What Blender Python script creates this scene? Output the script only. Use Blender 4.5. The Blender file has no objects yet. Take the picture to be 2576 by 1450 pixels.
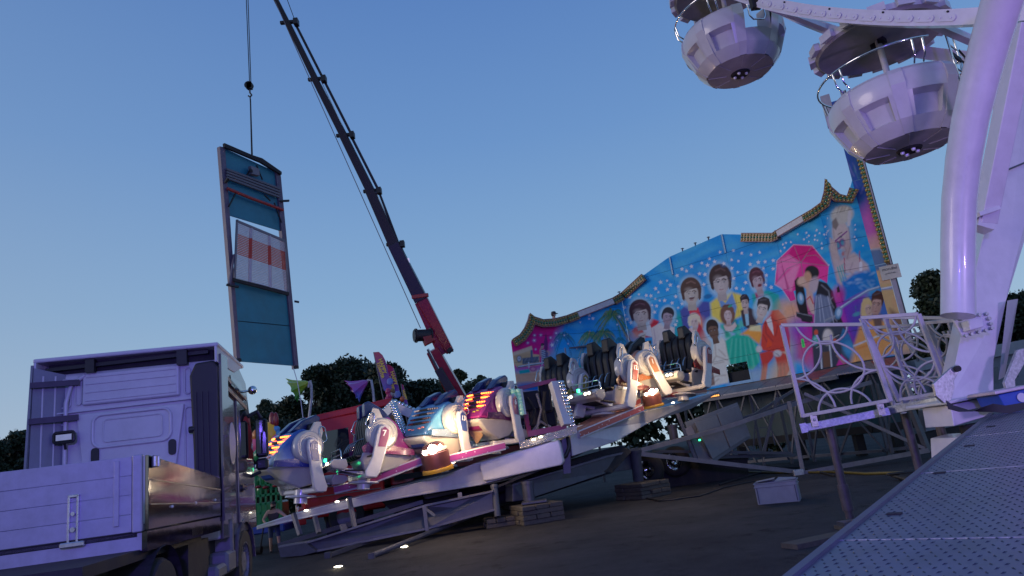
import bpy, math, random
import numpy as np
from mathutils import Vector as V, Matrix as M
random.seed(7); rng = np.random.default_rng(7)
sc = bpy.context.scene; COL = sc.collection
R = math.radians; PI = math.pi
# ---------------------------------------------------------------- camera
FPX, CX, CY, PITCH, ROLL, EYE = 1717.0, 1288.0, 724.5, R(13.8), R(7.5), 1.55
cam = bpy.data.cameras.new('camera'); co = bpy.data.objects.new('camera', cam); COL.objects.link(co); sc.camera = co
cam.sensor_width = 36; cam.lens = 36 * FPX / 2576; cam.clip_end = 2000; cam.clip_start = 0.05
co.location = (0, 0, EYE)
co.rotation_euler = (M.Rotation(R(90) + PITCH, 4, 'X') @ M.Rotation(-ROLL, 4, 'Z')).to_euler()
# ---------------------------------------------------------------- dusk sky
w = bpy.data.worlds.new("World"); sc.world = w; w.use_nodes = True
nt = w.node_tree; bg = nt.nodes['Background']
tc = nt.nodes.new('ShaderNodeTexCoord'); sx = nt.nodes.new('ShaderNodeSeparateXYZ'); nt.links.new(tc.outputs['Generated'], sx.inputs[0])
def wramp(stops):
    r = nt.nodes.new('ShaderNodeValToRGB'); nt.links.new(sx.outputs['Z'], r.inputs[0])
    e = r.color_ramp.elements
    while len(e) < len(stops): e.new(0.5)
    for k, (p, c) in enumerate(stops): e[k].position = p; e[k].color = (*c, 1)
    return r
front = wramp([(0.0, (.42, .55, .67)), (.09, (.345, .495, .66)), (.24, (.235, .405, .635)), (.44, (.148, .295, .58)), (.62, (.10, .218, .51)), (1.0, (.05, .13, .34))])
back = wramp([(0.0, (.46, .46, .50)), (.15, (.34, .42, .54)), (.45, (.19, .31, .53)), (1.0, (.06, .15, .38))])
def node(t, **k):
    n = nt.nodes.new(t)
    for a, b in k.items(): setattr(n, a, b)
    return n
dot = node('ShaderNodeVectorMath', operation='DOT_PRODUCT'); nt.links.new(tc.outputs['Generated'], dot.inputs[0]); dot.inputs[1].default_value = (-.92, -.38, 0)
mr = node('ShaderNodeMapRange', interpolation_type='SMOOTHSTEP'); nt.links.new(dot.outputs['Value'], mr.inputs[0]); mr.inputs[1].default_value = -.3; mr.inputs[2].default_value = 1.0
mx = node('ShaderNodeMix', data_type='RGBA'); nt.links.new(mr.outputs[0], mx.inputs[0]); nt.links.new(front.outputs[0], mx.inputs[6]); nt.links.new(back.outputs[0], mx.inputs[7])
sun_dir = V((-.96, -.25, .15)).normalized()
nt.links.new(mx.outputs[2], bg.inputs[0]); bg.inputs[1].default_value = 1.0
sl = bpy.data.lights.new('sun', 'SUN'); sl.energy = .8; sl.angle = R(24); sl.color = (1, .86, .82)
so = bpy.data.objects.new('sun', sl); COL.objects.link(so); so.rotation_euler = sun_dir.to_track_quat('Z', 'Y').to_euler()
sc.view_settings.view_transform = 'Standard'; sc.view_settings.look = 'None'; sc.view_settings.exposure = 0; sc.view_settings.gamma = 1; sc.view_settings.use_curve_mapping = False
sc.cycles.max_bounces = 6; sc.cycles.use_denoising = True; sc.cycles.sample_clamp_indirect = 4
# ---------------------------------------------------------------- sight lines -> places in the yard (coordinates of a 2576 wide print)
cp, sp, cr, sr = math.cos(PITCH), math.sin(PITCH), math.cos(ROLL), math.sin(ROLL)
def ray(px, py):
    a = (px - CX) / FPX; b = -(py - CY) / FPX
    u = a * cr + b * sr; v = -a * sr + b * cr
    return V((u, cp - v * sp, sp + v * cp))
def P(px, py, Y):
    r = ray(px, py); return V((0, 0, EYE)) + r * (Y / r.y)
def G(px, py, z=0.0):
    r = ray(px, py); return V((0, 0, EYE)) + r * ((z - EYE) / r.z)
def pr(x, y, z):
    z = z - EYE; c = y * cp + z * sp; v = (-y * sp + z * cp) / c; u = x / c
    return CX + (u * cr - v * sr) * FPX, CY - (u * sr + v * cr) * FPX
class Plane:
    """a plane through point a with normal n"""
    def __init__(s, a, n): s.a = V(a); s.n = V(n).normalized()
    def at(s, px, py, off=0):
        r = ray(px, py); o = V((0, 0, EYE)); t = (s.a + s.n * off - o).dot(s.n) / r.dot(s.n); return o + r * t
def vplane(A, B):
    d = V((B[0] - A[0], B[1] - A[1], 0)); n = V((d.y, -d.x, 0))
    if n.y > 0: n = -n
    return Plane((A[0], A[1], 0), n)          # upright plane, normal towards the viewer
# ---------------------------------------------------------------- mesh building
class MB:
    def __init__(s): s.v = []; s.f = []; s.m = []
    def add(s, vs, fs, mi=0):
        n = len(s.v); s.v += [V(p) for p in vs]; s.f += [tuple(i + n for i in f) for f in fs]; s.m += [mi] * len(fs); return s
    def box(s, c, d, rot=None, mi=0, taper=1.0):
        c = V(c); x, y, z = [k / 2 for k in d]; vs = []
        for sz in (-1, 1):
            t = taper if sz > 0 else 1
            for a, b in ((-1, -1), (1, -1), (1, 1), (-1, 1)):
                p = V((a * x * t, b * y * t, sz * z)); vs.append(c + (rot @ p if rot else p))
        return s.add(vs, [(3, 2, 1, 0), (4, 5, 6, 7), (0, 1, 5, 4), (1, 2, 6, 5), (2, 3, 7, 6), (3, 0, 4, 7)], mi)
    def cham(s, c, d, b=.02, rot=None, mi=0):
        """box with chamfered edges"""
        c = V(c); x, y, z = [k / 2 for k in d]; vs = []; idx = {}
        for i, sx_ in enumerate((-1, 1)):
            for j, sy in enumerate((-1, 1)):
                for k, sz in enumerate((-1, 1)):
                    for ax in range(3):
                        p = [sx_ * (x - b), sy * (y - b), sz * (z - b)]; p[ax] = (sx_ * x, sy * y, sz * z)[ax]
                        p = V(p); idx[(i, j, k, ax)] = len(vs); vs.append(c + (rot @ p if rot else p))
        fs = []
        for ax in range(3):
            o = [a for a in range(3) if a != ax]
            for sg in (0, 1):
                q = []
                for a, bb in ((0, 0), (1, 0), (1, 1), (0, 1)):
                    t = [0, 0, 0]; t[ax] = sg; t[o[0]] = a; t[o[1]] = bb; q.append(idx[(*t, ax)])
                fs.append(tuple(q))
            for a in (0, 1):
                for bb in (0, 1):
                    t0 = [0, 0, 0]; t1 = [0, 0, 0]; t0[o[0]] = t1[o[0]] = a; t0[o[1]] = t1[o[1]] = bb; t1[ax] = 1
                    fs.append((idx[(*t0, o[0])], idx[(*t1, o[0])], idx[(*t1, o[1])], idx[(*t0, o[1])]))
        for k in [(i, j, l) for i in (0, 1) for j in (0, 1) for l in (0, 1)]: fs.append(tuple(idx[(*k, a)] for a in range(3)))
        return s.add(vs, fs, mi)
    def beam(s, a, b, wd, ht, up=(0, 0, 1), mi=0, wd2=None, ht2=None):
        a = V(a); b = V(b); d = (b - a).normalized(); up = V(up); x = d.cross(up)
        if x.length < 1e-4: x = d.cross(V((1, 0, 0)))
        x.normalize(); z = x.cross(d)
        vs = []
        for p, ww, hh in ((a, wd, ht), (b, wd2 or wd, ht2 or ht)):
            for i, j in ((-1, -1), (1, -1), (1, 1), (-1, 1)): vs.append(p + x * (i * ww / 2) + z * (j * hh / 2))
        return s.add(vs, [(3, 2, 1, 0), (4, 5, 6, 7), (0, 1, 5, 4), (1, 2, 6, 5), (2, 3, 7, 6), (3, 0, 4, 7)], mi)
    def tube(s, pts, r, n=10, closed=False, mi=0, cap=True):
        pts = [V(p) for p in pts]; N = len(pts); rs = r if isinstance(r, (list, tuple)) else [r] * N
        rings = []; px = None
        for i, p in enumerate(pts):
            if closed: d = (pts[(i + 1) % N] - pts[i - 1])
            else: d = pts[min(i + 1, N - 1)] - pts[max(i - 1, 0)]
            d.normalize()
            if px is None: x = d.orthogonal().normalized()
            else:
                x = px - d * px.dot(d)
                x = x.normalized() if x.length > 1e-6 else d.orthogonal().normalized()
            px = x; y = d.cross(x)
            rings.append([p + (x * math.cos(2 * PI * k / n) + y * math.sin(2 * PI * k / n)) * rs[i] for k in range(n)])
        vs = [q for g in rings for q in g]; fs = []
        for i in range(N if closed else N - 1):
            j = (i + 1) % N
            for k in range(n): fs.append((i * n + k, i * n + (k + 1) % n, j * n + (k + 1) % n, j * n + k))
        if cap and not closed: fs += [tuple(range(n))[::-1], tuple((N - 1) * n + k for k in range(n))]
        return s.add(vs, fs, mi)
    def cyl(s, a, b, r, n=16, r2=None, mi=0): return s.tube([a, b], [r, r if r2 is None else r2], n, mi=mi)
    def lathe(s, prof, c=(0, 0, 0), n=24, mat=None, mi=0, closed=False):
        vs = []; fs = []; c = V(c)
        for r, z in prof:
            for k in range(n):
                p = V((r * math.cos(2 * PI * k / n), r * math.sin(2 * PI * k / n), z)); vs.append(c + (mat @ p if mat else p))
        m = len(prof)
        for i in range(m if closed else m - 1):
            for k in range(n): fs.append((i * n + k, i * n + (k + 1) % n, ((i + 1) % m) * n + (k + 1) % n, ((i + 1) % m) * n + k))
        return s.add(vs, fs, mi)
    def prism(s, pts, vec, mi=0):
        n = len(pts); pts = [V(p) for p in pts]; vec = V(vec)
        vs = pts + [p + vec for p in pts]
        return s.add(vs, [tuple(range(n))[::-1], tuple(range(n, 2 * n))] + [(i, (i + 1) % n, n + (i + 1) % n, n + i) for i in range(n)], mi)
    def sphere(s, c, r, nu=10, nv=6, sc3=(1, 1, 1), mat=None, mi=0):
        vs = []; fs = []; c = V(c)
        for j in range(1, nv):
            t = PI * j / nv
            for i in range(nu):
                a = 2 * PI * i / nu; p = V((math.sin(t) * math.cos(a) * r * sc3[0], math.sin(t) * math.sin(a) * r * sc3[1], math.cos(t) * r * sc3[2])); vs.append(c + (mat @ p if mat else p))
        p = V((0, 0, r * sc3[2])); a0 = len(vs); vs.append(c + (mat @ p if mat else p)); vs.append(c - (mat @ p if mat else p))
        for j in range(nv - 2):
            for i in range(nu): fs.append((j * nu + i, (j + 1) * nu + i, (j + 1) * nu + (i + 1) % nu, j * nu + (i + 1) % nu))
        for i in range(nu): fs.append((a0, i, (i + 1) % nu)); fs.append((a0 + 1, (nv - 2) * nu + (i + 1) % nu, (nv - 2) * nu + i))
        return s.add(vs, fs, mi)
def link(name, me, parent=None):
    o = bpy.data.objects.new(name, me); COL.objects.link(o)
    if parent: o.parent = parent
    return o
def obj(name, mb, mat, parent=None, smooth=0, world=True, bevel=0, kind=None, label=None):
    """one mesh object; verts given in world space unless world=False (then in the parent's space)"""
    me = bpy.data.meshes.new(name); vs = mb.v
    if parent is not None and world:
        inv = wm(parent).inverted(); vs = [inv @ p for p in vs]
    me.from_pydata([tuple(p) for p in vs], [], mb.f); me.validate()
    for m_ in (mat if isinstance(mat, (list, tuple)) else [mat]): me.materials.append(m_)
    if any(mb.m) and len(me.polygons) == len(mb.m): me.polygons.foreach_set('material_index', mb.m)
    import bmesh as _b
    bm = _b.new(); bm.from_mesh(me); _b.ops.recalc_face_normals(bm, faces=bm.faces)
    if smooth:
        for f in bm.faces: f.smooth = True
        for e in bm.edges:
            if len(e.link_faces) == 2 and e.calc_face_angle(0) > R(smooth): e.smooth = False
            elif len(e.link_faces) != 2: e.smooth = False
    bm.to_mesh(me); bm.free()
    o = link(name, me, parent)
    if bevel:
        b = o.modifiers.new('bevel', 'BEVEL'); b.width = bevel; b.segments = 2; b.limit_method = 'ANGLE'; b.angle_limit = R(35)
    if kind: o['kind'] = kind
    if label: o['label'] = label
    return o
def wm(o):
    m = M.LocRotScale(o.location, o.rotation_euler, o.scale)
    return (wm(o.parent) @ m) if o.parent else m
def thing(name, label, cat, loc=(0, 0, 0), rot=(0, 0, 0), group=None):
    o = bpy.data.objects.new(name, None); COL.objects.link(o); o.location = loc; o.rotation_euler = rot; o.empty_display_size = .2
    o['label'] = label; o['category'] = cat
    if group: o['group'] = group
    return o
def tag(o, label, cat, group=None):
    o['label'] = label; o['category'] = cat
    if group: o['group'] = group
    return o
def solo(name, label, cat, mb, mat, group=None, **k):
    """a thing that is one mesh, origin moved to its base"""
    c = V((sum(p.x for p in mb.v) / len(mb.v), sum(p.y for p in mb.v) / len(mb.v), min(p.z for p in mb.v)))
    mb.v = [p - c for p in mb.v]
    o = obj(name, mb, mat, None, **k); o.location = c
    return tag(o, label, cat, group)
def copy_tree(o, parent=None, data=None):
    c = o.copy(); COL.objects.link(c); c.parent = parent
    for ch in list(o.children): copy_tree(ch, c)
    return c
# ---------------------------------------------------------------- materials
MATS = {}
def mat(name, col, rough=.5, metal=0, var=.12, scale=6, bump=0, bscale=40, coat=0, emis=None, es=0, spec=.5, dirt=0, alpha=1, trans=0):
    if name in MATS: return MATS[name]
    m = bpy.data.materials.new(name); m.use_nodes = True; t = m.node_tree; b = t.nodes['Principled BSDF']
    b.inputs['Roughness'].default_value = rough; b.inputs['Metallic'].default_value = metal; b.inputs['Coat Weight'].default_value = coat
    b.inputs['Specular IOR Level'].default_value = spec; b.inputs['Alpha'].default_value = alpha; b.inputs['Transmission Weight'].default_value = trans
    c = (*col, 1); tcn = t.nodes.new('ShaderNodeTexCoord')
    n = t.nodes.new('ShaderNodeTexNoise'); n.inputs['Scale'].default_value = scale; n.inputs['Detail'].default_value = 6; n.inputs['Roughness'].default_value = .65
    t.links.new(tcn.outputs['Object'], n.inputs['Vector'])
    r = t.nodes.new('ShaderNodeValToRGB'); r.color_ramp.elements[0].position = .32; r.color_ramp.elements[1].position = .68
    r.color_ramp.elements[0].color = (*[k * (1 - var) for k in col], 1); r.color_ramp.elements[1].color = (*[min(1, k * (1 + var * .6)) for k in col], 1)
    t.links.new(n.outputs[0], r.inputs[0]); out = r.outputs[0]
    if dirt:
        n2 = t.nodes.new('ShaderNodeTexNoise'); n2.inputs['Scale'].default_value = scale * .45; n2.inputs['Detail'].default_value = 9; n2.inputs['Roughness'].default_value = .75
        mp = t.nodes.new('ShaderNodeMapping'); mp.inputs['Scale'].default_value = (1, 1, .35); t.links.new(tcn.outputs['Object'], mp.inputs[0]); t.links.new(mp.outputs[0], n2.inputs['Vector'])
        r2 = t.nodes.new('ShaderNodeValToRGB'); r2.color_ramp.elements[0].position = .5; r2.color_ramp.elements[1].position = .72
        t.links.new(n2.outputs[0], r2.inputs[0]); mxn = t.nodes.new('ShaderNodeMix'); mxn.data_type = 'RGBA'
        mu = t.nodes.new('ShaderNodeMath'); mu.operation = 'MULTIPLY'; mu.inputs[1].default_value = dirt; t.links.new(r2.outputs[0], mu.inputs[0]); t.links.new(mu.outputs[0], mxn.inputs[0])
        t.links.new(out, mxn.inputs[6]); mxn.inputs[7].default_value = (.07, .06, .05, 1); out = mxn.outputs[2]
    t.links.new(out, b.inputs['Base Color'])
    rr = t.nodes.new('ShaderNodeMapRange'); rr.inputs[3].default_value = max(.02, rough * .8); rr.inputs[4].default_value = min(1, rough * 1.25); t.links.new(n.outputs[0], rr.inputs[0]); t.links.new(rr.outputs[0], b.inputs['Roughness'])
    if bump:
        nb = t.nodes.new('ShaderNodeTexNoise'); nb.inputs['Scale'].default_value = bscale; nb.inputs['Detail'].default_value = 4; t.links.new(tcn.outputs['Object'], nb.inputs['Vector'])
        bp = t.nodes.new('ShaderNodeBump'); bp.inputs['Strength'].default_value = bump; bp.inputs['Distance'].default_value = .02; t.links.new(nb.outputs[0], bp.inputs['Height']); t.links.new(bp.outputs[0], b.inputs['Normal'])
    if emis: b.inputs['Emission Color'].default_value = (*emis, 1); b.inputs['Emission Strength'].default_value = es
    MATS[name] = m; return m
def vmat(name, rough=.35, bump=0):
    m = bpy.data.materials.new(name); m.use_nodes = True; t = m.node_tree; b = t.nodes['Principled BSDF']
    a = t.nodes.new('ShaderNodeAttribute'); a.attribute_name = 'paint'; n = t.nodes.new('ShaderNodeTexNoise'); n.inputs['Scale'].default_value = 9; n.inputs['Detail'].default_value = 6
    tcn = t.nodes.new('ShaderNodeTexCoord'); t.links.new(tcn.outputs['Object'], n.inputs['Vector'])
    mp = t.nodes.new('ShaderNodeMapRange'); mp.inputs[3].default_value = .86; mp.inputs[4].default_value = 1.1; t.links.new(n.outputs[0], mp.inputs[0])
    mu = t.nodes.new('ShaderNodeVectorMath'); mu.operation = 'SCALE'; t.links.new(a.outputs['Color'], mu.inputs[0]); t.links.new(mp.outputs[0], mu.inputs['Scale'])
    t.links.new(mu.outputs[0], b.inputs['Base Color']); b.inputs['Roughness'].default_value = rough
    return m
white = mat('white_gloss_paint', (.52, .52, .53), .22, coat=.5, var=.06, dirt=.18)
cabdark = mat('shaded_white_cab_gloss', (.10, .09, .10), .15, coat=.8, var=.2)  # white cab side, its shade and dark reflections put into the colour
cabwhite = mat('white_cab_paint', (.46, .46, .50), .35, var=.05, dirt=.12)
wheelwhite = mat('white_wheel_paint', (.55, .53, .58), .3, coat=.3, var=.06, dirt=.12)
galv = mat('galvanised_steel', (.42, .43, .45), .45, metal=.7, var=.35, scale=30, bump=.15)
alu = mat('brushed_aluminium', (.62, .63, .66), .28, metal=.85, var=.15, scale=20)
alubed = mat('matt_aluminium_board', (.34, .34, .42), .42, metal=.35, var=.1, scale=8, dirt=.12)
polished = mat('polished_aluminium', (.26, .235, .23), .09, metal=1, var=.1, scale=5, bump=.04, bscale=6)
steelgrey = mat('grey_painted_steel', (.06, .064, .085), .4, var=.25, dirt=.5, scale=4)
greysteel = mat('light_grey_steel', (.14, .14, .165), .45, var=.2, dirt=.4, scale=5)
dark = mat('dark_machinery', (.012, .012, .015), .75, var=.4, dirt=.3)
black = mat('black_plastic', (.012, .012, .015), .5, var=.3)
rubber = mat('tyre_rubber', (.02, .02, .02), .8, var=.3, bump=.2)
chrome = mat('chrome', (.75, .75, .78), .1, metal=1, var=.05)
red = mat('crane_red_paint', (.26, .008, .016), .32, coat=.3, var=.15, dirt=.2)
teal = mat('teal_panel_paint', (.015, .16, .22), .4, var=.15, dirt=.15, scale=2)
railmat = mat('grey_lacquered_steel', (.38, .36, .41), .4, var=.12, dirt=.15)
purplestruc = mat('dark_magenta_steel', (.16, .02, .09), .4, var=.2)
wood = mat('weathered_timber', (.075, .065, .052), .8, var=.35, scale=14, bump=.3, dirt=.4)
# ================================================================ ground
def ground_mat():
    m = bpy.data.materials.new('asphalt'); m.use_nodes = True; t = m.node_tree; b = t.nodes['Principled BSDF']; tcn = t.nodes.new('ShaderNodeTexCoord')
    def nz(s, d=6, r=.6):
        n = t.nodes.new('ShaderNodeTexNoise'); n.inputs['Scale'].default_value = s; n.inputs['Detail'].default_value = d; n.inputs['Roughness'].default_value = r; t.links.new(tcn.outputs['Object'], n.inputs['Vector']); return n
    def rp(src, a, b_, ca, cb):
        r = t.nodes.new('ShaderNodeValToRGB'); r.color_ramp.elements[0].position = a; r.color_ramp.elements[1].position = b_; r.color_ramp.elements[0].color = (*ca, 1); r.color_ramp.elements[1].color = (*cb, 1); t.links.new(src.outputs[0], r.inputs[0]); return r
    big = rp(nz(.35, 7, .7), .35, .65, (.024, .025, .029), (.056, .055, .058)); fine = rp(nz(75, 3, .8), .38, .62, (.45, .45, .45), (1.7, 1.65, 1.6))
    st = rp(nz(1.7, 8, .75), .55, .66, (1, 1, 1), (.35, .35, .35))
    m1 = t.nodes.new('ShaderNodeMix'); m1.data_type = 'RGBA'; m1.blend_type = 'MULTIPLY'; m1.inputs[0].default_value = 1; t.links.new(big.outputs[0], m1.inputs[6]); t.links.new(fine.outputs[0], m1.inputs[7])
    m2 = t.nodes.new('ShaderNodeMix'); m2.data_type = 'RGBA'; m2.blend_type = 'MULTIPLY'; m2.inputs[0].default_value = 1; t.links.new(m1.outputs[2], m2.inputs[6]); t.links.new(st.outputs[0], m2.inputs[7])
    t.links.new(m2.outputs[2], b.inputs['Base Color']); b.inputs['Roughness'].default_value = .8; b.inputs['Specular IOR Level'].default_value = .1
    bp = t.nodes.new('ShaderNodeBump'); bp.inputs['Strength'].default_value = .8; bp.inputs['Distance'].default_value = .012; t.links.new(nz(60, 4, .8).outputs[0], bp.inputs['Height']); t.links.new(bp.outputs[0], b.inputs['Normal'])
    return m
gm = MB()
N = 24
for i in range(N + 1):
    for j in range(N + 1): gm.v.append(V((-300 + 600 * i / N, -200 + 600 * j / N, 0)))
for i in range(N):
    for j in range(N): a = i * (N + 1) + j; gm.f.append((a, a + N + 1, a + N + 2, a + 1)); gm.m.append(0)
obj('ground', gm, ground_mat(), kind='structure')

# ================================================================ trees
leafm = [mat('leaf_dark', (.020, .034, .014), .6, var=.4, scale=2), mat('leaf_mid', (.034, .052, .020), .6, var=.4, scale=2), mat('leaf_soft', (.048, .062, .036), .65, var=.3, scale=2)]
bark = mat('bark', (.05, .04, .032), .9, var=.4, bump=.4)
def crown_mesh(clumps, nleaf, size, name):
    """leaf sized faces spread through many clumps"""
    cs = np.array([c[:3] for c in clumps]); rs = np.array([c[3] for c in clumps]); wgt = rs ** 2; wgt = wgt / wgt.sum()
    k = rng.choice(len(clumps), nleaf, p=wgt)
    d = rng.normal(size=(nleaf, 3)); d /= np.linalg.norm(d, axis=1)[:, None]
    rad = rs[k] * (rng.random(nleaf) ** .4) * np.clip(1 + .3 * rng.normal(size=nleaf), .4, 1.38)
    c = cs[k] + d * rad[:, None] * np.array([1, 1, .82])
    a = rng.normal(size=(nleaf, 3)); a /= np.linalg.norm(a, axis=1)[:, None]
    b = np.cross(a, rng.normal(size=(nleaf, 3))); b /= np.linalg.norm(b, axis=1)[:, None]
    s = size * (.6 + .8 * rng.random(nleaf))[:, None]
    vs = np.empty((nleaf, 4, 3)); vs[:, 0] = c - a * s; vs[:, 1] = c + b * s * .55; vs[:, 2] = c + a * s; vs[:, 3] = c - b * s * .55
    me = bpy.data.meshes.new(name); me.vertices.add(nleaf * 4); me.vertices.foreach_set('co', vs.ravel())
    me.loops.add(nleaf * 4); me.loops.foreach_set('vertex_index', np.arange(nleaf * 4)); me.polygons.add(nleaf)
    me.polygons.foreach_set('loop_start', np.arange(nleaf) * 4); me.polygons.foreach_set('loop_total', np.full(nleaf, 4)); me.update(); me.validate()
    return me
def tree(label, px, pytop, Y, wpx, mi=0, nleaf=9000, size=.2, kind='round', hfrac=.92):
    top = P(px, pytop, Y); h = top.z; wd = wpx * Y / FPX / 2; base = V((top.x, Y, 0))
    t = thing('broadleaf_tree', label, 'tree', base, group='trees behind the fairground')
    clumps = []
    n = 46 if kind == 'round' else 34
    for i in range(n):
        a = random.uniform(0, 2 * PI); f = (i + .5) / n; zf = (1 - hfrac) + hfrac * f
        env = wd * (math.sin(PI * min(.97, f * .62 + .30)) ** .7 if kind == 'round' else (1 - f) ** .7 * 1.0 + .12) * random.uniform(.88, 1.06)
        rr = env * random.uniform(.25, .85); cr_ = random.uniform(.24, .40) * wd * (1 if kind == 'round' else .6)
        clumps.append((math.cos(a) * rr, math.sin(a) * rr, min(h * zf, h - cr_ * .8), cr_))
    clumps.append((0, 0, h - .26 * wd, .26 * wd)); clumps.append((wd * .3, 0, h - .5 * wd, .3 * wd))
    o = link('crown', crown_mesh(clumps, int(nleaf * 3.2), size * .66, 'crown'), t); o.data.materials.append(leafm[mi])
    tr = MB(); tr.tube([(0, 0, 0), (.1, 0, h * .3), (-.05, .1, h * .6), (0, 0, h * .85)], [h * .032, h * .025, h * .015, h * .005], 8)
    for c in clumps[::2]: tr.tube([(0, 0, h * .28 + (c[2] - h * .28) * .3 if c[2] > h * .3 else h * .25), ((c[0]) * .5, c[1] * .5, c[2] * .7), c[:3]], [h * .012, h * .008, h * .003], 5)
    obj('trunk', tr, bark, t, world=False, smooth=60)
    return t
tree('dark tree at the left edge of the yard, left of the truck cab', 45, 1088, 46, 130, 0, 6000, .22)
tree('dark bushy tree low at the left edge behind the white tailboard', -25, 1105, 44, 110, 0, 4000, .2)
tree('thin feathery tree just right of the truck mirror', 668, 1005, 52, 105, 2, 4500, .15, 'tall')
tree('thin pale feathery tree left of the big dark tree', 722, 1012, 50, 75, 2, 3500, .14, 'tall')
tree('lower dark tree overlapping the left foot of the big dark tree', 770, 1030, 46, 90, 0, 5000, .2)
tree('big dark tree under the hanging teal scenery panel, its left half', 800, 925, 47, 120, 0, 9000, .22)
tree('biggest dark round tree behind the flower lamps', 880, 905, 48, 190, 0, 15000, .22)
tree('dark tree directly behind the two feather flags', 965, 915, 47, 140, 0, 10000, .22)
tree('lower dark tree right of the feather flags', 1045, 962, 50, 120, 0, 7000, .22)
tree('soft green tree right behind the red crane foot', 1120, 955, 55, 130, 2, 8000, .2)
tree('pointed tree just right of the red crane arm', 1150, 930, 58, 70, 1, 4500, .2, 'tall')
tree('small pointed tree left of the painted scenery wall', 1208, 945, 60, 50, 1, 3500, .2, 'tall')
tree('dark tree between the truck mirror and the red crane truck', 700, 1060, 42, 150, 0, 6000, .2)
tree('dense dark tree behind the right end of the scenery wall', 2325, 690, 40, 150, 0, 12000, .2)
tree('dark tree at the right edge behind the wheel column', 2420, 715, 42, 150, 0, 9000, .2)
tree('dark tree at far right behind the white wheel foot', 2540, 740, 42, 190, 0, 9000, .2)
tree('middle height tree between the crane foot and car 6', 1085, 968, 52, 150, 0, 7000, .22)
tree('wide dark tree low behind the centre of the ride', 1190, 962, 54, 170, 1, 8000, .22)
tree('dark tree low left of the scenery wall edge', 1262, 975, 56, 120, 0, 5000, .22)
tree('dark tree in the gap right of the truck mirror', 655, 1040, 45, 130, 0, 6000, .2)
tree('soft dark tree filling the gap left of the big tree', 735, 1002, 49, 130, 0, 6000, .2)
tree('dark tree just right of the flags and the lamp tripod', 1075, 958, 49, 120, 0, 6000, .2)
tree('broad tree between the crane foot and the lamp frame', 1215, 955, 56, 150, 1, 7000, .2)
tree('tree seen through the square hatch in the painted wall', 1880, 919, 36, 120, 0, 5000, .16)
tree('low dark hedge tree behind the striped lamp panels', 1285, 972, 62, 90, 1, 3500, .2)

# far dark belt of woodland closing the horizon
belt = [(x, 88 + random.uniform(-5, 5), random.uniform(1.5, 8.0), random.uniform(2.2, 4.0)) for x in np.arange(-110, 120, 2.0)]
o = link('woodland', crown_mesh(belt, 60000, .45, 'woodland')); o.data.materials.append(leafm[0]); o['kind'] = 'stuff'; tag(o, 'far dark strip of woodland closing the yard on the horizon', 'woodland')
# ================================================================ drop side truck at the left
def face_plane_box(mb, o, ex, ey, ez, x0, x1, y0, y1, z0, z1, mi=0):
    """box in a local frame o, ex, ey, ez"""
    vs = [o + ex * x + ey * y + ez * z for z in (z0, z1) for x, y in ((x0, y0), (x1, y0), (x1, y1), (x0, y1))]
    mb.add(vs, [(3, 2, 1, 0), (4, 5, 6, 7), (0, 1, 5, 4), (1, 2, 6, 5), (2, 3, 7, 6), (3, 0, 4, 7)], mi)
yaw = R(10.5); K = V((-4.5, 10.1, 0))               # right rear foot of the cab
tk = thing('drop_side_truck', 'white truck with high cab and open aluminium drop side bed, in the left foreground', 'truck', K, (0, 0, yaw))
L = lambda *a: V(a)
# local axes: x to the right across the cab, y forward, cab spans x -2.45..0
def tp(name, mb, m, par=None, **k): return obj(name, mb, m, par or tk, world=False, **k)
b = MB()
W_ = 2.46
prof = [(0, .95), (0, 3.52), (.25, 3.6), (1.2, 3.6), (1.75, 3.38), (2.1, 2.55), (2.2, 1.9), (2.25, .95)]       # side profile y,z
for xa, xb in ((-W_ + .05, -.05),): b.prism([(xa, y, z) for y, z in prof], (xb - xa, 0, 0))
cab = tp('cab', b, cabwhite, bevel=.04, smooth=30)
b = MB(); b.prism([(-.05, y, z) for y, z in prof], (.042, 0, 0)); tp('shaded_side_skin', b, cabdark, bevel=.01)  # added sheet carrying the darkened side colour over the white cab
# rear wall pressings
rw = MB()
rw.cham((-1.22, -.03, 3.27), (1.32, .05, .46), .02)
tp('upper_rear_panel', rw, cabwhite, bevel=.015)
for z in (3.10, 3.22, 3.34, 3.44):
    r = MB(); r.cham((-1.22, -.058, z), (1.22, .014, .02), .006); tp('pressed_rib', r, cabwhite)
r = MB(); r.prism([(-1.75, -.055, 1.3), (-.72, -.055, 1.3), (-.5, -.055, 2.92), (-1.95, -.055, 2.92)], (0, .05, 0)); tp('lower_rear_panel', r, cabwhite, bevel=.02)
def rrect(x0, x1, z0, z1, rad, y, n=6):
    pts = []
    for cx_, cz, a0 in ((x1 - rad, z1 - rad, 0), (x0 + rad, z1 - rad, 90), (x0 + rad, z0 + rad, 180), (x1 - rad, z0 + rad, 270)):
        for i in range(n + 1): a = R(a0 + 90 * i / n); pts.append((cx_ + rad * math.cos(a), y, cz + rad * math.sin(a)))
    return pts
r = MB(); r.tube(rrect(-1.72, -.68, 2.42, 2.88, .12, -.06), .022, 8, closed=True); r.tube(rrect(-1.58, -.80, 2.49, 2.80, .05, -.06), .012, 6, closed=True); tp('blank_window_frame', r, cabwhite, smooth=60)
r = MB(); r.prism(rrect(-1.6, -.78, 2.48, 2.82, .06, -.062), (0, .02, 0)); tp('blank_window_panel', r, cabwhite)
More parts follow.
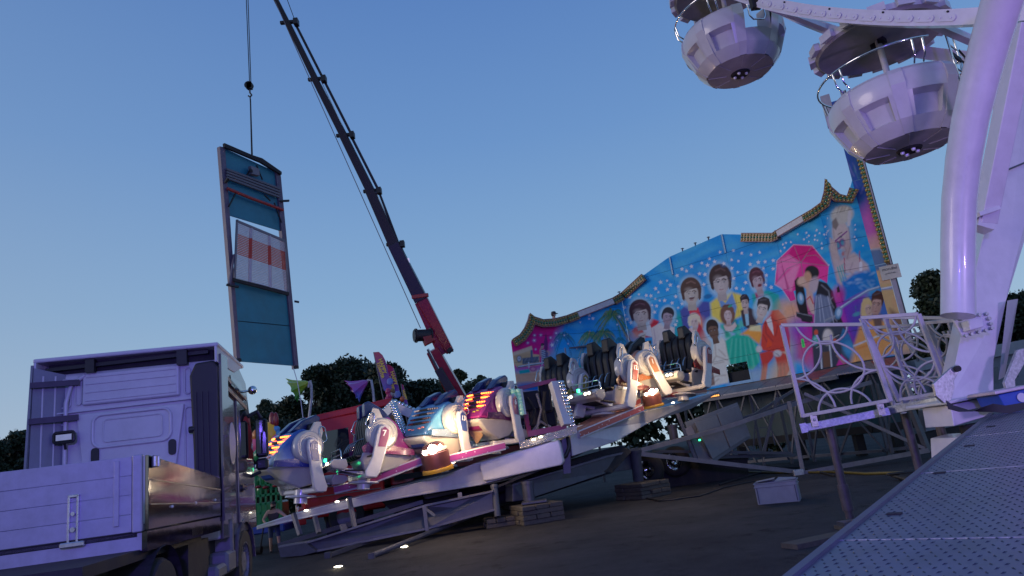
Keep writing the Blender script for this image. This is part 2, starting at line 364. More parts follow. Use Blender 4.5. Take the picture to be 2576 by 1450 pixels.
for xa, xb, za, zb in ((-2.22, -2.04, 3.04, 3.44), (-1.98, -1.9, 3.06, 3.46), (-.50, -.42, 3.06, 3.44), (-.50, -.36, 1.9, 2.86), (-2.25, -2.1, 1.9, 2.8), (-1.50, -.85, 2.0, 2.32)):
    r = MB(); r.tube(rrect(xa, xb, za, zb, .04, -.012, 4), .011, 6, closed=True); tp('pressed_outline', r, cabwhite, smooth=60)
for xx in (-1.68, -.66):
    r = MB(); r.prism(rrect(xx - .05, xx + .05, 2.2, 2.42, .045, -.085), (0, .03, 0)); tp('vent_slot', r, black)
r = MB(); r.beam((-2.35, -.02, 2.96), (-.35, -.02, 2.98), .07, .025); tp('waist_seam', r, cabwhite, bevel=.01)
# work light on the rear wall
wl = MB(); wl.tube(rrect(-2.18, -1.92, 2.54, 2.68, .03, -.16, 3), .02, 6, closed=True); wl.box((-2.05, -.13, 2.61), (.24, .05, .13)); wl.cyl((-2.05, -.14, 2.54), (-2.05, -.1, 2.45), .018, 8)
wlo = tp('work_light', wl, black); r = MB(); r.box((-2.05, -.163, 2.61), (.2, .012, .08)); obj('lens', r, mat('clear_lens', (.7, .7, .72), .1, metal=.4), wlo, world=False)
# roof air deflector: hollow wedge with dark struts
r = MB(); r.prism([(-W_ - .02, -.18, 3.70), (-W_ - .02, -.18, 3.76), (-W_ - .02, 1.5, 3.66), (-W_ - .02, 1.5, 3.6)], (W_ + .04, 0, 0)); rd = tp('roof_deflector', r, cabwhite, bevel=.02)
for x in (-W_, -.03): r = MB(); r.prism([(x, -.2, 3.46), (x, -.2, 3.70), (x, 1.5, 3.62), (x, .9, 3.45)], (.035, 0, 0)); tp('deflector_cheek', r, cabwhite, bevel=.01)
r = MB(); r.beam((-W_ + .1, -.03, 3.60), (-.15, -.03, 3.65), .08, .05); r.beam((-1.75, -.10, 3.5), (-1.75, -.10, 3.69), .08, .12); r.beam((-.5, -.10, 3.48), (-.5, -.10, 3.70), .1, .14); tp('deflector_bracket', r, black)
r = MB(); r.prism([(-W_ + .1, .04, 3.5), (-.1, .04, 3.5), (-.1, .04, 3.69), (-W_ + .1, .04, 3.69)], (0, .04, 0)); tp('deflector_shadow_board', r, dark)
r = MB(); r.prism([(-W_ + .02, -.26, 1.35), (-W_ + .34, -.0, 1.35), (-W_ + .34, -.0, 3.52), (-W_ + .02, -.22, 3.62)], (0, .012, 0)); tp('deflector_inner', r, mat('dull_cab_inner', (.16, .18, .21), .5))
for z in (1.9, 2.2): pass
for xx in (-W_ + .12, -W_ + .24): r = MB(); r.beam((xx, -.24 + (xx + W_) * .75, 1.4), (xx, -.24 + (xx + W_) * .75, 3.5), .02, .03, up=(0, 1, 0)); tp('deflector_rib', r, cabwhite)
# left side air deflector (fin standing out behind the cab)
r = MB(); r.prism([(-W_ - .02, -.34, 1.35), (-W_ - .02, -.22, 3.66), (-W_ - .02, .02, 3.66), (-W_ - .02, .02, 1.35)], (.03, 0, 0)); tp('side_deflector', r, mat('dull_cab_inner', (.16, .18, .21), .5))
for z in (3.36, 2.86): r = MB(); r.beam((-W_ + .02, -.3, z), (-W_ + .55, -.06, z + .02), .05, .08); tp('deflector_strut', r, black)
r = MB(); r.tube([(-W_ + .38, -.04, 1.3), (-W_ + .38, -.06, 3.1), (-W_ + .44, -.05, 3.36), (-W_ + .62, -.04, 3.48)], .03, 8); tp('edge_moulding', r, cabwhite, smooth=60)
# black air intake stack at the right rear corner
r = MB(); r.prism([(-.35, -.14, 1.25), (-.02, -.14, 1.25), (.0, -.14, 3.4), (-.06, -.14, 3.5), (-.32, -.14, 3.48), (-.4, -.14, 3.3), (-.36, -.14, 2.2)], (0, .16, 0)); ai = tp('air_intake', r, black, bevel=.03)
for x in (-.3, -.22, -.14):
    r = MB(); r.beam((x, -.15, 1.5), (x - .01, -.15, 3.05), .02, .02); obj('rib', r, black, ai, world=False)
r = MB(); r.cyl((-.42, -.1, 2.52), (-.34, -.1, 2.52), .05, 10); r.cyl((-.42, -.1, 1.55), (-.34, -.1, 1.55), .05, 10); tp('clip', r, black)
# right cab side: door, window, mirror, fin
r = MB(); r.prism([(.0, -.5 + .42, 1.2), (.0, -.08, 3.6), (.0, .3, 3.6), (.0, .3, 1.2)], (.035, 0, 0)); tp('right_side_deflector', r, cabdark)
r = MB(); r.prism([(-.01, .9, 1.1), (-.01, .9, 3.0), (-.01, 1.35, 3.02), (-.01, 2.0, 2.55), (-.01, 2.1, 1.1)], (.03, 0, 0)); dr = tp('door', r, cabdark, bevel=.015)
r = MB(); r.prism([(.022, 1.05, 2.08), (.022, 1.05, 2.85), (.022, 1.4, 2.9), (.022, 1.92, 2.5), (.022, 1.98, 2.08)], (.012, 0, 0)); obj('window', r, mat('dark_glass', (.01, .012, .02), .05, coat=1), dr, world=False)
r = MB(); r.tube([(.04, .98, 1.62), (.08, .98, 1.6), (.08, 1.14, 1.6), (.04, 1.14, 1.62)], .015, 6); r.cyl((.02, 1.05, 1.62), (.05, 1.05, 1.62), .06, 12); obj('handle', r, black, dr, world=False)
r = MB()
for i in range(24):
    a = 2 * PI * i / 24; r.v.append(V((.01, .55 + .2 * math.cos(a), 2.3 + .32 * math.sin(a))))
r.f.append(tuple(range(24))); r.m.append(0); r.prism([V(p) for p in r.v[:24]], (.012, 0, 0)); r.f.pop(0); r.m.pop(0)
tp('side_emblem', r, mat('grey_emblem', (.28, .28, .3), .3))
for z, y0 in ((3.12, .1), (3.28, .1)):
    r = MB(); r.prism([(0.0, y0, z), (0.0, 1.6, z - .22), (0.0, 1.6, z - .16), (0.0, y0, z + .07)], (.03, 0, 0)); tp('roof_trim', r, mat('warm_stripe', (.35, .22, .12), .3))
r = MB(); r.prism([(.01, .5, 3.35), (.01, 1.2, 3.3), (.01, 1.5, 3.1), (.01, .55, 3.2)], (.02, 0, 0)); tp('side_window', r, MATS['dark_glass'])
r = MB(); r.cyl((0, 1.35, 3.18), (.16, 1.4, 3.2), .02, 8); r.sphere((.17, 1.4, 3.2), .075, 12, 8); tp('roof_horn', r, chrome, smooth=60)
r = MB(); r.tube([(.0, 1.75, 2.80), (.14, 1.85, 2.88), (.2, 1.88, 2.76)], .035, 8); r.cham((.2, 1.9, 2.42), (.2, .14, .66), .04); r.cham((.19, 1.9, 1.98), (.2, .16, .2), .04); r.tube([(.16, 1.88, 1.85), (.02, 1.8, 1.8)], .03, 8)
mo = tp('mirror', r, black); r = MB(); r.box((.2, 1.822, 2.44), (.16, .01, .56)); obj('mirror_glass', r, MATS['dark_glass'], mo, world=False)
# wheel arch, step and wheels
def wheel(mb_t, mb_r, c, rad, wd):
    mb_t.lathe([(rad * .55, -wd / 2), (rad * .93, -wd / 2), (rad, -wd * .35), (rad, wd * .35), (rad * .93, wd / 2), (rad * .55, wd / 2)], c, 32, M.Rotation(PI / 2, 3, 'Y'), closed=True)
    mb_r.lathe([(.02, wd * .42), (rad * .3, wd * .42), (rad * .34, wd * .3), (rad * .5, wd * .3), (rad * .56, wd * .5), (rad * .6, wd * .5), (rad * .56, -wd * .3), (.02, -wd * .3)], c, 24, M.Rotation(PI / 2, 3, 'Y'))
    for k in range(8):
        a = 2 * PI * k / 8; mb_r.cyl(V(c) + V((wd * .3, rad * .4 * math.cos(a), rad * .4 * math.sin(a))), V(c) + V((wd * .46, rad * .4 * math.cos(a), rad * .4 * math.sin(a))), rad * .035, 6)
def add_wheel(c, rad=.5, wd=.34):
    a, b_ = MB(), MB(); wheel(a, b_, c, rad, wd); o = tp('wheel', a, rubber, smooth=50); obj('rim', b_, greysteel, o, world=False, smooth=40)
add_wheel((-.16, 1.25, .5)); add_wheel((-2.3, 1.25, .5)); add_wheel((-.16, -2.55, .5)); add_wheel((-2.3, -2.55, .5))
r = MB()
for i in range(13):
    a = R(0 + 15 * i); y, z = 1.25 + .66 * math.cos(a), .5 + .66 * math.sin(a)
    r.v += [V((-.32, y, z)), V((.03, y, z)), V((.03, 1.25 + .60 * math.cos(a), .5 + .60 * math.sin(a)))]
for i in range(12): a = i * 3; r.f += [(a, a + 1, a + 4, a + 3), (a + 1, a + 2, a + 5, a + 4)]; r.m += [0, 0]
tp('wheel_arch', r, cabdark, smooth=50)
r = MB(); r.cham((-.12, .3, .62), (.3, .5, .3), .04); r.cham((-.12, -.25, .55), (.3, .5, .18), .04); r.cham((-.12, .42, 1.0), (.28, .12, .6), .03); tp('entry_step', r, greysteel)
r = MB()
for i in range(11):
    a = R(20 + 14 * i); r.v += [V((-.38, -2.55 + .62 * math.cos(a), .5 + .62 * math.sin(a))), V((.02, -2.55 + .62 * math.cos(a), .5 + .62 * math.sin(a)))]
for i in range(10): r.f.append((2 * i, 2 * i + 1, 2 * i + 3, 2 * i + 2)); r.m.append(0)
tp('mudguard', r, dark)
r = MB(); r.box((-1.22, -1.4, .85), (.9, 5.2, .28)); r.box((-1.22, -2.6, 1.08), (2.3, 3.4, .1)); r.box((-1.22, .9, .8), (2.0, 2.2, .35)); r.box((-.35, -.9, .75), (.5, .9, .55)); tp('chassis', r, dark)
for y in (-.5, -1.3, -2.1):
    r = MB(); r.cham((-.05, y, 1.16), (.1, .5, .14), .02); tp('underside_box', r, steelgrey)
# bed: corner heights follow the photo (bed sits nose down)
TR, TF = 2.05, 1.80                                  # top of side rear / front
yr, yf = -3.02, -.18; HB = .74
r = MB(); r.prism([(-.03, yr, TR - HB), (-.03, yf, TF - .52), (-.03, yf, TF), (-.03, yr, TR)], (.035, 0, 0)); bs = tp('bed_side', r, polished, bevel=.006)
for k in (1, 2):
    f = k / 3; r = MB(); r.beam((.012, yr + .04, TR - HB * f), (.012, yf, TF - .52 * f), .006, .012); obj('board_joint', r, steelgrey, bs, world=False)
for y in (-2.3, -1.4, -.5):
    r = MB(); r.sphere((.012, y, 1.5), .018, 8, 5); obj('rivet', r, alu, bs, world=False)
r = MB(); r.prism([(-.05, yr - .02, TR - HB - .2), (-.05, yf, TF - .72), (-.05, yf, TF - .54), (-.05, yr - .02, TR - HB - .012)], (.05, 0, 0)); tp('sill_rail', r, polished)
WB = 4.3; tl = -.04
hts = [0, .17, .36, .55, HB]
for k in range(4):
    z0, z1 = TR - HB + hts[k] + .0012, TR - HB + hts[k + 1] - .0012
    r = MB(); r.cham((tl - .1 - WB / 2, yr - .02, (z0 + z1) / 2), (WB, .035, z1 - z0), .003); tp('tail_board', r, alubed)
r = MB(); r.cham((tl - .045, yr - .03, TR - HB / 2), (.09, .06, HB + .02), .01); tp('corner_post', r, alubed)
r = MB(); r.cham((tl - .24, yr - .045, TR - HB / 2 + .02), (.05, .02, HB - .1), .006); tp('hinge_strip', r, alubed)
r = MB(); r.prism([(tl - 4.3, yr - .0, TR - HB - .19), (tl, yr - .0, TR - HB - .19), (tl, yr - .0, TR - HB - .02), (tl - 4.3, yr - .0, TR - HB - .02)], (0, .04, 0)); tp('rear_sill', r, alubed)
r = MB()
for x in (-.71, -.63): r.cham((x, yr - .055, TR - HB + .2), (.02, .03, .46), .006)
r.cham((-.67, yr - .06, TR - HB - .04), (.22, .05, .05), .01); r.cham((-.67, yr - .055, TR - HB + .42), (.1, .03, .03), .006); r.cyl((-.67, yr - .07, TR - HB + .1), (-.67, yr - .04, TR - HB + .1), .025, 8); r.cyl((-.67, yr - .07, TR - HB + .25), (-.67, yr - .04, TR - HB + .25), .02, 8)
tp('latch', r, alu)
r = MB(); r.cham((.03, yr + .12, TR - .07), (.03, .14, .12), .01); cl_ = tp('corner_lock', r, steelgrey)
for yy in (.06, .17): r = MB(); r.cyl((.045, yr + yy, TR - .12), (.045, yr + yy, TR - .02), .016, 8); obj('lock_pin', r, alu, cl_, world=False)
r = MB(); r.box((-2.1, (yr + yf) / 2, 1.28), (4.0, yf - yr, .05)); tp('bed_floor', r, dark)
# ================================================================ painted scenery wall behind the ride
ZB = 3.25
botl = [(1300, 1043), (1605, 1010), (1755, 985), (1887, 962), (2030, 936), (2150, 911), (2268, 893), (2330, 884)]
def az_bottom(px, py):
    """the point on the wall's foot line straight below a sight point"""
    r = ray(px, py); az = r.x / r.y
    g = [G(x, y, ZB) for x, y in botl]; k = [p.x / p.y for p in g]
    for i in range(len(g) - 1):
        if k[i] <= az <= k[i + 1] or i == len(g) - 2 or (i == 0 and az < k[0]):
            lo, hi = -1.0, 2.0
            for _ in range(50):
                m_ = (lo + hi) / 2; q = g[i].lerp(g[i + 1], m_)
                if q.x / q.y < az: lo = m_
                else: hi = m_
            q = g[i].lerp(g[i + 1], lo); return q
seam_px = [(1287, 862), (1424, 800), (1563, 745), (1686, 650), (1817, 592), (1950, 590), (2064, 540), (2200, 660)]
SB = [az_bottom(*p) for p in seam_px]
PL = [vplane(SB[i], SB[i + 1]) for i in range(7)]
def wall_pt(px, py, off=0):
    r = ray(px, py); az = r.x / r.y
    i = 0
    while i < 6 and az > SB[i + 1].x / SB[i + 1].y: i += 1
    p = PL[i].at(px, py, off); d = (SB[i + 1] - SB[i]); s = (p - SB[i]).dot(d) / d.length_squared
    return i, s, p
top_px = [(1287, 857), (1305, 845), (1320, 824), (1327, 805), (1330, 792), (1341, 801), (1363, 808), (1391, 806), (1421, 798), (1448, 788), (1536, 754), (1558, 741), (1621, 691), (1684, 646), (1815, 589), (1869, 590), (1948, 590), (2026, 544), (2050, 530), (2065, 515), (2073, 487), (2075, 456), (2089, 475), (2112, 495), (2130, 499), (2137, 478), (2150, 430), (2200, 380)]
TOP = []
for x, y in top_px:
    i, s, p = wall_pt(x, y); TOP.append((i + s, p.z))
TOP[0] = (0.0, TOP[0][1])
TK = [a for a, b in TOP]; TZ = [b for a, b in TOP]
for i in range(1, len(TK)): TK[i] = max(TK[i], TK[i - 1] + 1e-4)
def topz(k): return float(np.interp(k, TK, TZ))
def wpos(k, z, off=0):
    i = min(6, int(k)); p = SB[i].lerp(SB[i + 1], k - i); p = V((p.x, p.y, z)); return p + PL[i].n * off
# ---- the airbrushed picture: colour layers laid down in print coordinates
class Paint:
    def __init__(s, pts):
        a = np.array([pr(*p) for p in pts]); s.x, s.y = a[:, 0] * 1.59006, a[:, 1] * 1.59006; s.c = np.zeros((len(pts), 3)); s.map = lambda x, y: (x, y); s.k = 1
    def crop(s, ox, oy, k): s.map = lambda x, y: (ox + x / k, oy + y / k); s.k = k
    def mixin(s, m, al, col): s.c[m] += (np.array(col) - s.c[m]) * al[:, None]
    def ell(s, cx, cy, rx, ry, col, ang=0, soft=.25, al=1):
        cx, cy = s.map(cx, cy); rx /= s.k; ry /= s.k; a = R(ang); R_ = max(rx, ry) * (1 + soft)
        m = np.where((abs(s.x - cx) < R_) & (abs(s.y - cy) < R_))[0]
        if len(m) == 0: return
        dx, dy = s.x[m] - cx, s.y[m] - cy; u = (dx * math.cos(a) + dy * math.sin(a)) / rx; v = (-dx * math.sin(a) + dy * math.cos(a)) / ry
        d = np.sqrt(u * u + v * v); s.mixin(m, al * np.clip((1 + soft - d) / (2 * soft), 0, 1), col)
    def poly(s, pts, col, soft=3, al=1):
        pts = np.array([s.map(*p) for p in pts]); soft = max(soft / s.k, .8); lo = pts.min(0) - soft; hi = pts.max(0) + soft
        m = np.where((s.x > lo[0]) & (s.x < hi[0]) & (s.y > lo[1]) & (s.y < hi[1]))[0]
        if len(m) == 0: return
        X, Y = s.x[m], s.y[m]; ins = np.zeros(len(m), bool); dd = np.full(len(m), 1e9)
        for i in range(len(pts)):
            ax, ay = pts[i - 1]; bx, by = pts[i]
            c = ((ay > Y) != (by > Y)) & (X < (bx - ax) * (Y - ay) / (by - ay + 1e-9) + ax); ins ^= c
            t = np.clip(((X - ax) * (bx - ax) + (Y - ay) * (by - ay)) / ((bx - ax) ** 2 + (by - ay) ** 2 + 1e-9), 0, 1); dd = np.minimum(dd, np.hypot(X - ax - t * (bx - ax), Y - ay - t * (by - ay)))
        s.mixin(m, al * np.clip(.5 + np.where(ins, dd, -dd) / (2 * soft), 0, 1), col)
    def line(s, pts, w, col, soft=2, al=1, w2=None):
        pts = np.array([s.map(*p) for p in pts]); w = w / s.k / 2; w2 = w if w2 is None else w2 / s.k / 2; soft = max(soft / s.k, .8); e = max(w, w2) + soft; lo = pts.min(0) - e; hi = pts.max(0) + e
        m = np.where((s.x > lo[0]) & (s.x < hi[0]) & (s.y > lo[1]) & (s.y < hi[1]))[0]
        if len(m) == 0: return
        X, Y = s.x[m], s.y[m]; dd = np.full(len(m), -1e9); n = len(pts) - 1
        for i in range(n):
            ax, ay = pts[i]; bx, by = pts[i + 1]
            t = np.clip(((X - ax) * (bx - ax) + (Y - ay) * (by - ay)) / ((bx - ax) ** 2 + (by - ay) ** 2 + 1e-9), 0, 1)
            ww = w + (w2 - w) * (i + t) / n; dd = np.maximum(dd, ww - np.hypot(X - ax - t * (bx - ax), Y - ay - t * (by - ay)))
        s.mixin(m, al * np.clip(.5 + dd / (2 * soft), 0, 1), col)
    def star(s, x, y, r, col=(.8, .78, .8)):
        a0 = random.uniform(-.2, .2) - PI / 2 - .15; k = s.k; s.ell(x, y, r * 1.5, r * 1.5, (.05, .30, .75), soft=.6, al=.35)
        s.poly([(x + math.cos(a0 + i * PI / 5) * r * (1.15 if i % 2 == 0 else .5), y + math.sin(a0 + i * PI / 5) * r * (1.15 if i % 2 == 0 else .5)) for i in range(10)], col, soft=1.2)
SK = (.62, .50, .46); SKD = (.36, .24, .24); HB_ = (.05, .028, .03); GLOW = (.45, .66, .80)
def face(p, x, y, w, h, ang=0, skin=SK, hair=HB_, style='bowl', glow=1, look=0, lips=(.55, .12, .14)):
    """generic painted head: hair, face, brows, eyes, nose, mouth; x, y centre; w, h half sizes"""
    a = R(ang); q = lambda u, v: (x + u * w * math.cos(a) - v * h * math.sin(a), y + u * w * math.sin(a) + v * h * math.cos(a))
    dk = tuple(k * .55 for k in skin); sh = tuple(k * .75 for k in skin)
    if glow: p.ell(*q(0, -.1), w * 1.62, h * 1.5, GLOW, ang, .14, .8)
    if style == 'bowl':
        p.ell(*q(0, -.30), w * 1.36, h * 1.12, hair, ang, .05); p.poly([q(-1.3, -.2), q(-1.2, .5), q(-.95, .72), q(-.8, 0)], hair, 2); p.poly([q(1.3, -.2), q(1.22, .55), q(.95, .75), q(.8, 0)], hair, 2)
    elif style == 'wave':
        for u, v, rr in ((-.9, -.6, .6), (-.4, -1.0, .62), (.3, -1.0, .62), (.9, -.6, .6), (-1.1, 0, .5), (1.1, 0, .5), (-1.05, .5, .42), (1.05, .5, .42)): p.ell(*q(u, v), w * rr, h * rr * .8, hair, ang, .2)
    else:
        p.ell(*q(.05, -.5), w * 1.1, h * .82, hair, ang, .06)
        if style == 'short': p.ell(*q(-.95, -.15), w * .22, h * .5, hair, ang, .2)
    p.poly([q(-.45, .6), q(.5, .6), q(.6, 1.6), q(-.55, 1.6)], sh, 3)
    p.ell(*q(0, .12), w * .88, h * .95, skin, ang, .07)
    p.ell(*q(.62, .2), w * .3, h * .7, sh, ang, .5, .7); p.ell(*q(-.6, .35), w * .22, h * .45, sh, ang, .5, .5)
    if style == 'bowl':
        p.poly([q(-1.0, -.15), q(-.9, -.8), q(0, -1.2), q(.9, -.8), q(1.02, -.15), q(.75, -.42), q(.1, -.34), q(-.5, -.25), q(-.8, -.05)], hair, 3)
        p.line([q(-.5, -.9), q(.1, -1.05), q(.6, -.85)], w * .16, tuple(k * 3.2 + .02 for k in hair), 8, .6)
    elif style == 'quiff':
        p.poly([q(-1.0, -.2), q(-1.1, -.9), q(-.3, -1.35), q(.7, -1.25), q(1.15, -.6), q(1.05, .15), q(.85, -.1), q(.75, -.5), q(-.1, -.5), q(-.7, -.4)], hair, 3); p.line([q(-.7, -.85), q(.2, -1.1)], w * .14, (.22, .2, .24), 8, .6)
    elif style == 'short': p.poly([q(-.9, -.35), q(-.8, -.9), q(0, -1.15), q(.8, -.95), q(1.0, -.2), q(.8, -.4), q(-.2, -.55)], hair, 3)
    elif style == 'wave': p.poly([q(-.95, 0), q(-.95, -.8), q(-.1, -1.15), q(.9, -.8), q(.95, .1), q(.6, -.5), q(-.2, -.62), q(-.6, -.3)], hair, 4)
    for e in (-1, 1):
        ex = .36 * e + look * .1; p.line([q(ex - .24, -.13 + .05 * (e < 0)), q(ex, -.2), q(ex + .24, -.13 + .05 * (e > 0))], h * .09, hair if sum(hair) < .5 else (.2, .12, .1), 1.5, .9)
        p.ell(*q(ex, .03), w * .19, h * .1, dk, ang, .4, .7); p.ell(*q(ex, .035), w * .12, h * .04, (.6, .58, .58), ang, .3); p.ell(*q(ex + look * .05, .035), w * .065, h * .06, (.03, .04, .06), ang, .2)
    p.line([q(.05, .0), q(.12 + look * .06, .38), q(-.1, .42)], w * .07, dk, 3, .6); p.line([q(-.22, .66), q(0, .69), q(.22, .65)], h * .065, tuple((a_ + b_) / 2 for a_, b_ in zip(lips, dk)), 3); p.line([q(-.2, .66), q(.22, .65)], h * .02, (.2, .08, .08), 1); p.ell(*q(.0, .5), w * .5, h * .3, sh, ang, .8, .25); p.ell(*q(-.3, -.28), w * .4, h * .2, tuple(min(1, k * 1.15) for k in skin), ang, .8, .4)
    p.ell(*q(0, .95), w * .4, h * .12, sh, ang, .6, .6)
def palm(p, x, y, L_, lean, cols, nf=15, trunk=None):
    if trunk: p.line(trunk, L_ * .13, (.42, .40, .42), 2); p.line([(a + L_ * .03, b) for a, b in trunk], L_ * .05, (.12, .14, .2), 2)
    for k in range(nf):
        a = -PI / 2 + (k / (nf - 1) - .5) * 2 * 2.35 + random.uniform(-.1, .1) + lean; l = L_ * random.uniform(.75, 1.15); pts = []
        for i in range(7):
            t = i / 6; pts.append((x + math.cos(a) * l * t * (1 - .15 * t), y + math.sin(a) * l * t + l * .75 * t * t))
        c = cols[k % len(cols)]; p.line(pts, L_ * .05, c, 2, .9, L_ * .012)
        for i in range(1, 7):
            X, Y = pts[i]
            for sd in (-1, 1):
                for e in (0, .5):
                    xx = X - (X - pts[i - 1][0]) * e; yy = Y - (Y - pts[i - 1][1]) * e
                    p.line([(xx, yy), (xx + sd * L_ * .10 + math.cos(a) * L_ * .07, yy + L_ * random.uniform(.18, .32))], L_ * .035, tuple(v * random.uniform(.6, 1.5) for v in c), 2, .6, L_ * .008)
def jacket(p, pts, col, lap=None, shade=True):
    p.poly(pts, col, 5)
    if lap: p.poly(lap, tuple(k * .45 for k in col), 3, .6)
def paint_wall(p):
    n = p.x; BL = (.05, .38, .78); BL2 = (.03, .24, .60); CY_ = (.16, .58, .76); TG = (.02, .42, .40)
    p.c[:] = BL
    nz = np.sin(p.x * .011 + 2 * np.sin(p.y * .013)) * np.cos(p.y * .017 + np.sin(p.x * .009)); nz2 = np.sin(p.x * .041 + 3 * np.sin(p.y * .031)) * np.sin(p.y * .05 + 1.3 * np.sin(p.x * .027))
    p.c += (np.array(BL2) - p.c) * np.clip(.3 + .45 * nz, 0, .75)[:, None]; p.c += (np.array(CY_) - p.c) * np.clip(.3 * nz2 + .16, 0, .6)[:, None]
    p.crop(2030, 1230, 4.394)                          # left end: magenta evening, car, palms
    p.poly([(0, 200), (420, 60), (1000, 100), (900, 400), (780, 700), (700, 1000), (0, 1100)], (.70, .03, .26), 90); p.ell(420, 900, 330, 190, (.80, .02, .22), 0, .6, .8)
    p.poly([(80, 1150), (700, 1080), (2200, 1000), (2300, 1500), (100, 1600)], (.72, .44, .30), 40); p.poly([(700, 1010), (1350, 1010), (1350, 1080), (700, 1100)], (.04, .42, .22), 25); p.poly([(700, 800), (2000, 700), (2000, 1000), (720, 1020)], (.16, .46, .66), 70, .8); p.poly([(1350, 1010), (2000, 930), (2000, 1010), (1350, 1080)], (.04, .42, .22), 25)
    p.ell(430, 1400, 330, 80, (.02, .18, .55), 0, .5); p.ell(1230, 1230, 120, 130, (.02, .16, .55), 0, .5)
    for i in range(14): p.line([(200 + i * 25, 1180 + i * 10), (450 + i * 30, 1150 + i * 12)], 6, (.45, .20, .16), 4, .35)
    p.poly([(200, 1110), (380, 1080), (400, 1140), (210, 1170)], (.02, .40, .42), 8)
    p.poly([(90, 800), (420, 680), (450, 820), (560, 830), (570, 1010), (180, 1060), (100, 980)], (.70, .50, .30), 8); p.poly([(90, 790), (420, 675), (440, 740), (100, 850)], (.80, .62, .46), 10, .8)
    p.poly([(100, 850), (440, 790), (440, 880), (110, 910)], (.55, .34, .18), 16, .5); p.ell(205, 905, 44, 60, (.10, .12, .16)); p.ell(205, 900, 30, 42, (.62, .66, .70), 0, .3); p.ell(205, 895, 12, 16, (.2, .22, .3), 0, .4)
    p.poly([(255, 890), (550, 860), (550, 960), (265, 1000)], (.07, .09, .13), 4)
    for i in range(16): p.line([(262 + i * 18.5, 893 - i * 1.9), (266 + i * 18.5, 990 - i * 2.2)], 5, (.42, .46, .52), 2, .8)
    p.poly([(405, 750), (440, 745), (450, 970), (410, 980)], (.12, .15, .24), 3); p.line([(195, 1045), (380, 1010), (680, 970)], 34, (.08, .10, .16), 3); p.line([(195, 1038), (380, 1003), (680, 962)], 16, (.66, .70, .78), 4)
    p.ell(450, 1080, 62, 44, (.42, .12, .26)); p.ell(450, 1080, 38, 26, (.65, .30, .42), 0, .3); p.ell(625, 1065, 36, 42, (.30, .03, .08)); p.line([(375, 960), (378, 1050)], 22, (.5, .54, .62), 3); p.line([(605, 930), (608, 1010)], 22, (.5, .54, .62), 3)
    p.poly([(600, 740), (700, 740), (730, 900), (700, 960), (620, 960), (585, 850)], (.12, .14, .26), 5)
    for i in range(6): p.line([(590, 765 + i * 32), (660, 745 + i * 32)], 12, (.6, .64, .72), 3, .9)
    p.line([(600, 700), (570, 760), (590, 860)], 26, (.55, .32, .30), 4); p.line([(690, 760), (740, 800), (720, 840)], 22, (.55, .32, .30), 4); face(p, 615, 672, 26, 36, 0, (.60, .38, .36), (.02, .02, .05), 'short', 0); p.line([(590, 665), (640, 655)], 14, (.02, .02, .04), 3)
    p.poly([(675, 450), (710, 620), (705, 760), (650, 750), (640, 600)], (.18, .03, .16), 5); p.line([(678, 750), (680, 1080)], 9, (.15, .05, .12), 2)
    palm(p, 985, 495, 215, 0, [(.03, .13, .22), (.05, .22, .30), (.02, .10, .2), (.10, .32, .40)], 17, [(1010, 720), (1025, 820), (1000, 930), (950, 1060)])
    palm(p, 1450, 490, 240, -.1, [(.08, .25, .10), (.40, .36, .14), (.04, .18, .14), (.12, .30, .12)], 19, [(1540, 650), (1620, 740), (1700, 820)])
    palm(p, 1690, 450, 260, .05, [(.05, .20, .12), (.34, .32, .12), (.03, .14, .16), (.10, .28, .12)], 19, [(1700, 520), (1830, 690), (2000, 880)])
    palm(p, 1850, 130, 330, .1, [(.05, .22, .10), (.16, .28, .10), (.02, .14, .14), (.25, .30, .10)], 21, [(1950, 230), (2060, 430), (2190, 650), (2300, 900)])
    palm(p, 1990, 560, 130, 0, [(.03, .2, .28), (.06, .30, .36)], 11); palm(p, 1700, 690, 110, 0, [(.08, .26, .12), (.3, .32, .12)], 11)
    for x, y, r in ((475, 490, 20), (585, 487, 20), (470, 578, 25), (357, 622, 20), (757, 530, 20), (495, 735, 16), (785, 660, 36), (855, 450, 22), (1000, 490, 18), (875, 578, 14), (1065, 637, 16), (1218, 718, 20), (1278, 260, 19), (1440, 135, 30), (1502, 193, 32), (1435, 200, 17), (1968, 163, 30), (2103, 205, 30), (1928, 300, 20), (2170, 262, 26), (2070, 132, 18), (2060, 5, 24)): p.star(x, y, r)
    p.crop(2450, 1050, 3.625)                          # third panel: dark bowl haired man, man in white dinner jacket
    p.poly([(850, 760), (1080, 700), (1120, 1150), (900, 1130)], TG, 60)
    p.poly([(280, 1000), (380, 860), (470, 830), (540, 800), (680, 850), (620, 960), (560, 1080), (380, 1100)], (.62, .05, .08), 14); p.poly([(400, 920), (520, 850), (560, 940), (580, 1080), (480, 1060)], (.72, .74, .78), 6)
    p.ell(340, 1060, 90, 70, (.80, .42, .34), 0, .8, .8); face(p, 405, 745, 118, 150, -6, (.60, .52, .50), (.055, .025, .04), 'bowl', 1, .6)
    p.poly([(560, 950), (700, 870), (760, 900), (900, 940), (900, 1120), (880, 1450), (600, 1450), (580, 1120)], (.74, .68, .66), 8)
    for a in ([(600, 960), (620, 1100), (600, 1200)], [(780, 960), (800, 1080), (810, 1200)], [(690, 1190), (640, 1260), (700, 1300)], [(600, 1200), (690, 1180), (740, 1260)], [(620, 1320), (760, 1290)]): p.line(a, 12, (.42, .30, .44), 8, .6)
    p.poly([(760, 920), (790, 950), (820, 920), (815, 970), (790, 955), (765, 970)], (.04, .03, .05), 2); face(p, 800, 790, 78, 110, 5, (.42, .34, .40), (.03, .03, .04), 'short', 1, 1)
    p.line([(1250, 1230), (1330, 1300)], 5, (.5, .5, .5), 2)
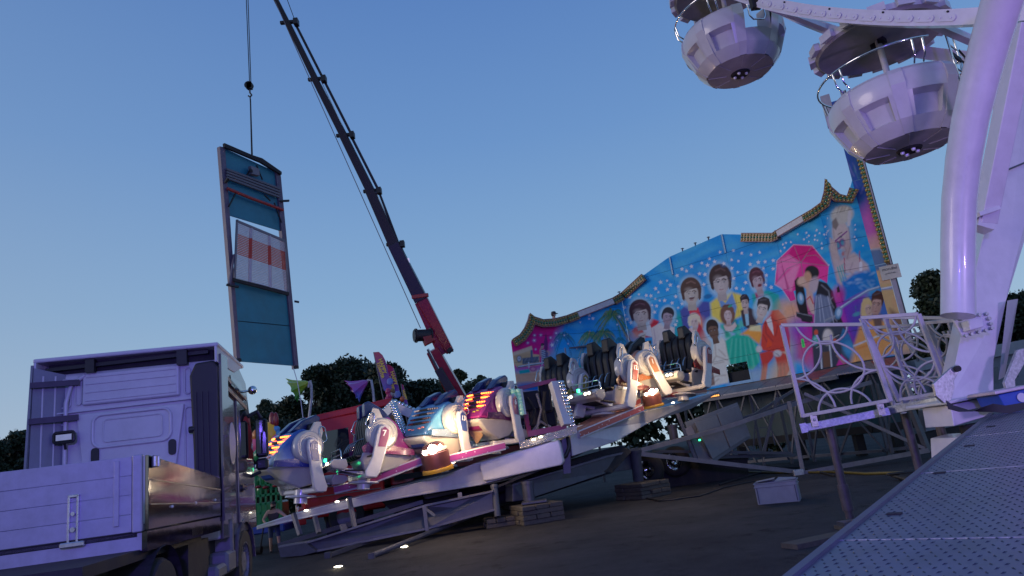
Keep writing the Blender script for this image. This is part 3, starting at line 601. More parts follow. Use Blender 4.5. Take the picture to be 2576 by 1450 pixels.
    p.poly([(390, 1180), (450, 1150), (560, 1130), (580, 1290), (400, 1310)], (.07, .08, .09), 5); p.poly([(440, 1180), (470, 1180), (480, 1280), (450, 1290)], (.6, .6, .62), 4); face(p, 430, 1110, 44, 62, -8, (.62, .50, .46), (.62, .56, .46), 'short', 0); p.ell(430, 1045, 62, 26, (.70, .66, .62), -20); p.line([(380, 1080), (470, 1050)], 10, (.2, .16, .15), 3)
    p.ell(300, 1230, 56, 76, (.28, .12, .08), 0, .2); face(p, 330, 1230, 38, 56, 6, (.66, .48, .42), (.30, .14, .08), 'wave', 0); p.poly([(220, 1350), (260, 1310), (360, 1300), (380, 1380), (230, 1400)], (.60, .08, .26), 6)
    for x, y, r in ((698, 285, 30), (792, 263, 20), (838, 325, 30), (625, 378, 30), (665, 430, 20), (796, 392, 28), (490, 478, 28), (558, 484, 28), (382, 462, 19), (250, 500, 28), (620, 526, 18), (685, 552, 19), (756, 550, 30), (640, 630, 27), (576, 620, 18), (610, 720, 28), (865, 587, 28), (918, 493, 30), (952, 657, 20), (935, 850, 18), (911, 903, 30), (967, 987, 30), (178, 650, 28), (186, 763, 18), (212, 822, 28), (268, 872, 28), (937, 190, 28), (1008, 95, 28), (1073, 122, 28), (1146, 60, 27), (1260, 164, 28), (1340, 174, 30), (1380, 40, 32), (1326, 322, 28), (955, 348, 27), (1010, 598, 26), (1295, 10, 20)): p.star(x, y, r)
    p.poly([(980, 700), (1080, 600), (1140, 620), (1250, 560), (1400, 570), (1420, 700), (1400, 900), (1100, 1080), (1030, 1000)], (.08, .10, .36), 14); p.poly([(1100, 640), (1150, 690), (1240, 650), (1290, 800), (1310, 960), (1200, 1000), (1130, 800)], (.68, .07, .10), 8); p.ell(1280, 900, 60, 90, (.85, .45, .25), 0, .8, .6)
    face(p, 1140, 440, 112, 160, -4, (.60, .54, .48), (.10, .055, .045), 'bowl', 1, .4); p.ell(1150, 512, 40, 24, (.16, .08, .08), -15); p.line([(1120, 502), (1175, 492)], 10, (.78, .78, .76), 2)
    p.poly([(1150, 960), (1230, 900), (1330, 1000), (1430, 1200), (1440, 1340), (1300, 1330), (1170, 1150)], (.52, .05, .07), 8); p.poly([(1110, 960), (1160, 930), (1240, 900), (1320, 970), (1230, 1010), (1180, 1000), (1160, 1100), (1110, 1080)], (.70, .58, .54), 7); p.line([(1130, 960), (1125, 1060), (1160, 1130)], 30, (.66, .52, .48), 5)
    face(p, 1185, 855, 58, 78, -4, (.68, .56, .52), (.74, .66, .50), 'wave', 1)
    p.ell(1440, 960, 70, 100, (.05, .42, .50), 0, .5, .6)
    p.crop(2750, 1000, 2.6365)                         # fourth and fifth panels
    p.poly([(240, 560), (330, 480), (460, 440), (560, 470), (640, 560), (560, 700), (430, 760), (260, 780)], (.80, .66, .16), 16); p.poly([(320, 490), (400, 560), (470, 450), (520, 600), (500, 700), (350, 600)], (.18, .34, .62), 8)
    face(p, 350, 330, 88, 130, -5, (.60, .53, .50), (.06, .035, .035), 'bowl', 1, .3); p.ell(215, 490, 44, 24, (.02, .18, .42), -12)
    p.poly([(680, 470), (780, 430), (860, 430), (960, 470), (1000, 620), (880, 660), (700, 620)], (.03, .44, .40), 12); p.poly([(710, 450), (800, 430), (800, 540), (740, 560)], (.42, .03, .14), 8)
    face(p, 738, 320, 60, 100, -12, (.58, .46, .48), (.10, .035, .05), 'bowl', 1, 1); p.ell(762, 372, 22, 16, (.2, .04, .06), -20)
    p.poly([(120, 760), (170, 850), (250, 980), (240, 1100), (130, 1080), (80, 930)], (.50, .05, .08), 8); p.poly([(0, 940), (110, 930), (120, 1060), (200, 1110), (150, 1200), (0, 1100)], (.66, .62, .52), 8); p.line([(20, 930), (115, 925), (130, 1100)], 7, (.4, .36, .3), 3)
    p.ell(330, 1060, 210, 260, (.60, .74, .68), 10, .3, .7)
    p.poly([(280, 960), (350, 900), (410, 980), (450, 1180), (430, 1400), (200, 1450), (190, 1330), (270, 1250), (170, 1270), (160, 1220), (260, 1120)], (.72, .74, .66), 9)
    for a in ([(290, 1000), (300, 1120), (260, 1190)], [(330, 1050), (400, 1120)], [(310, 1120), (420, 1160)], [(280, 1200), (380, 1180)], [(230, 1380), (300, 1330), (400, 1320)], [(240, 1430), (330, 1360)], [(400, 960), (440, 1120)]): p.line(a, 12, (.36, .30, .24), 8, .6)
    face(p, 270, 848, 58, 90, -14, (.18, .11, .08), (.03, .02, .02), 'short', 1, -.8, (.3, .08, .07)); p.poly([(180, 1290), (270, 1270), (290, 1420), (190, 1450)], (.16, .07, .05), 6, .8)
    p.poly([(400, 960), (480, 900), (640, 900), (720, 970), (760, 1080), (760, 1180), (690, 1260), (600, 1250), (450, 1200), (420, 1080)], (.03, .50, .34), 9)
    for i in range(11): p.line([(470 + i * 22, 940), (430 + i * 34, 1230)], 13, (.02, .30, .22) if i % 2 else (.22, .66, .50), 10, .5)
    for i in range(26): p.ell(random.uniform(360, 580), random.uniform(740, 910), 26, 20, random.choice([(.03, .50, .32), (.02, .30, .20), (.14, .62, .44)]), random.uniform(0, 90), .5, .8)
    p.poly([(380, 800), (400, 780), (470, 790), (500, 760), (520, 800), (470, 860), (400, 850)], (.70, .58, .54), 6)
    p.ell(420, 690, 76, 110, (.20, .10, .07), -8, .15); face(p, 425, 678, 46, 70, -6, (.68, .56, .54), (.20, .10, .07), 'wave', 0); p.ell(450, 590, 26, 12, (.05, .4, .25), -30)
    p.poly([(560, 640), (640, 600), (720, 640), (750, 780), (640, 830), (590, 800)], (.05, .035, .05), 8); p.poly([(600, 650), (640, 640), (650, 790), (620, 800)], (.35, .60, .72), 5); face(p, 605, 560, 42, 72, -6, (.62, .50, .46), (.03, .02, .03), 'quiff', 0); p.line([(585, 612), (620, 604)], 7, (.04, .02, .02), 2)
    p.poly([(640, 830), (770, 800), (790, 900), (760, 1000), (640, 900), (560, 890)], (.85, .40, .10), 14); p.poly([(660, 800), (770, 790), (775, 860), (650, 850)], (.80, .74, .42), 10)
    p.poly([(1000, 560), (1100, 600), (1100, 1400), (860, 1400), (980, 1000)], (.85, .50, .24), 60, .8)
    p.poly([(790, 800), (860, 640), (960, 630), (1040, 720), (1080, 900), (1080, 1060), (960, 1080), (800, 1060), (770, 1040)], (.66, .08, .06), 8); p.poly([(830, 740), (880, 700), (900, 800), (910, 900), (850, 800)], (.78, .76, .74), 5)
    for a in ([(880, 720), (960, 760), (930, 900)], [(820, 760), (830, 880), (900, 960)], [(1000, 760), (1040, 900)], [(800, 900), (870, 1020)]): p.line(a, 12, (.30, .03, .04), 8, .7)
    p.poly([(850, 930), (895, 985), (885, 1015), (830, 1030)], (.8, .1, .05), 3); p.poly([(760, 1090), (860, 1060), (920, 1080), (900, 1140), (850, 1200), (820, 1420), (760, 1430), (790, 1230)], (.62, .07, .06), 9); p.poly([(920, 1120), (1000, 1080), (1080, 1120), (1080, 1260), (1000, 1400), (940, 1420), (960, 1250)], (.62, .09, .07), 9)
    for x in (780, 800, 950, 980, 1020): p.line([(x, 1200), (x + 10, 1400)], 12, (.25, .02, .03), 8, .6)
    p.ell(950, 1090, 44, 36, (.66, .64, .62)); p.ell(755, 1045, 32, 38, (.66, .64, .62)); 
    for i in range(4): p.line([(915 + i * 12, 1080 + i * 4), (960 + i * 6, 1118 + i * 3)], 4, (.3, .3, .32), 2, .8)
    face(p, 790, 620, 62, 96, 14, (.68, .60, .54), (.035, .03, .035), 'quiff', 1, -.8)
    p.poly([(420, 1300), (1080, 1180), (1100, 1450), (430, 1450)], (.74, .66, .40), 40, .35)
    for x, y, r in ((343, 22, 17), (232, 92, 17), (286, 122, 21), (151, 138, 17), (211, 160, 20), (383, 143, 22), (42, 173, 19), (126, 250, 19), (184, 257, 20), (172, 365, 19), (484, 5, 16), (572, 33, 17), (671, 51, 17), (761, 25, 17), (465, 103, 17), (536, 117, 17), (467, 193, 20), (529, 234, 17), (486, 298, 20), (611, 233, 21), (660, 152, 21), (747, 130, 22), (819, 123, 18), (905, 110, 19), (798, 193, 18), (903, 198, 19), (833, 267, 19), (614, 343, 22), (516, 404, 21), (584, 413, 21), (823, 368, 18), (883, 393, 19), (982, 12, 14)): p.star(x, y, r)
    p.crop(3050, 900, 2.4175)                          # umbrella, kissing couple, motorcycle
    p.poly([(330, 760), (640, 700), (800, 640), (980, 560), (980, 1000), (900, 1450), (480, 1450), (380, 1000)], (.60, .06, .34), 70); p.ell(280, 830, 120, 110, (.85, .46, .26), 0, .7, .9); p.poly([(300, 1040), (420, 1000), (490, 1200), (440, 1360), (320, 1300)], (.72, .05, .16), 40, .7); p.ell(350, 1010, 100, 90, (.36, .04, .48), 0, .8, .8)
    p.poly([(720, 760), (980, 640), (990, 1060), (860, 1150)], (.16, .06, .50), 60, .8)
    p.poly([(120, 575), (140, 345), (300, 190), (480, 200), (640, 395), (625, 560), (560, 520), (300, 640), (320, 720), (270, 740), (180, 600)], (.82, .08, .34), 3)
    for c_, q in (((.60, .02, .18), [(300, 190), (480, 200), (520, 300), (370, 360), (250, 280)]), ((.88, .26, .50), [(135, 350), (260, 290), (370, 365), (250, 430), (150, 520)]), ((.90, .34, .55), [(120, 575), (300, 400), (360, 390), (280, 640), (200, 620)]), ((.66, .03, .22), [(480, 200), (640, 395), (520, 400), (390, 350), (430, 290)]), ((.48, .02, .18), [(190, 400), (215, 480), (260, 620), (240, 620)])): p.poly(q, c_, 12, .8)
    for q in ([(370, 365), (135, 350)], [(370, 365), (300, 190)], [(370, 365), (480, 200)], [(370, 365), (640, 395)], [(370, 365), (250, 290), (135, 350)], [(370, 365), (420, 300), (520, 290), (640, 395)], [(370, 365), (240, 420), (120, 575)], [(375, 365), (390, 480)]): p.line(q, 6, (.30, .22, .26), 2, .8)
    for q in ([(300, 190), (480, 200), (640, 395)], [(120, 575), (140, 345), (300, 190)], [(120, 575), (190, 620), (270, 740)]): p.line(q, 5, (.9, .7, .8), 3, .8)
    p.poly([(310, 540), (345, 500), (400, 600), (440, 850), (470, 950), (380, 930), (330, 760)], (.02, .015, .02), 5); p.poly([(340, 540), (380, 500), (430, 520), (480, 600), (500, 800), (470, 850), (430, 760), (420, 620)], (.66, .44, .36), 8); p.ell(385, 545, 52, 44, (.72, .50, .38), -30); p.ell(452, 560, 36, 90, (.68, .46, .38), -25); p.line([(450, 700), (470, 780), (495, 840)], 46, (.68, .50, .44), 6); p.line([(430, 720), (460, 690), (490, 760)], 12, (.6, .12, .12), 3)
    p.ell(480, 455, 70, 62, (.02, .02, .025), 30, .1); p.ell(440, 500, 34, 52, (.62, .36, .24), -10); p.ell(500, 580, 50, 80, (.55, .45, .48), 15)
    p.poly([(545, 540), (620, 560), (680, 640), (720, 800), (780, 950), (700, 970), (620, 940), (560, 980), (510, 960), (500, 760)], (.02, .02, .03), 6)
    for q in ([(570, 580), (640, 640), (660, 760)], [(640, 700), (690, 800)], [(600, 720), (640, 900)], [(660, 860), (720, 930)], [(680, 700), (650, 730)]): p.line(q, 10, (.30, .32, .38), 6, .7)
    p.poly([(510, 680), (560, 670), (640, 700), (700, 900), (640, 960), (500, 960)], (.22, .28, .42), 10, .75)
    for q in ([(520, 690), (500, 950)], [(630, 690), (690, 950)], [(560, 680), (600, 940)], [(545, 700), (560, 930)]): p.line(q, 9, (.55, .60, .75), 4, .6)
    p.ell(368, 710, 32, 56, (.20, .42, .62), -8, .2); p.ell(372, 700, 14, 30, (.6, .72, .82), -8, .4); p.poly([(325, 840), (480, 870), (490, 940), (420, 930), (330, 885)], (.03, .03, .04), 4); p.line([(335, 850), (480, 880)], 8, (.4, .42, .46), 3, .7); p.ell(735, 850, 36, 60, (.14, .30, .50), 10, .2); p.ell(738, 845, 20, 38, (.45, .62, .78), 10, .3); p.line([(600, 925), (700, 880)], 14, (.3, .34, .4), 4)
    p.poly([(480, 960), (790, 960), (900, 1200), (940, 1330), (860, 1350), (760, 1250), (700, 1400), (500, 1430), (480, 1150)], (.05, .06, .09), 8); p.poly([(780, 1000), (840, 1060), (930, 1300), (860, 1340), (780, 1200), (740, 1120)], (.04, .20, .42), 10); p.ell(835, 1200, 50, 60, (.12, .42, .70), 0, .6, .7)
    p.ell(632, 1085, 62, 92, (.14, .15, .17), 3, .05); p.ell(632, 1085, 50, 78, (.62, .58, .54), 3, .06); p.ell(620, 1060, 26, 44, (.75, .72, .68), 3, .6, .7); p.ell(518, 1040, 20, 28, (.66, .12, .08)); p.ell(700, 1120, 16, 22, (.66, .12, .08)); p.ell(512, 1115, 32, 50, (.03, .40, .34), 0, .2); p.ell(510, 1110, 18, 30, (.25, .62, .56), 0, .4)
    for x0, x1 in ((560, 575), (650, 672)): p.line([(x0, 1160), (x1, 1400)], 20, (.30, .36, .42), 4); p.line([(x0 - 3, 1160), (x1 - 3, 1400)], 7, (.68, .74, .8), 3)
    p.poly([(580, 1230), (650, 1220), (660, 1370), (590, 1380)], (.16, .09, .06), 6); p.line([(520, 1190), (740, 1060)], 8, (.5, .52, .56), 3, .8); p.line([(720, 1260), (790, 1340)], 16, (.4, .24, .22), 5)
    p.poly([(372, 1105), (395, 1098), (412, 1180), (385, 1188)], (.10, .95, .20), 1.5); p.line([(385, 1115), (398, 1170)], 5, (.02, .35, .08), 1.5)
    p.poly([(800, 1500), (1200, 1500)] + [(1150, 1100), (900, 1180)], (.85, .45, .20), 30)
    for x, y, r in ((25, 355, 17), (104, 343, 18), (38, 487, 17), (103, 424, 18), (30, 578, 17), (84, 603, 19), (8, 418, 14), (197, 188, 13), (226, 173, 12), (275, 166, 12), (213, 220, 12), (175, 252, 11), (341, 90, 11), (424, 75, 11), (448, 103, 12), (400, 138, 12), (432, 121, 8), (448, 163, 9), (521, 52, 12), (552, 77, 11), (510, 103, 11), (507, 143, 11), (531, 149, 11), (572, 177, 11), (574, 224, 13), (642, 387, 8), (606, 18, 10), (632, 57, 10), (599, 92, 10), (617, 93, 9), (613, 125, 7), (898, 43, 9), (893, 118, 8), (908, 146, 9)): p.star(x, y, r)
    p.crop(3250, 600, 1.8125)                          # woman with sunglasses, wave, couple in the open car
    p.ell(205, 600, 90, 190, GLOW, -8, .2, .5); p.poly([(120, 700), (150, 640), (200, 780), (220, 1000), (180, 960), (140, 800)], (.66, .50, .48), 8); p.poly([(150, 780), (200, 800), (300, 740), (400, 830), (420, 900), (330, 960), (240, 960), (180, 900)], (.68, .54, .52), 9)
    p.ell(205, 610, 62, 110, (.70, .56, .54), -10, .1); p.ell(215, 470, 84, 66, (.66, .60, .54), -20, .15); p.poly([(140, 520), (170, 490), (190, 540), (170, 580), (145, 560)], (.30, .24, .22), 5); p.line([(270, 450), (262, 540)], 24, (.72, .66, .68), 5); p.poly([(255, 640), (290, 720), (260, 800), (230, 760)], (.60, .46, .46), 9)
    p.line([(165, 660), (250, 590)], 9, (.26, .05, .26), 2); p.ell(185, 690, 22, 30, (.26, .05, .26), -15); p.ell(185, 690, 14, 21, (.12, .34, .46), -15); p.ell(218, 672, 22, 30, (.26, .05, .26), -15); p.ell(218, 672, 14, 21, (.12, .34, .46), -15); p.ell(222, 752, 10, 16, (.55, .03, .08)); p.line([(185, 612), (215, 595)], 5, (.2, .1, .1), 2); p.ell(205, 628, 10, 6, (.08, .1, .14))
    p.poly([(250, 600), (280, 690), (262, 760), (225, 800), (190, 800)], (.56, .40, .40), 10, .6); p.line([(262, 560), (275, 690), (250, 790)], 6, (.36, .22, .24), 4, .8); p.line([(150, 560), (158, 640)], 5, (.4, .28, .28), 4, .7); p.line([(232, 700), (246, 730), (232, 738)], 5, (.42, .26, .26), 3, .8)
    for i in range(14): p.line([(150 + i * 9, 470 - i * 3), (170 + i * 8, 410 + (i % 3) * 8)], 6, random.choice([(.45, .38, .33), (.78, .74, .68), (.56, .5, .44)]), 4, .7)
    for i in range(4): p.line([(128 + i * 14, 640 + i * 12), (140 + i * 12, 720 + i * 8)], 11, (.70, .54, .50), 3, .9); p.line([(134 + i * 14, 640 + i * 12), (147 + i * 12, 720 + i * 8)], 3, (.4, .26, .28), 2, .7)
    p.line([(290, 820), (270, 880), (300, 910)], 8, (.46, .32, .32), 6, .7); p.line([(240, 790), (330, 760)], 8, (.5, .36, .36), 6, .6)
    for i in range(6): p.line([(180 + i * 9, 850 - i * 5), (205 + i * 9, 960 - i * 5)], 4, (.05, .5, .42), 2)
    p.line([(340, 735), (345, 880)], 6, (.5, .08, .16), 2); p.line([(230, 780), (235, 900)], 6, (.5, .08, .16), 2); p.line([(350, 820), (350, 870)], 22, (.85, .8, .82), 3)
    p.poly([(220, 960), (300, 900), (400, 870), (450, 900), (490, 1000), (400, 1010), (230, 1100)], (.04, .22, .56), 12)
    for i in range(34): p.ell(random.uniform(230, 460), random.uniform(880, 1010), 16, 8, random.choice([(.45, .62, .78), (.08, .34, .66), (.25, .45, .7)]), random.uniform(-40, 40), .6, .55)
    p.ell(190, 1040, 40, 50, (.60, .05, .26), 0, .6, .8); p.poly([(175, 1000), (190, 985), (200, 1030), (180, 1035)], (.03, .02, .03), 3)
    p.line([(205, 1145), (300, 1080), (400, 1020), (480, 995)], 20, (.22, .30, .46), 3); p.line([(205, 1141), (300, 1076), (400, 1016), (480, 991)], 8, (.6, .68, .8), 3)
    p.poly([(280, 1120), (540, 1000), (560, 1180), (570, 1400), (330, 1420), (260, 1300)], (.10, .10, .42), 30, .7); p.ell(320, 1190, 30, 14, (.12, .35, .45), -20); p.line([(312, 1130), (314, 1180)], 4, (.1, .2, .3), 2)
    p.ell(385, 1150, 34, 76, (.76, .56, .28), 10, .2); face(p, 405, 1150, 30, 52, -12, (.72, .50, .40), (.76, .56, .28), 'wave', 0); face(p, 465, 1120, 40, 76, 8, (.62, .38, .32), (.10, .04, .03), 'quiff', 0, -.6)
    p.poly([(345, 1260), (440, 1230), (560, 1240), (640, 1400), (600, 1480), (340, 1500), (300, 1420)], (.86, .42, .16), 12); p.poly([(430, 1200), (500, 1190), (510, 1330), (470, 1350)], (.20, .12, .10), 8); p.line([(300, 1420), (470, 1350), (560, 1340)], 12, (.75, .75, .78), 4); p.line([(330, 1440), (480, 1385)], 16, (.80, .30, .10), 8, .8)
    for x, y, r in ((93, 556, 8), (109, 495, 7), (84, 612, 8), (105, 600, 7), (120, 580, 5), (309, 543, 8), (312, 577, 9), (306, 632, 8), (319, 651, 8), (365, 694, 7), (30, 580, 8), (66, 677, 8), (69, 713, 9), (18, 620, 8), (15, 650, 8)): p.star(x, y, r)
def kz(px, py): i, s, p = wall_pt(px, py); return i + s
paintm = vmat('airbrush_paint', .6); paintm.node_tree.nodes['Principled BSDF'].inputs['Specular IOR Level'].default_value = .2
wallt = thing('painted_scenery_wall', 'long folded wall airbrushed with portraits, palms and white stars on blue behind the ride', 'wall', (SB[3].x, SB[3].y, ZB))
HK0, HK1 = kz(1830, 945), kz(1884, 935); HZ1 = wall_pt(1850, 914)[2].z; HZ0 = ZB + .12
STEP = .028; panels = []; allp = []
rows = [ZB, 4.35, 5.45, 6.55, 7.65, 8.75, 9.85]
for i in range(7):
    Lw = (SB[i + 1] - SB[i]).length; ks = np.linspace(i + .004 / Lw, i + 1 - .004 / Lw, max(8, int(Lw / STEP))); tz = [topz(min(k, 6.999)) for k in ks]
    for r_ in range(len(rows) - 1):
        z0, z1 = rows[r_] + .006, rows[r_ + 1] - .006; nr = int((z1 - z0) / STEP); vs = []; fs = []; idx = {}
        for a, k in enumerate(ks):
            h = min(z1, tz[a])
            if h <= z0 + .02: continue
            for b_ in range(nr + 1): idx[(a, b_)] = len(vs); vs.append(wpos(k, z0 + (h - z0) * b_ / nr))
        for a in range(len(ks) - 1):
            if (a, 0) in idx and (a + 1, 0) in idx:
                for b_ in range(nr):
                    zc_ = z0 + (min(z1, tz[a]) - z0) * (b_ + .5) / nr
                    if HK0 < ks[a] < HK1 and zc_ > HZ0 and zc_ < HZ1: continue
                    fs.append((idx[(a, b_)], idx[(a + 1, b_)], idx[(a + 1, b_ + 1)], idx[(a, b_ + 1)]))
        if len(fs) > 20: panels.append((vs, fs, i)); allp += vs
PT = Paint(allp); paint_wall(PT)
lum_ = PT.c.mean(1, keepdims=True); colr = np.clip((lum_ + (PT.c - lum_) * 1.1) * 1.0, .008, .92); k0 = 0
def painted(vs, fs, cols, parent, nm='panel', nrm=None, mt=None):
    me = bpy.data.meshes.new(nm); me.from_pydata([tuple(v - parent.location) for v in vs], [], fs)
    ca = me.color_attributes.new('paint', 'FLOAT_COLOR', 'POINT'); ca.data.foreach_set('color', np.hstack([cols, np.ones((len(vs), 1))]).astype(np.float32).ravel())
    me.materials.append(mt or paintm); return link(nm, me, parent)
backm = mat('panel_back', (.05, .07, .08), .6)
for vs, fs, i in panels:
    o = painted(vs, fs, colr[k0:k0 + len(vs)], wallt); k0 += len(vs)
    sd = o.modifiers.new('thickness', 'SOLIDIFY'); sd.thickness = .03; sd.offset = 1 if (PL[i].n.dot((vs[fs[0][1]] - vs[fs[0][0]]).cross(vs[fs[0][2]] - vs[fs[0][0]]))) < 0 else -1
# back boards, carrying posts, base girder
for i in range(7):
    r = MB(); ks = np.linspace(i + .01, i + .99, 14); up = [wpos(k, topz(k) - .04, -.09) for k in ks]; dn = [wpos(k, ZB - .05, -.09) for k in ks]
    for a in range(13):
        if i == 3 and (ks[a + 1] > HK0 and ks[a] < HK1):
            hi = [wpos(ks[a], HZ1 + .02, -.09), wpos(ks[a + 1], HZ1 + .02, -.09)]; lo = [wpos(ks[a], HZ0, -.09), wpos(ks[a + 1], HZ0, -.09)]; r.prism([hi[0], hi[1], up[a + 1], up[a]], -PL[i].n * .04); continue
        r.prism([dn[a], dn[a + 1], up[a + 1], up[a]], -PL[i].n * .04)
    obj('backing', r, backm, wallt)
    r = MB(); r.beam(wpos(i + .005, ZB - .09, -.02), wpos(i + .995, ZB - .09, -.02), .1, .14); obj('base_girder', r, steelgrey, wallt)
for k in (3.0, 4.0):
    z = topz(k); r = MB(); r.beam(wpos(k - .012, z - .85, .02), wpos(k - .012, z - .02, .02), .12, .05); obj('silver_joint_cover', r, alu, wallt)
for k in (1.98, 3.25, 3.5, 3.75, 5.02):
    z = topz(k); r = MB(); r.beam(wpos(k, z - .05, -.03), wpos(k, z + .14, -.03), .05, .05); r.beam(wpos(k, z + .13, -.12), wpos(k, z + .13, .02), .1, .02); obj('lug', r, greysteel, wallt)
# gold rimmed lamp strips with round caps
goldm = mat('gold_strip', (.20, .15, .10), .35, metal=.3, var=.3); whitebox = mat('cream_box', (.62, .58, .60), .4)
ycap = mat('amber_lamp_cap', (.36, .23, .04), .15, coat=1, var=.2); gcap = mat('green_lamp_cap', (.01, .16, .07), .12, coat=1, var=.2)
def strip(pa, pb, w_=.34, bulbs=True):
    ks = [k for k in TK if pa < k < pb]; ks = [pa] + ks + [pb]; line = [wpos(k, topz(k) + .03, .0) for k in ks]
    t = []; 
    for a in range(len(line)):
        d = (line[min(a + 1, len(line) - 1)] - line[max(a - 1, 0)]).normalized(); n = PL[min(6, int(ks[a]))].n; dn = d.cross(n); dn = dn if dn.z < 0 else -dn; t.append((dn.normalized(), n))
    r = MB(); vs = []
    for p_, (dn, n) in zip(line, t): vs += [p_ + n * .02, p_ + n * .2, p_ + dn * w_ + n * .2, p_ + dn * w_ + n * .02]
    fs = [(0, 3, 2, 1), tuple(len(vs) - 4 + q for q in (0, 1, 2, 3))]
    for a in range(len(line) - 1):
        for q in range(4): fs.append((a * 4 + q, a * 4 + (q + 1) % 4, a * 4 + 4 + (q + 1) % 4, a * 4 + 4 + q))
    r.add(vs, fs); st = obj('lamp_strip' if bulbs else 'cream_cornice', r, goldm if bulbs else whitebox, wallt)
    r = MB(); r.tube([p_ + n * .2 for p_, (dn, n) in zip(line, t)], .022, 5); r.tube([p_ + dn * w_ + n * .2 for p_, (dn, n) in zip(line, t)], .022, 5); obj('edge_bead', r, mat('bead', (.3, .14, .14), .4), st)
    if bulbs:
        for row, mm in ((.2, ycap), (.5, gcap), (.8, ycap)):
            pts = [p_ + dn * w_ * row + n * .2 for p_, (dn, n) in zip(line, t)]; acc = 0; rb = MB(); nxt = .06
            for a in range(len(pts) - 1):
                l = (pts[a + 1] - pts[a]).length
                while nxt < acc + l: rb.sphere(pts[a].lerp(pts[a + 1], (nxt - acc) / l), .052, 7, 5); nxt += .135
                acc += l
            o = obj('lamp_cap', rb, mm, st, smooth=60); o['kind'] = 'stuff'
strip(0.0, kz(1421, 798) - .004); strip(kz(1421, 798) + .004, kz(1448, 788)); strip(kz(1448, 788) + .002, kz(1536, 754), .28, False)
strip(kz(1536, 754) + .003, kz(1558, 741) - .003); strip(kz(1558, 741) + .003, kz(1619, 692)); strip(kz(1871, 590), kz(1960, 584)); strip(kz(1961, 583), kz(2026, 544), .26, False); strip(kz(2027, 543), kz(2137, 478), .3)
# tall wing at the right end
WB0 = SB[7]; dirw = (G(2328, 884, ZB) - WB0); wd = 1.75; dirw.normalize(); dirw = V((dirw.x + .12, dirw.y - .25, 0)).normalized()
wn = V((dirw.y, -dirw.x, 0)); wn = wn if wn.y < 0 else -wn
WP = Plane(WB0, wn)
wing = thing('tall_wing_tower', 'tall painted wing tower with palm and sunset at the right end of the scenery wall', 'wall', (WB0.x, WB0.y, ZB))
zt = WP.at(2075, 262).z; uL0 = -.02
def wp(u, z, off=0): return WB0 + dirw * u + V((0, 0, z - WB0.z)) + wn * off
def uz(px, py): p = WP.at(px, py); return (p - WB0).dot(dirw), p.z
uR = uz(2300, 860)[0]
nu, nz_ = int((uR + .02) / .04), int((zt - ZB) / .045)
seg = [ZB + (zt - ZB) * q / 3 for q in range(4)]; wv = []; wf = []
for q in range(3):
    vs = []; fs = []; nr = nz_ // 3
    for a in range(nu + 1):
        for b_ in range(nr + 1): vs.append(wp(uL0 + (uR * .62 - uL0) * a / nu, seg[q] + .006 + (seg[q + 1] - seg[q] - .012) * b_ / nr))
    for a in range(nu):
        for b_ in range(nr): c_ = a * (nr + 1) + b_; fs.append((c_, c_ + nr + 1, c_ + nr + 2, c_ + 1))
    wv.append(vs); wf.append(fs)
W2 = Paint([v for vs in wv for v in vs]); W2.c[:] = (.04, .10, .40)
W2.crop(3250, 600, 1.8125)
W2.poly([(330, 480), (420, 380), (480, 520), (560, 760), (350, 760)], (.62, .14, .50), 60); W2.poly([(360, 700), (560, 620), (640, 900), (780, 1500), (400, 1500)], (.72, .46, .28), 60); W2.poly([(400, 640), (520, 600), (560, 720), (420, 740)], (.75, .42, .40), 40, .7)
for i in range(60): x = random.uniform(190, 400); y = random.uniform(0, 400); W2.line([(x, y), (x + random.uniform(-60, 60), y + random.uniform(40, 120))], 7, random.choice([(.02, .08, .24), (.12, .30, .42), (.04, .16, .30), (.20, .20, .50)]), 5, .6)
W2.poly([(410, 730), (490, 715), (560, 830), (570, 850), (450, 880)], (.14, .22, .40), 6); W2.line([(410, 728), (490, 714), (560, 830)], 8, (.5, .55, .65), 3); W2.poly([(480, 980), (640, 950), (650, 1250), (520, 1200)], (.66, .44, .20), 14); W2.line([(490, 1010), (640, 990)], 22, (.25, .30, .50), 3); W2.line([(490, 1005), (640, 985)], 6, (.7, .75, .85), 2)
W2.ell(680, 1080, 80, 50, (.70, .26, .16), -20, .6, .6); W2.poly([(560, 1150), (640, 1200), (720, 1380), (600, 1400)], (.16, .08, .06), 16, .8); k1 = 0
for vs, fs in zip(wv, wf):
    o = painted(vs, fs, np.clip(W2.c[k1:k1 + len(vs)], .01, .9), wing); k1 += len(vs); sd = o.modifiers.new('thickness', 'SOLIDIFY'); sd.thickness = .03; sd.offset = 0
lil = mat('lilac_grey_paint', (.36, .33, .42), .4, var=.1)
r = MB(); r.prism([wp(uR * .62 + .01, ZB), wp(uR * .92, ZB), wp(uR * .92, zt + .3), wp(uR * .62 + .01, zt + .3)], -wn * .06); obj('side_board', r, lil, wing)
r = MB(); r.prism([wp(uR * .92 + .005, ZB - .3, .03), wp(uR, ZB - .3, .03), wp(uR, zt + .3, .03), wp(uR * .92 + .005, zt + .3, .03)], -wn * .5); obj('edge_frame', r, mat('dark_blue_frame', (.04, .05, .08), .5), wing)
zb2 = uz(2255, 660)[1]
r = MB(); r.prism([wp(uR * .60, zb2, .02), wp(uR * .84, zb2, .02), wp(uR * .84, zt - .3, .02), wp(uR * .60, zt - .3, .02)], wn * .10); st = obj('lamp_strip', r, goldm, wing)
r = MB(); r.prism([wp(uR * .845, zb2 - .04, .02), wp(uR * .93, zb2 - .04, .02), wp(uR * .93, zt - .3, .02), wp(uR * .845, zt - .3, .02)], wn * .16); obj('strip_box', r, lil, wing)
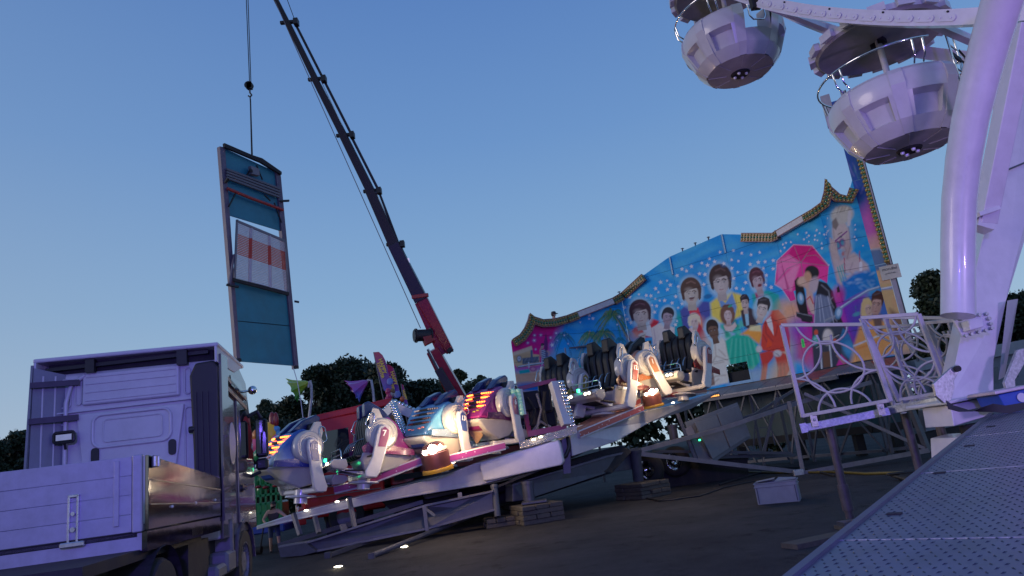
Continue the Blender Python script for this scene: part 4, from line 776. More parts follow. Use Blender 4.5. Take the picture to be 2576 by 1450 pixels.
for q, mm in ((.64, ycap), (.72, gcap), (.80, ycap)):
    rb = MB(); z = zb2 + .1
    while z < zt - .4: rb.sphere(wp(uR * q, z + (.07 if mm is gcap else 0), .13), .07, 7, 5); z += .17
    o = obj('lamp_cap', rb, mm, st, smooth=60); o['kind'] = 'stuff'
r = MB(); r.prism([wp(-.35, zt - .9, .03), wp(-.02, zt - .9, .03), wp(-.02, zt + .35, .03), wp(-.35, zt + .35, .03)], -wn * .3); obj('top_post', r, lil, wing)
# small name plate
p0 = uz(2215, 690); r = MB(); pw, ph = .62, .5
r.prism([wp(p0[0], p0[1] - ph / 2, .05), wp(p0[0] + pw, p0[1] - ph / 2, .05), wp(p0[0] + pw, p0[1] + ph / 2, .05), wp(p0[0], p0[1] + ph / 2, .05)], wn * .02)
plate = solo('name_plate', 'small cream maker plate screwed to the tall wing tower below its lamp strip', 'sign', r, mat('cream_plate', (.55, .50, .48), .5))
def text(s, size, mt, mw, parent, name='lettering', ext=.004, bold=0, sx_=1):
    cu = bpy.data.curves.new('t', 'FONT'); cu.body = s; cu.size = size; cu.extrude = ext; cu.align_x = 'CENTER'; cu.align_y = 'CENTER'; cu.offset = bold; cu.resolution_u = 3
    to = bpy.data.objects.new('t', cu); COL.objects.link(to); bpy.context.view_layer.update()
    me = bpy.data.meshes.new_from_object(to.evaluated_get(bpy.context.evaluated_depsgraph_get())); bpy.data.objects.remove(to); bpy.data.curves.remove(cu)
    m_ = (wm(parent).inverted() @ mw) if parent else mw
    me.transform(m_ @ M.Diagonal((sx_, 1, 1, 1))); me.materials.clear(); me.materials.append(mt); me.name = name; return link(name, me, parent)
def frame(o, ex, ez):
    ex = V(ex).normalized(); ez = V(ez); ez = (ez - ex * ez.dot(ex)).normalized(); n = ex.cross(ez); m_ = M.Identity(4)
    for i in range(3): m_[i][0] = ex[i]; m_[i][1] = ez[i]; m_[i][2] = n[i]; m_[i][3] = o[i]
    return m_
inkm = mat('print_ink', (.05, .05, .06), .5)
text('mondial', .15, inkm, frame(wp(p0[0] + pw / 2, p0[1] + .12, .075), dirw, (0, 0, 1)), plate)
text('world of rides', .06, inkm, frame(wp(p0[0] + pw / 2, p0[1] - .04, .075), dirw, (0, 0, 1)), plate)
r = MB(); r.prism([wpos(HK0 + .01, HZ0 - .1, -.16), wpos(HK1 - .01, HZ0 - .1, -.16), wpos(HK1 - .01, HZ0 + .42, -.16), wpos(HK0 + .01, HZ0 + .42, -.16)], -PL[3].n * .05); obj('hatch_flap', r, dark, wallt)
# ---- what carries the wall: folded floor plates, trusses, teal trailer
def off_line(k, z, off): return wpos(k, z, off)
plt = thing('raised_walkway', 'grey and red raised floor plates running along the foot of the painted wall', 'walkway', (SB[4].x, SB[4].y, 0))
trd = mat('walkway_plate_grey', (.24, .23, .25), .45, metal=.4, var=.3, scale=12, bump=.3, dirt=.4); trr = mat('walkway_plate_red', (.38, .09, .07), .5, var=.5, scale=5, dirt=.3)
for a, k in enumerate(np.arange(2.35, 6.9, .33)):
    r = MB(); k2 = k + .32
    r.prism([wpos(k, ZB - .04, .03), wpos(k2, ZB - .04, .03), wpos(k2, ZB - .36, 1.15), wpos(k, ZB - .36, 1.15)], (0, 0, -.05)); obj('floor_plate', r, trr if (a % 4 in (0, 1) and a > 5) else trd, plt)
for i in range(2, 7):
    r = MB(); r.beam(wpos(i + .01, ZB - .47, 1.14), wpos(i + .99, ZB - .47, 1.14), .08, .12); obj('edge_rail', r, greysteel, plt)
    r = MB(); r.beam(wpos(i + .01, ZB - .36, .5), wpos(i + .99, ZB - .36, .5), .1, .12); obj('inner_rail', r, steelgrey, plt)
r = MB(); q = wpos(3.52, ZB - .44, 1.19); 
lampo = thing('orange_step_lamp', 'glowing orange lamp grid on the edge of the walkway left of the long tube', 'lamp', wpos(3.35, ZB - .44, 1.2))
ambm = mat('amber_glow', (.6, .25, .06), .4, emis=(1, .38, .08), es=2.2)
r.beam(wpos(3.30, ZB - .36, 1.19), wpos(3.62, ZB - .36, 1.19), .04, .10); obj('housing', r, dark, lampo)
for k in np.arange(3.31, 3.62, .03):
    r = MB(); r.box(wpos(k, ZB - .36, 1.22), (.05, .02, .06)); obj('lamp_cell', r, ambm, lampo)
trl = thing('teal_trailer', 'dark teal box trailer under the painted scenery wall behind the steel trusses', 'trailer', (SB[4].x, SB[4].y, 0))
for i in range(3, 7):
    r = MB(); a0, a1 = (i + .0, i + 1.0); r.prism([wpos(a0, .75, -.4), wpos(a1, .75, -.4), wpos(a1, ZB - .2, -.4), wpos(a0, ZB - .2, -.4)], -PL[i].n * .2); obj('side_panel', r, mat('night_teal', (.004, .045, .062), .5, var=.2), trl)
    r = MB(); r.beam(wpos(a0, .9, -.36), wpos(a1, .9, -.36), .06, .25); obj('lower_rail', r, dark, trl)
    r = MB(); r.beam(wpos(i + .5, .0, -.5), wpos(i + .5, .8, -.5), .3, .3); obj('support', r, dark, trl)
tru = thing('wall_truss', 'steel truss frame of struts and braces standing under the raised walkway', 'truss', (SB[5].x, SB[5].y, 0))
for a, k in enumerate((2.9, 3.5, 4.1, 4.6, 5.1, 5.6, 6.1, 6.6)):
    r = MB(); r.beam(wpos(k, 0, .9), wpos(k, ZB - .5, .9), .09, .09); obj('post', r, steelgrey, tru)
    if k < 6.5:
        r = MB(); r.beam(wpos(k, .15, .92), wpos(k + .5, ZB - .55, .92), .06, .06); obj('brace', r, steelgrey, tru)
        r = MB(); r.beam(wpos(k + .45, .15, .98), wpos(k + .05, ZB - .55, .98), .05, .05); obj('brace', r, steelgrey, tru)
for i in range(3, 7):
    r = MB(); r.beam(wpos(i, .2, .9), wpos(min(i + 1, 6.8), .2, .9), .1, .1); obj('bottom_chord', r, steelgrey, tru)
# ================================================================ tilting platform ride
up_d = V((-.14 * .69, -.14 * .72, 1)).normalized()
E_red = mat('led_red_orange', (.4, .05, .02), .4, emis=(1, .14, .02), es=9); E_warm = mat('lamp_warm', (.9, .8, .6), .3, emis=(1, .86, .62), es=60); E_white = mat('lamp_white', (.9, .85, .7), .3, emis=(1, .88, .66), es=9)
E_green = mat('led_green', (.1, .6, .3), .3, emis=(.04, 1, .35), es=3.5); E_blue = mat('led_blue', (.1, .1, .6), .3, emis=(.16, .14, 1), es=3)
led_off = mat('led_off', (.12, .03, .03), .2, coat=.5)
pearl = mat('pearl_white_shell', (.48, .475, .44), .25, coat=.6, var=.05, dirt=.06); seatm = mat('black_seat_shell', (.006, .006, .009), .42, coat=0, var=.2)
navy = mat('navy_fin', (.012, .02, .10), .25, coat=.5, var=.2)
def pattern(name, c1, c2, sc_=22):
    m = bpy.data.materials.new(name); m.use_nodes = True; t = m.node_tree; b = t.nodes['Principled BSDF']; tcn = t.nodes.new('ShaderNodeTexCoord')
    v = t.nodes.new('ShaderNodeTexVoronoi'); v.inputs['Scale'].default_value = sc_; t.links.new(tcn.outputs['Object'], v.inputs['Vector'])
    r = t.nodes.new('ShaderNodeValToRGB'); r.color_ramp.interpolation = 'CONSTANT'; r.color_ramp.elements[0].color = (*c2, 1); r.color_ramp.elements[1].color = (*c1, 1); r.color_ramp.elements[1].position = .16
    t.links.new(v.outputs['Distance'], r.inputs[0]); t.links.new(r.outputs[0], b.inputs['Base Color']); b.inputs['Roughness'].default_value = .3; b.inputs['Coat Weight'].default_value = .3; return m
def fade(name, c1, c2, c3, ax=2, a=.6, b_=1.6):
    m = bpy.data.materials.new(name); m.use_nodes = True; t = m.node_tree; b = t.nodes['Principled BSDF']; tcn = t.nodes.new('ShaderNodeTexCoord'); s = t.nodes.new('ShaderNodeSeparateXYZ'); t.links.new(tcn.outputs['Object'], s.inputs[0])
    n = t.nodes.new('ShaderNodeTexNoise'); n.inputs['Scale'].default_value = 3; n.inputs['Detail'].default_value = 5; t.links.new(tcn.outputs['Object'], n.inputs['Vector'])
    mr_ = t.nodes.new('ShaderNodeMapRange'); mr_.inputs[1].default_value = a; mr_.inputs[2].default_value = b_; t.links.new(s.outputs[ax], mr_.inputs[0])
    ad = t.nodes.new('ShaderNodeMath'); ad.operation = 'MULTIPLY_ADD'; ad.inputs[1].default_value = .5; t.links.new(n.outputs[0], ad.inputs[0]); t.links.new(mr_.outputs[0], ad.inputs[2]); sb = t.nodes.new('ShaderNodeMath'); sb.operation = 'SUBTRACT'; sb.inputs[1].default_value = .25; t.links.new(ad.outputs[0], sb.inputs[0])
    r = t.nodes.new('ShaderNodeValToRGB'); e = r.color_ramp.elements; e[0].color = (*c1, 1); e[1].color = (*c3, 1); k = e.new(.5); k.color = (*c2, 1); t.links.new(sb.outputs[0], r.inputs[0]); t.links.new(r.outputs[0], b.inputs['Base Color']); b.inputs['Roughness'].default_value = .25; b.inputs['Coat Weight'].default_value = .6; return m
THEMES = {
 'blue': (fade('blue_airbrush', (.55, .65, .70), (.03, .14, .42), (.02, .05, .22)), pattern('blue_star_band', (.04, .05, .26), (.45, .45, .6)), mat('plate_blue', (.03, .07, .28), .3)),
 'sky': (fade('sky_airbrush', (.04, .12, .26), (.10, .30, .50), (.05, .16, .34)), pattern('silver_band', (.10, .14, .22), (.55, .6, .66)), mat('plate_navy', (.03, .06, .22), .3)),
 'purple': (fade('purple_airbrush', (.34, .03, .20), (.16, .02, .14), (.22, .03, .18)), pattern('magenta_band', (.16, .015, .09), (.5, .3, .42)), mat('plate_magenta', (.20, .02, .12), .3)),
 'yellow': (fade('yellow_airbrush', (.30, .22, .03), (.10, .07, .03), (.30, .2, .03)), pattern('yellow_band', (.25, .18, .03), (.6, .5, .2)), mat('plate_olive', (.30, .24, .05), .3)),
 'brown': (fade('brown_airbrush', (.14, .03, .03), (.07, .02, .02), (.2, .05, .03)), pattern('brown_band', (.10, .02, .02), (.5, .3, .2)), mat('plate_brown', (.18, .04, .04), .3)),
 'orange': (fade('orange_airbrush', (.55, .22, .08), (.40, .22, .14), (.10, .05, .04)), pattern('orange_band', (.35, .12, .04), (.6, .5, .4)), mat('plate_orange', (.34, .16, .08), .3)),
 'red': (fade('red_airbrush', (.30, .03, .03), (.12, .02, .02), (.2, .03, .03)), pattern('red_band', (.24, .02, .02), (.6, .4, .4)), mat('plate_red', (.26, .03, .03), .3))}
numw = mat('white_numeral', (.8, .8, .8), .5)
def wprism(mb, prof):
    """prof: (y, z, half width)"""
    n = len(prof); vs = [V((-w_, y, z)) for y, z, w_ in prof] + [V((w_, y, z)) for y, z, w_ in prof]
    mb.add(vs, [tuple(range(n))[::-1], tuple(range(n, 2 * n))] + [(i, (i + 1) % n, n + (i + 1) % n, n + i) for i in range(n)]); return mb
def ride_car(num, label, theme, base, yaw_, lit=True, s=1.0, lean=0, green=True):
    sh, band, plate_ = THEMES[theme]
    t = thing('ride_car', label, 'ride car', base, (M.Rotation(R(8), 3, V((.72, -.69, 0)).normalized()).inverted() @ M.Rotation(R(yaw_), 3, 'Z') @ M.Rotation(R(lean), 3, 'X')).to_euler(), 'numbered two seater cars on the tilting ride'); s *= .95; t.scale = (s, s, s)
    Q = lambda nm, mb, m, par=None, **k: obj(nm, mb, m, par or t, world=False, **k)
    r = wprism(MB(), [(-1.02, .60, .34), (-.92, .80, .40), (-.72, 1.12, .50), (-.52, 1.36, .56), (-.3, 1.5, .56), (-.08, 1.46, .56), (-.1, 1.0, .56), (-.2, .62, .56)]); shell = Q('shell', r, sh, bevel=.05, smooth=40)
    r = wprism(MB(), [(-1.04, .58, .36), (-.3, .60, .58), (.30, .62, .58), (.36, .46, .54), (.22, .22, .40), (-.15, .12, .34), (-.7, .30, .36), (-1.02, .50, .34)]); hull = Q('hull', r, pearl, bevel=.05, smooth=40)
    r = wprism(MB(), [(-.9, .44, .22), (-.55, .46, .24), (-.5, .24, .24), (-.82, .34, .22)]); obj('hull_recess', r, plate_, hull, world=False)
    for e in (-1, 1):
        r = MB(); r.prism([(e * .585, -1.0, .56), (e * .60, -.98, .70), (e * .62, .2, .86), (e * .62, .36, .72), (e * .62, .3, .60)], (e * .02, 0, 0)); Q('belt_band', r, band)
        a0 = M.Rotation(e * PI / 2, 3, 'Y'); c_ = (e * .58, -.14, 1.06)
        r = MB(); r.lathe([(.0, .14), (.10, .14), (.12, .12), (.18, .12), (.19, .135), (.21, .135), (.22, .12), (.25, .12), (.26, .13), (.29, .13), (.30, .12), (.33, .12), (.34, .13), (.37, .11), (.40, .05), (.40, -.06)], c_, 28, a0); r.prism([(e * .57, -.16, 1.40), (e * .57, -.02, 1.66), (e * .57, .12, 1.68), (e * .57, .20, 1.45), (e * .57, .12, 1.0), (e * .57, .02, .75)], (e * .09, 0, 0)); Q('cheek', r, pearl, smooth=35)
        r = MB(); loop = [(e * .68, .12, 1.2), (e * .70, .2, 1.18), (e * .70, .28, 1.22), (e * .70, .30, 1.28), (e * .70, .22, 1.52), (e * .70, .16, 1.56), (e * .69, .10, 1.54), (e * .68, .08, 1.46)]; r.tube(loop, .016, 7, closed=True); Q('grab_handle', r, chrome, smooth=60)
        r = MB(); r.prism([(e * .76, -.28, 1.20), (e * .76, -.14, 1.27), (e * .76, .0, 1.20), (e * .76, .06, 1.0), (e * .76, .14, .5), (e * .76, .30, .14), (e * .76, .28, .02), (e * .76, .02, .0), (e * .76, -.06, .12), (e * .76, -.18, .6), (e * .76, -.29, 1.0)], (e * .11, 0, 0)); arm = Q('carrier_arm', r, white, bevel=.025)
        r = MB(); r.prism([(e * .872, -.24, 1.12), (e * .872, -.14, 1.2), (e * .872, -.05, 1.14), (e * .872, -.02, .95), (e * .872, .02, .72), (e * .872, -.16, .72), (e * .872, -.23, .95)], (e * .012, 0, 0)); pl_ = obj('number_plate', r, plate_, arm, world=False)
        ex, ez = (V((0, 1, 0)), V((0, 0, 1))) if e > 0 else (V((0, -1, 0)), V((0, 0, 1)))
        me_frame = wm(t) @ M.Translation(V((e * .888, -.125, 1.04))) @ frame(V((0, 0, 0)), ex, ez)
        text(str(num), .17 if num > 9 else .2, numw, me_frame, pl_, 'numeral', .002, .004)
    r = MB(); r.cham((0, .15, .06), (1.62, .24, .12), .03); Q('cross_bar', r, white)
    r = MB(); r.cyl((0, .1, -.22), (0, .1, .1), .16, 18); r.lathe([(.16, -.02), (.36, -.04), (.38, -.08), (.16, -.1)], (0, .1, 0), 24); Q('pivot', r, white, smooth=40)
    for k in range(5):
        x = -.44 + .22 * k; r = MB(); r.prism([(x - .098, .52, .56), (x - .098, .30, .60), (x - .098, .20, .95), (x - .098, .26, 1.30), (x - .098, .22, 1.52), (x - .098, .08, 1.68), (x - .098, -.10, 1.62), (x - .098, -.08, .9), (x - .098, .0, .5), (x - .098, .45, .46)], (.196, 0, 0)); Q('seat_shell', r, seatm, bevel=.045, smooth=40)
    for x in (-.26, .26):
        r = MB(); r.prism([(x - .12, -.50, 1.42), (x - .12, -.2, 1.72), (x - .12, .16, 1.90), (x - .12, .28, 1.84), (x - .12, .26, 1.5), (x - .12, -.1, 1.5)], (.22, 0, 0)); Q('headrest_fin', r, navy if theme in ('blue', 'sky', 'purple') else seatm, bevel=.03)
    for x in (-.42, -.22, 0, .22, .42):
        r = MB(); r.tube([(x, .26, .95), (x + .02, .40, .9), (x + .03, .48, .78), (x + .02, .52, .66)], .013, 6); Q('restraint_bar', r, chrome, smooth=60)
    # foot tray
    r = wprism(MB(), [(.62, .30, .50), (.68, .46, .52), (1.0, .44, .56), (1.08, .34, .56), (1.0, .24, .5), (.7, .2, .44)]); tray = Q('foot_tray', r, pearl, bevel=.03)
    r = MB(); r.box((0, .46, .2), (.9, .4, .03)); Q('floor_grille', r, dark)
    r = MB(); r.beam((-.3, .2, .14), (-.3, .75, .24), .08, .08); Q('tray_bracket', r, white); r = MB(); r.beam((.3, .2, .14), (.3, .75, .24), .08, .08); Q('tray_bracket', r, white)
    r = MB(); r.tube([(-.5, .8, .45), (-.5, .82, .62), (-.44, .84, .68), (.44, .84, .68), (.5, .82, .62), (.5, .8, .45)], .018, 7); r.tube([(-.5, .81, .56), (.5, .81, .56)], .012, 6); Q('tray_rail', r, chrome, smooth=60)
    for x in (-.3, .3):
        r = MB(); r.prism([(x - .15, 1.07, .40), (x + .15, 1.07, .40), (x + .13, 1.045, .29), (x - .13, 1.045, .29)], (0, .02, 0)); lh = Q('lamp_recess', r, steelgrey)
        for q in (-.06, .06):
            rb = MB(); rb.cyl((x + q, 1.08, .345), (x + q, 1.10, .345), .035, 10); obj('lamp', rb, E_white, lh, world=False)
    if green:
        r = MB(); r.box((0, 1.07, .46), (.05, .06, .08)); Q('green_led', r, E_green)
    # light rows on the back of the shell
    for row, (y0, z0, hw) in enumerate(((-.58, 1.30, .50), (-.68, 1.17, .47), (-.77, 1.04, .45), (-.86, .92, .42))):
        r = MB(); n_ = V((0, -.82, .57)); pts = [V((x, y0 - .015 + .10 * (abs(x) / hw) ** 2, z0)) for x in np.linspace(-hw, hw, 9)]; r.tube(pts, .035, 6); Q('lamp_band', r, black, smooth=60)
        for sd in (-1, 1):
            xs = np.linspace(.14 if (row + (sd > 0)) % 2 else .2, .40 if (row + (sd < 0)) % 2 else .46, 6) * sd; rb = MB()
            for x in xs:
                if abs(x) < hw: rb.box((x, y0 - .05 + .10 * (abs(x) / hw) ** 2, z0), (.038, .03, .034))
            if len(rb.v):
                q = Q('lamp_row', rb, E_red if lit else led_off); q['kind'] = 'stuff'
    for k, (x, z) in enumerate(((-.22, .78), (-.1, .76), (.12, .78), (.24, .80))):
        r = MB(); r.box((x, -.93, z), (.08, .05, .03)); Q('shell_stripe', r, mat('salmon_decal', (.6, .18, .16), .4) if theme in ('blue', 'sky') else mat('lime_decal', (.4, .36, .04), .4))
    return t
ride_car(15, 'blue and white car 15 with glowing orange lamp rows, farthest left on the ride', 'blue', P(748, 1243, 16.3), -42)
ride_car(7, 'purple car 7 with black seats turned left, beside the white lamp tripod', 'purple', P(925, 1208, 16.6), 119, False)
ride_car(13, 'pale blue car 13 with unlit lamp rows above the left headlamp hub', 'sky', P(1108, 1165, 17.2), -34, False)
ride_car(6, 'magenta car 6 with glowing lamp rows, in front of the red crane foot', 'purple', P(1240, 1120, 17.9), -34)
ride_car(2, 'car with olive number plate 2, right behind the white lamp studded post', 'yellow', P(1414, 1062, 20.2), 132, False, 1.1)
ride_car(12, 'black seated car 12 with brown number plate between cars 2 and 1', 'brown', P(1530, 1040, 19.8), 134, False, 1.18)
ride_car(1, 'white and orange car 1 tipped back above the right headlamp hub', 'orange', P(1630, 1008, 21.4), -62, True, 1.08, 14)
ride_car(10, 'car with red number plate 10 and black seats, rightmost on the ride', 'red', P(1722, 990, 21.6), 134, False, 1.16)

# ---- platform: one turntable with two long tapered arms and the centre frame
tt = thing('ride_turntable', 'white tapered platform arms of the tilting ride carrying the numbered cars', 'ride platform', P(1400, 1180, 17.6))
def slab(name, pts, back, m, par, **k):
    """pts: (px,py,Y) corners; back: world vector of thickness"""
    r = MB(); r.prism([P(*p) for p in pts], back); return obj(name, r, m, par, **k)
slab('left_arm', [(645, 1323, 17.6), (741, 1291, 17.5), (876, 1257, 17.4), (943, 1239, 17.4), (1100, 1203, 17.3), (1193, 1166, 17.2), (1384, 1114, 17.2), (1384, 1172, 17.2), (1206, 1221, 17.2), (943, 1265, 17.4), (876, 1280, 17.4), (741, 1310, 17.5), (645, 1333, 17.6)], (0.1, .9, .05), white, tt, bevel=.02)
slab('drum_cover', [(1205, 1163, 17.05), (1375, 1113, 17.05), (1404, 1106, 17.05), (1409, 1116, 17.05), (1418, 1160, 17.05), (1412, 1170, 17.05), (1240, 1207, 17.05), (1215, 1210, 17.05)], (.05, .14, 0), white, tt, bevel=.03)
slab('right_arm', [(1434, 1091, 17.8), (1594, 1040, 20), (1697, 1018, 21.8), (1810, 982, 24), (1811, 986, 24), (1740, 1028, 22.8), (1637, 1062, 20.8), (1551, 1110, 19.2), (1440, 1148, 17.8)], (-.35, .7, .05), white, tt, bevel=.02)
slab('arm_shadow_gap', [(1405, 1108, 17.6), (1436, 1098, 17.9), (1440, 1148, 17.9), (1412, 1160, 17.6)], (0, .4, 0), dark, tt)
slab('arm_link', [(1413, 1106, 17.4), (1434, 1099, 17.4), (1436, 1190, 17.4), (1418, 1192, 17.4)], (0, .3, 0), steelgrey, tt)
slab('tread_plate_step', [(1306, 1112, 16.95), (1451, 1070, 17.1), (1452, 1090, 17.1), (1308, 1130, 16.95)], (0, .35, 0), mat('tread_plate', (.5, .46, .40), .25, metal=.9, var=.4, scale=60, bump=.8, bscale=70), tt)
def UB(name, a, b, wd, ht, m, par, **k):
    r = MB(); r.beam(P(*a), P(*b), wd, ht); return obj(name, r, m, par, **k)
pinkm = pattern('magenta_strip_print', (.26, .03, .14), (.5, .35, .45), 9); redm = pattern('red_strip_print', (.30, .05, .05), (.5, .4, .38), 9)
for a, b, m in (((935, 1208, 16.9), (1062, 1160, 17), pinkm), ((1130, 1155, 16.9), (1268, 1122, 17.1), pinkm), ((1440, 1096, 18.2), (1600, 1030, 19.6), redm), ((1470, 1078, 19.2), (1590, 1012, 21.2), redm), ((1655, 1000, 21.4), (1760, 985, 22.4), redm), ((845, 1232, 17.2), (930, 1212, 17.3), pinkm)):
    o = UB('spoke_cover', a, b, .6, .2, white, tt, bevel=.015); A, B = P(*a), P(*b); q = (B - A).normalized(); n = V((q.y, -q.x, 0)).normalized(); n = n if n.y < 0 else -n
    r = MB(); c_ = n * .305; r.prism([A + c_ + V((0, 0, -.06)), B + c_ + V((0, 0, -.06)), B + c_ + V((0, 0, .07)), A + c_ + V((0, 0, .07))], n * .01); obj('printed_side', r, m, o)
    r = MB(); r.prism([A + n * .28 + V((0, 0, .104)), B + n * .28 + V((0, 0, .104)), B - n * .28 + V((0, 0, .104)), A - n * .28 + V((0, 0, .104))], (0, 0, .006)); obj('warm_spill_top', r, mat('warm_spill_deck', (.42, .17, .12), .35, var=.3), o)  # warm spill of the hub lamps put into the deck colour
# deck surface seen between the arms (low tilted disc)
nup = V((.69 * .14, .72 * .14, 1)).normalized(); cdk = P(1230, 1140, 20.6); up_d = V((-.14 * .69, -.14 * .72, 1)).normalized()
r = MB(); r.lathe([(0, .0), (2.9, .0), (3.0, -.08), (2.9, -.22), (0, -.22)], cdk + V((0, 0, -.25)), 48, V((0, 0, 1)).rotation_difference(up_d).to_matrix()); obj('centre_deck', r, mat('dark_deck', (.05, .04, .05), .4, var=.4), tt)
lampc = []
for px, py, Y in ((876, 1256, 17.3), (848, 1262, 17.3), (1166, 1156, 17.0), (1140, 1163, 17.0), (1360, 1099, 16.9), (1342, 1106, 16.9), (1485, 1076, 18.3), (1523, 1066, 18.8), (1601, 1038, 20), (1693, 1013, 21.6), (770, 1284, 17.4)):
    r = MB(); c_ = P(px, py, Y); r.sphere(c_, .03, 8, 5, (1.8, 1, .7)); obj('edge_lamp', r, E_white, tt)
# headlamp hubs
def hub(px, py, Y, label, m, en, hs=1.0):
    b = P(px, py, Y); t = thing('headlamp_hub', label, 'lamp', b - V((0, 0, .32)), group='headlamp hubs on the ride platform')
    rot = V((0, 0, 1)).rotation_difference(up_d).to_matrix() * hs
    r = MB(); r.lathe([(0, -.30), (.42, -.30), (.43, -.25), (.42, -.2), (0, -.2)], b, 28, rot); obj('yellow_ring', r, mat('yellow_ring_paint', (.34, .19, .015), .45), t, smooth=40)
    r = MB(); r.lathe([(.36, -.2), (.38, .0), (.38, .2), (.35, .22), (0, .22)], b, 28, rot); obj('drum', r, m, t, smooth=40)
    r = MB(); r.lathe([(.34, .22), (.33, .32), (.28, .42), (.16, .48), (0, .5)], b, 28, rot); dm = obj('dome', r, mat('red_dome', (.06, .02, .02), .2, coat=.6), t, smooth=60)
    r = MB(); r.lathe([(.345, .24), (.355, .3), (.34, .34)], b, 28, rot); obj('light_band', r, pearl, dm, smooth=40)
    for k, (dx, dz, rr, mm) in enumerate(((-.22, .28, .05, E_warm), (.02, .33, .12, E_warm), (.22, .36, .045, E_warm))):
        r = MB(); r.sphere(b + rot @ V((dx, -math.sqrt(max(.01, .118 - dx * dx)) - .03, dz)), rr * hs, 10, 6); obj('headlamp', r, mm, t, smooth=60)
    l = bpy.data.lights.new('headlamp_light', 'POINT'); l.energy = en * 2.2; l.color = (1, .70, .40); l.shadow_soft_size = .12; o = bpy.data.objects.new('headlamp_light', l); COL.objects.link(o); o.parent = t; o.location = V((.05, -.95, 1.0))
    l2 = bpy.data.lights.new('headlamp_light', 'POINT'); l2.energy = en * 2.4; l2.color = (1, .66, .34); l2.shadow_soft_size = .1; o2 = bpy.data.objects.new('headlamp_light', l2); COL.objects.link(o2); o2.parent = t; o2.location = V((.62, -.12, .95))
hub(1097, 1158, 16.3, 'maroon headlamp hub with three blazing warm lamps on the left part of the ride', mat('maroon_drum', (.07, .02, .025), .4), 34, .87)
hub(1640, 1006, 20.0, 'orange lit headlamp hub with blazing warm lamps on the right part of the ride', mat('orange_drum', (.13, .035, .025), .5), 26, .72)
# centre frame with lamp studded post and dark machinery
UB('frame_rail', (1300, 979, 17.9), (1398, 956, 18.1), .12, .1, purplestruc, tt); UB('frame_rail', (1328, 1092, 17.4), (1424, 1074, 17.6), .12, .14, purplestruc, tt); UB('frame_rail', (1310, 985, 18.4), (1332, 1090, 18), .1, .1, purplestruc, tt)
pst = UB('lamp_post_panel', (1393, 962, 17.8), (1425, 1070, 17.5), .24, .2, white, tt, bevel=.01); rb = MB()
for i in range(13):
    for j in (0, 1): c_ = P(1409 + i * 2.35 + j * 6, 962 + i * 9, 17.55); rb.sphere(c_, .055, 8, 5)
o = obj('lamp_stud', rb, chrome, tt, smooth=60); o['kind'] = 'stuff'
gp = UB('lit_lamp_panel', (1298, 981, 17.7), (1308, 1045, 17.6), .32, .1, pearl, tt)
for i in range(7):
    for j in range(2):
        r = MB(); r.sphere(P(1290 + i * 1.6 + j * 13, 984 + i * 9, 17.55), .07, 8, 5); obj('green_stud', r, mat('green_lit_stud', (.35, .55, .45), .25, emis=(.2, .8, .45), es=.12), gp)
for k, (x, y, w_, h_) in enumerate(((1335, 1010, .5, .5), (1352, 1045, .45, .6), (1372, 1000, .3, .8), (1330, 1068, .5, .3), (1383, 1050, .35, .5))):
    r = MB(); r.cham(P(x, y, 18.3 + .1 * k), (w_, .5, h_), .04); obj('machinery', r, dark, tt)
for k, pts in enumerate(([(1325, 1000), (1345, 1030), (1335, 1070)], [(1350, 990), (1362, 1030), (1350, 1080)], [(1370, 985), (1365, 1040), (1380, 1080)], [(1340, 1085), (1360, 1060), (1385, 1075)])):
    r = MB(); r.tube([P(x, y, 17.9) for x, y in pts], .04, 6); obj('hydraulic_hose', r, greysteel if k % 2 else dark, tt, smooth=60)
# white lamp studded tripod
tri = thing('lamp_tripod', 'white tripod arms studded with round lamps between car 7 and car 13', 'ride decoration', P(1000, 1100, 18.2))
ap = (992, 1022, 18.0)
for a in ((954, 1058, 18.4), (1022, 1102, 17.2), (1118, 1080, 18.0)):
    UB('studded_arm', ap, a, .12, .22, white, tri, bevel=.01); A, B = P(*ap), P(*a); rb = MB(); l = (B - A).length; n_ = int(l / .1)
    for i in range(n_):
        for off in ((0, 0, .15),) if a[0] != 1022 else ((.05, -.14, .05), (-.05, -.14, .05), (0, -.12, .1)): rb.sphere(A.lerp(B, (i + .5) / n_) + V(off), .055, 7, 5)
    o = obj('lamp_stud', rb, chrome, tri, smooth=60); o['kind'] = 'stuff'
UB('tie_bar', (960, 1048, 18.3), (1008, 1036, 18.0), .05, .05, white, tri)
UB('wooden_prop', (1003, 1040, 18.1), (1018, 1150, 17.6), .07, .07, mat('tan_timber', (.34, .20, .10), .7, var=.3), tri)
r = MB(); r.prism([P(1028, 1110, 18.3), P(1060, 1104, 18.3), P(1062, 1160, 18.3), P(1036, 1168, 18.3)], (0, .3, 0)); solo('white_cabinet', 'plain white cabinet behind the tan timber prop of the lamp tripod', 'cabinet', r, pearl, bevel=.02)
r = MB(); c_ = P(986, 1158, 17.4); r.cyl(c_, c_ + V((0, 0, .22)), .2, 16); lamp2 = thing('star_beacon', 'small beacon with red tip on a blue star printed drum beside car 7', 'lamp', c_); obj('star_drum', r, pattern('blue_stars', (.03, .05, .35), (.7, .7, .75), 12), lamp2)
r = MB(); r.lathe([(.16, .24), (.13, .45), (.07, .6)], c_, 14); obj('white_cone', r, pearl, lamp2); r = MB(); r.lathe([(.07, .6), (.05, .72), (0, .78)], c_, 12); obj('red_tip', r, red, lamp2); r = MB(); r.sphere(c_ + V((.13, -.1, .36)), .035, 8, 5); obj('bulb', r, E_white, lamp2)
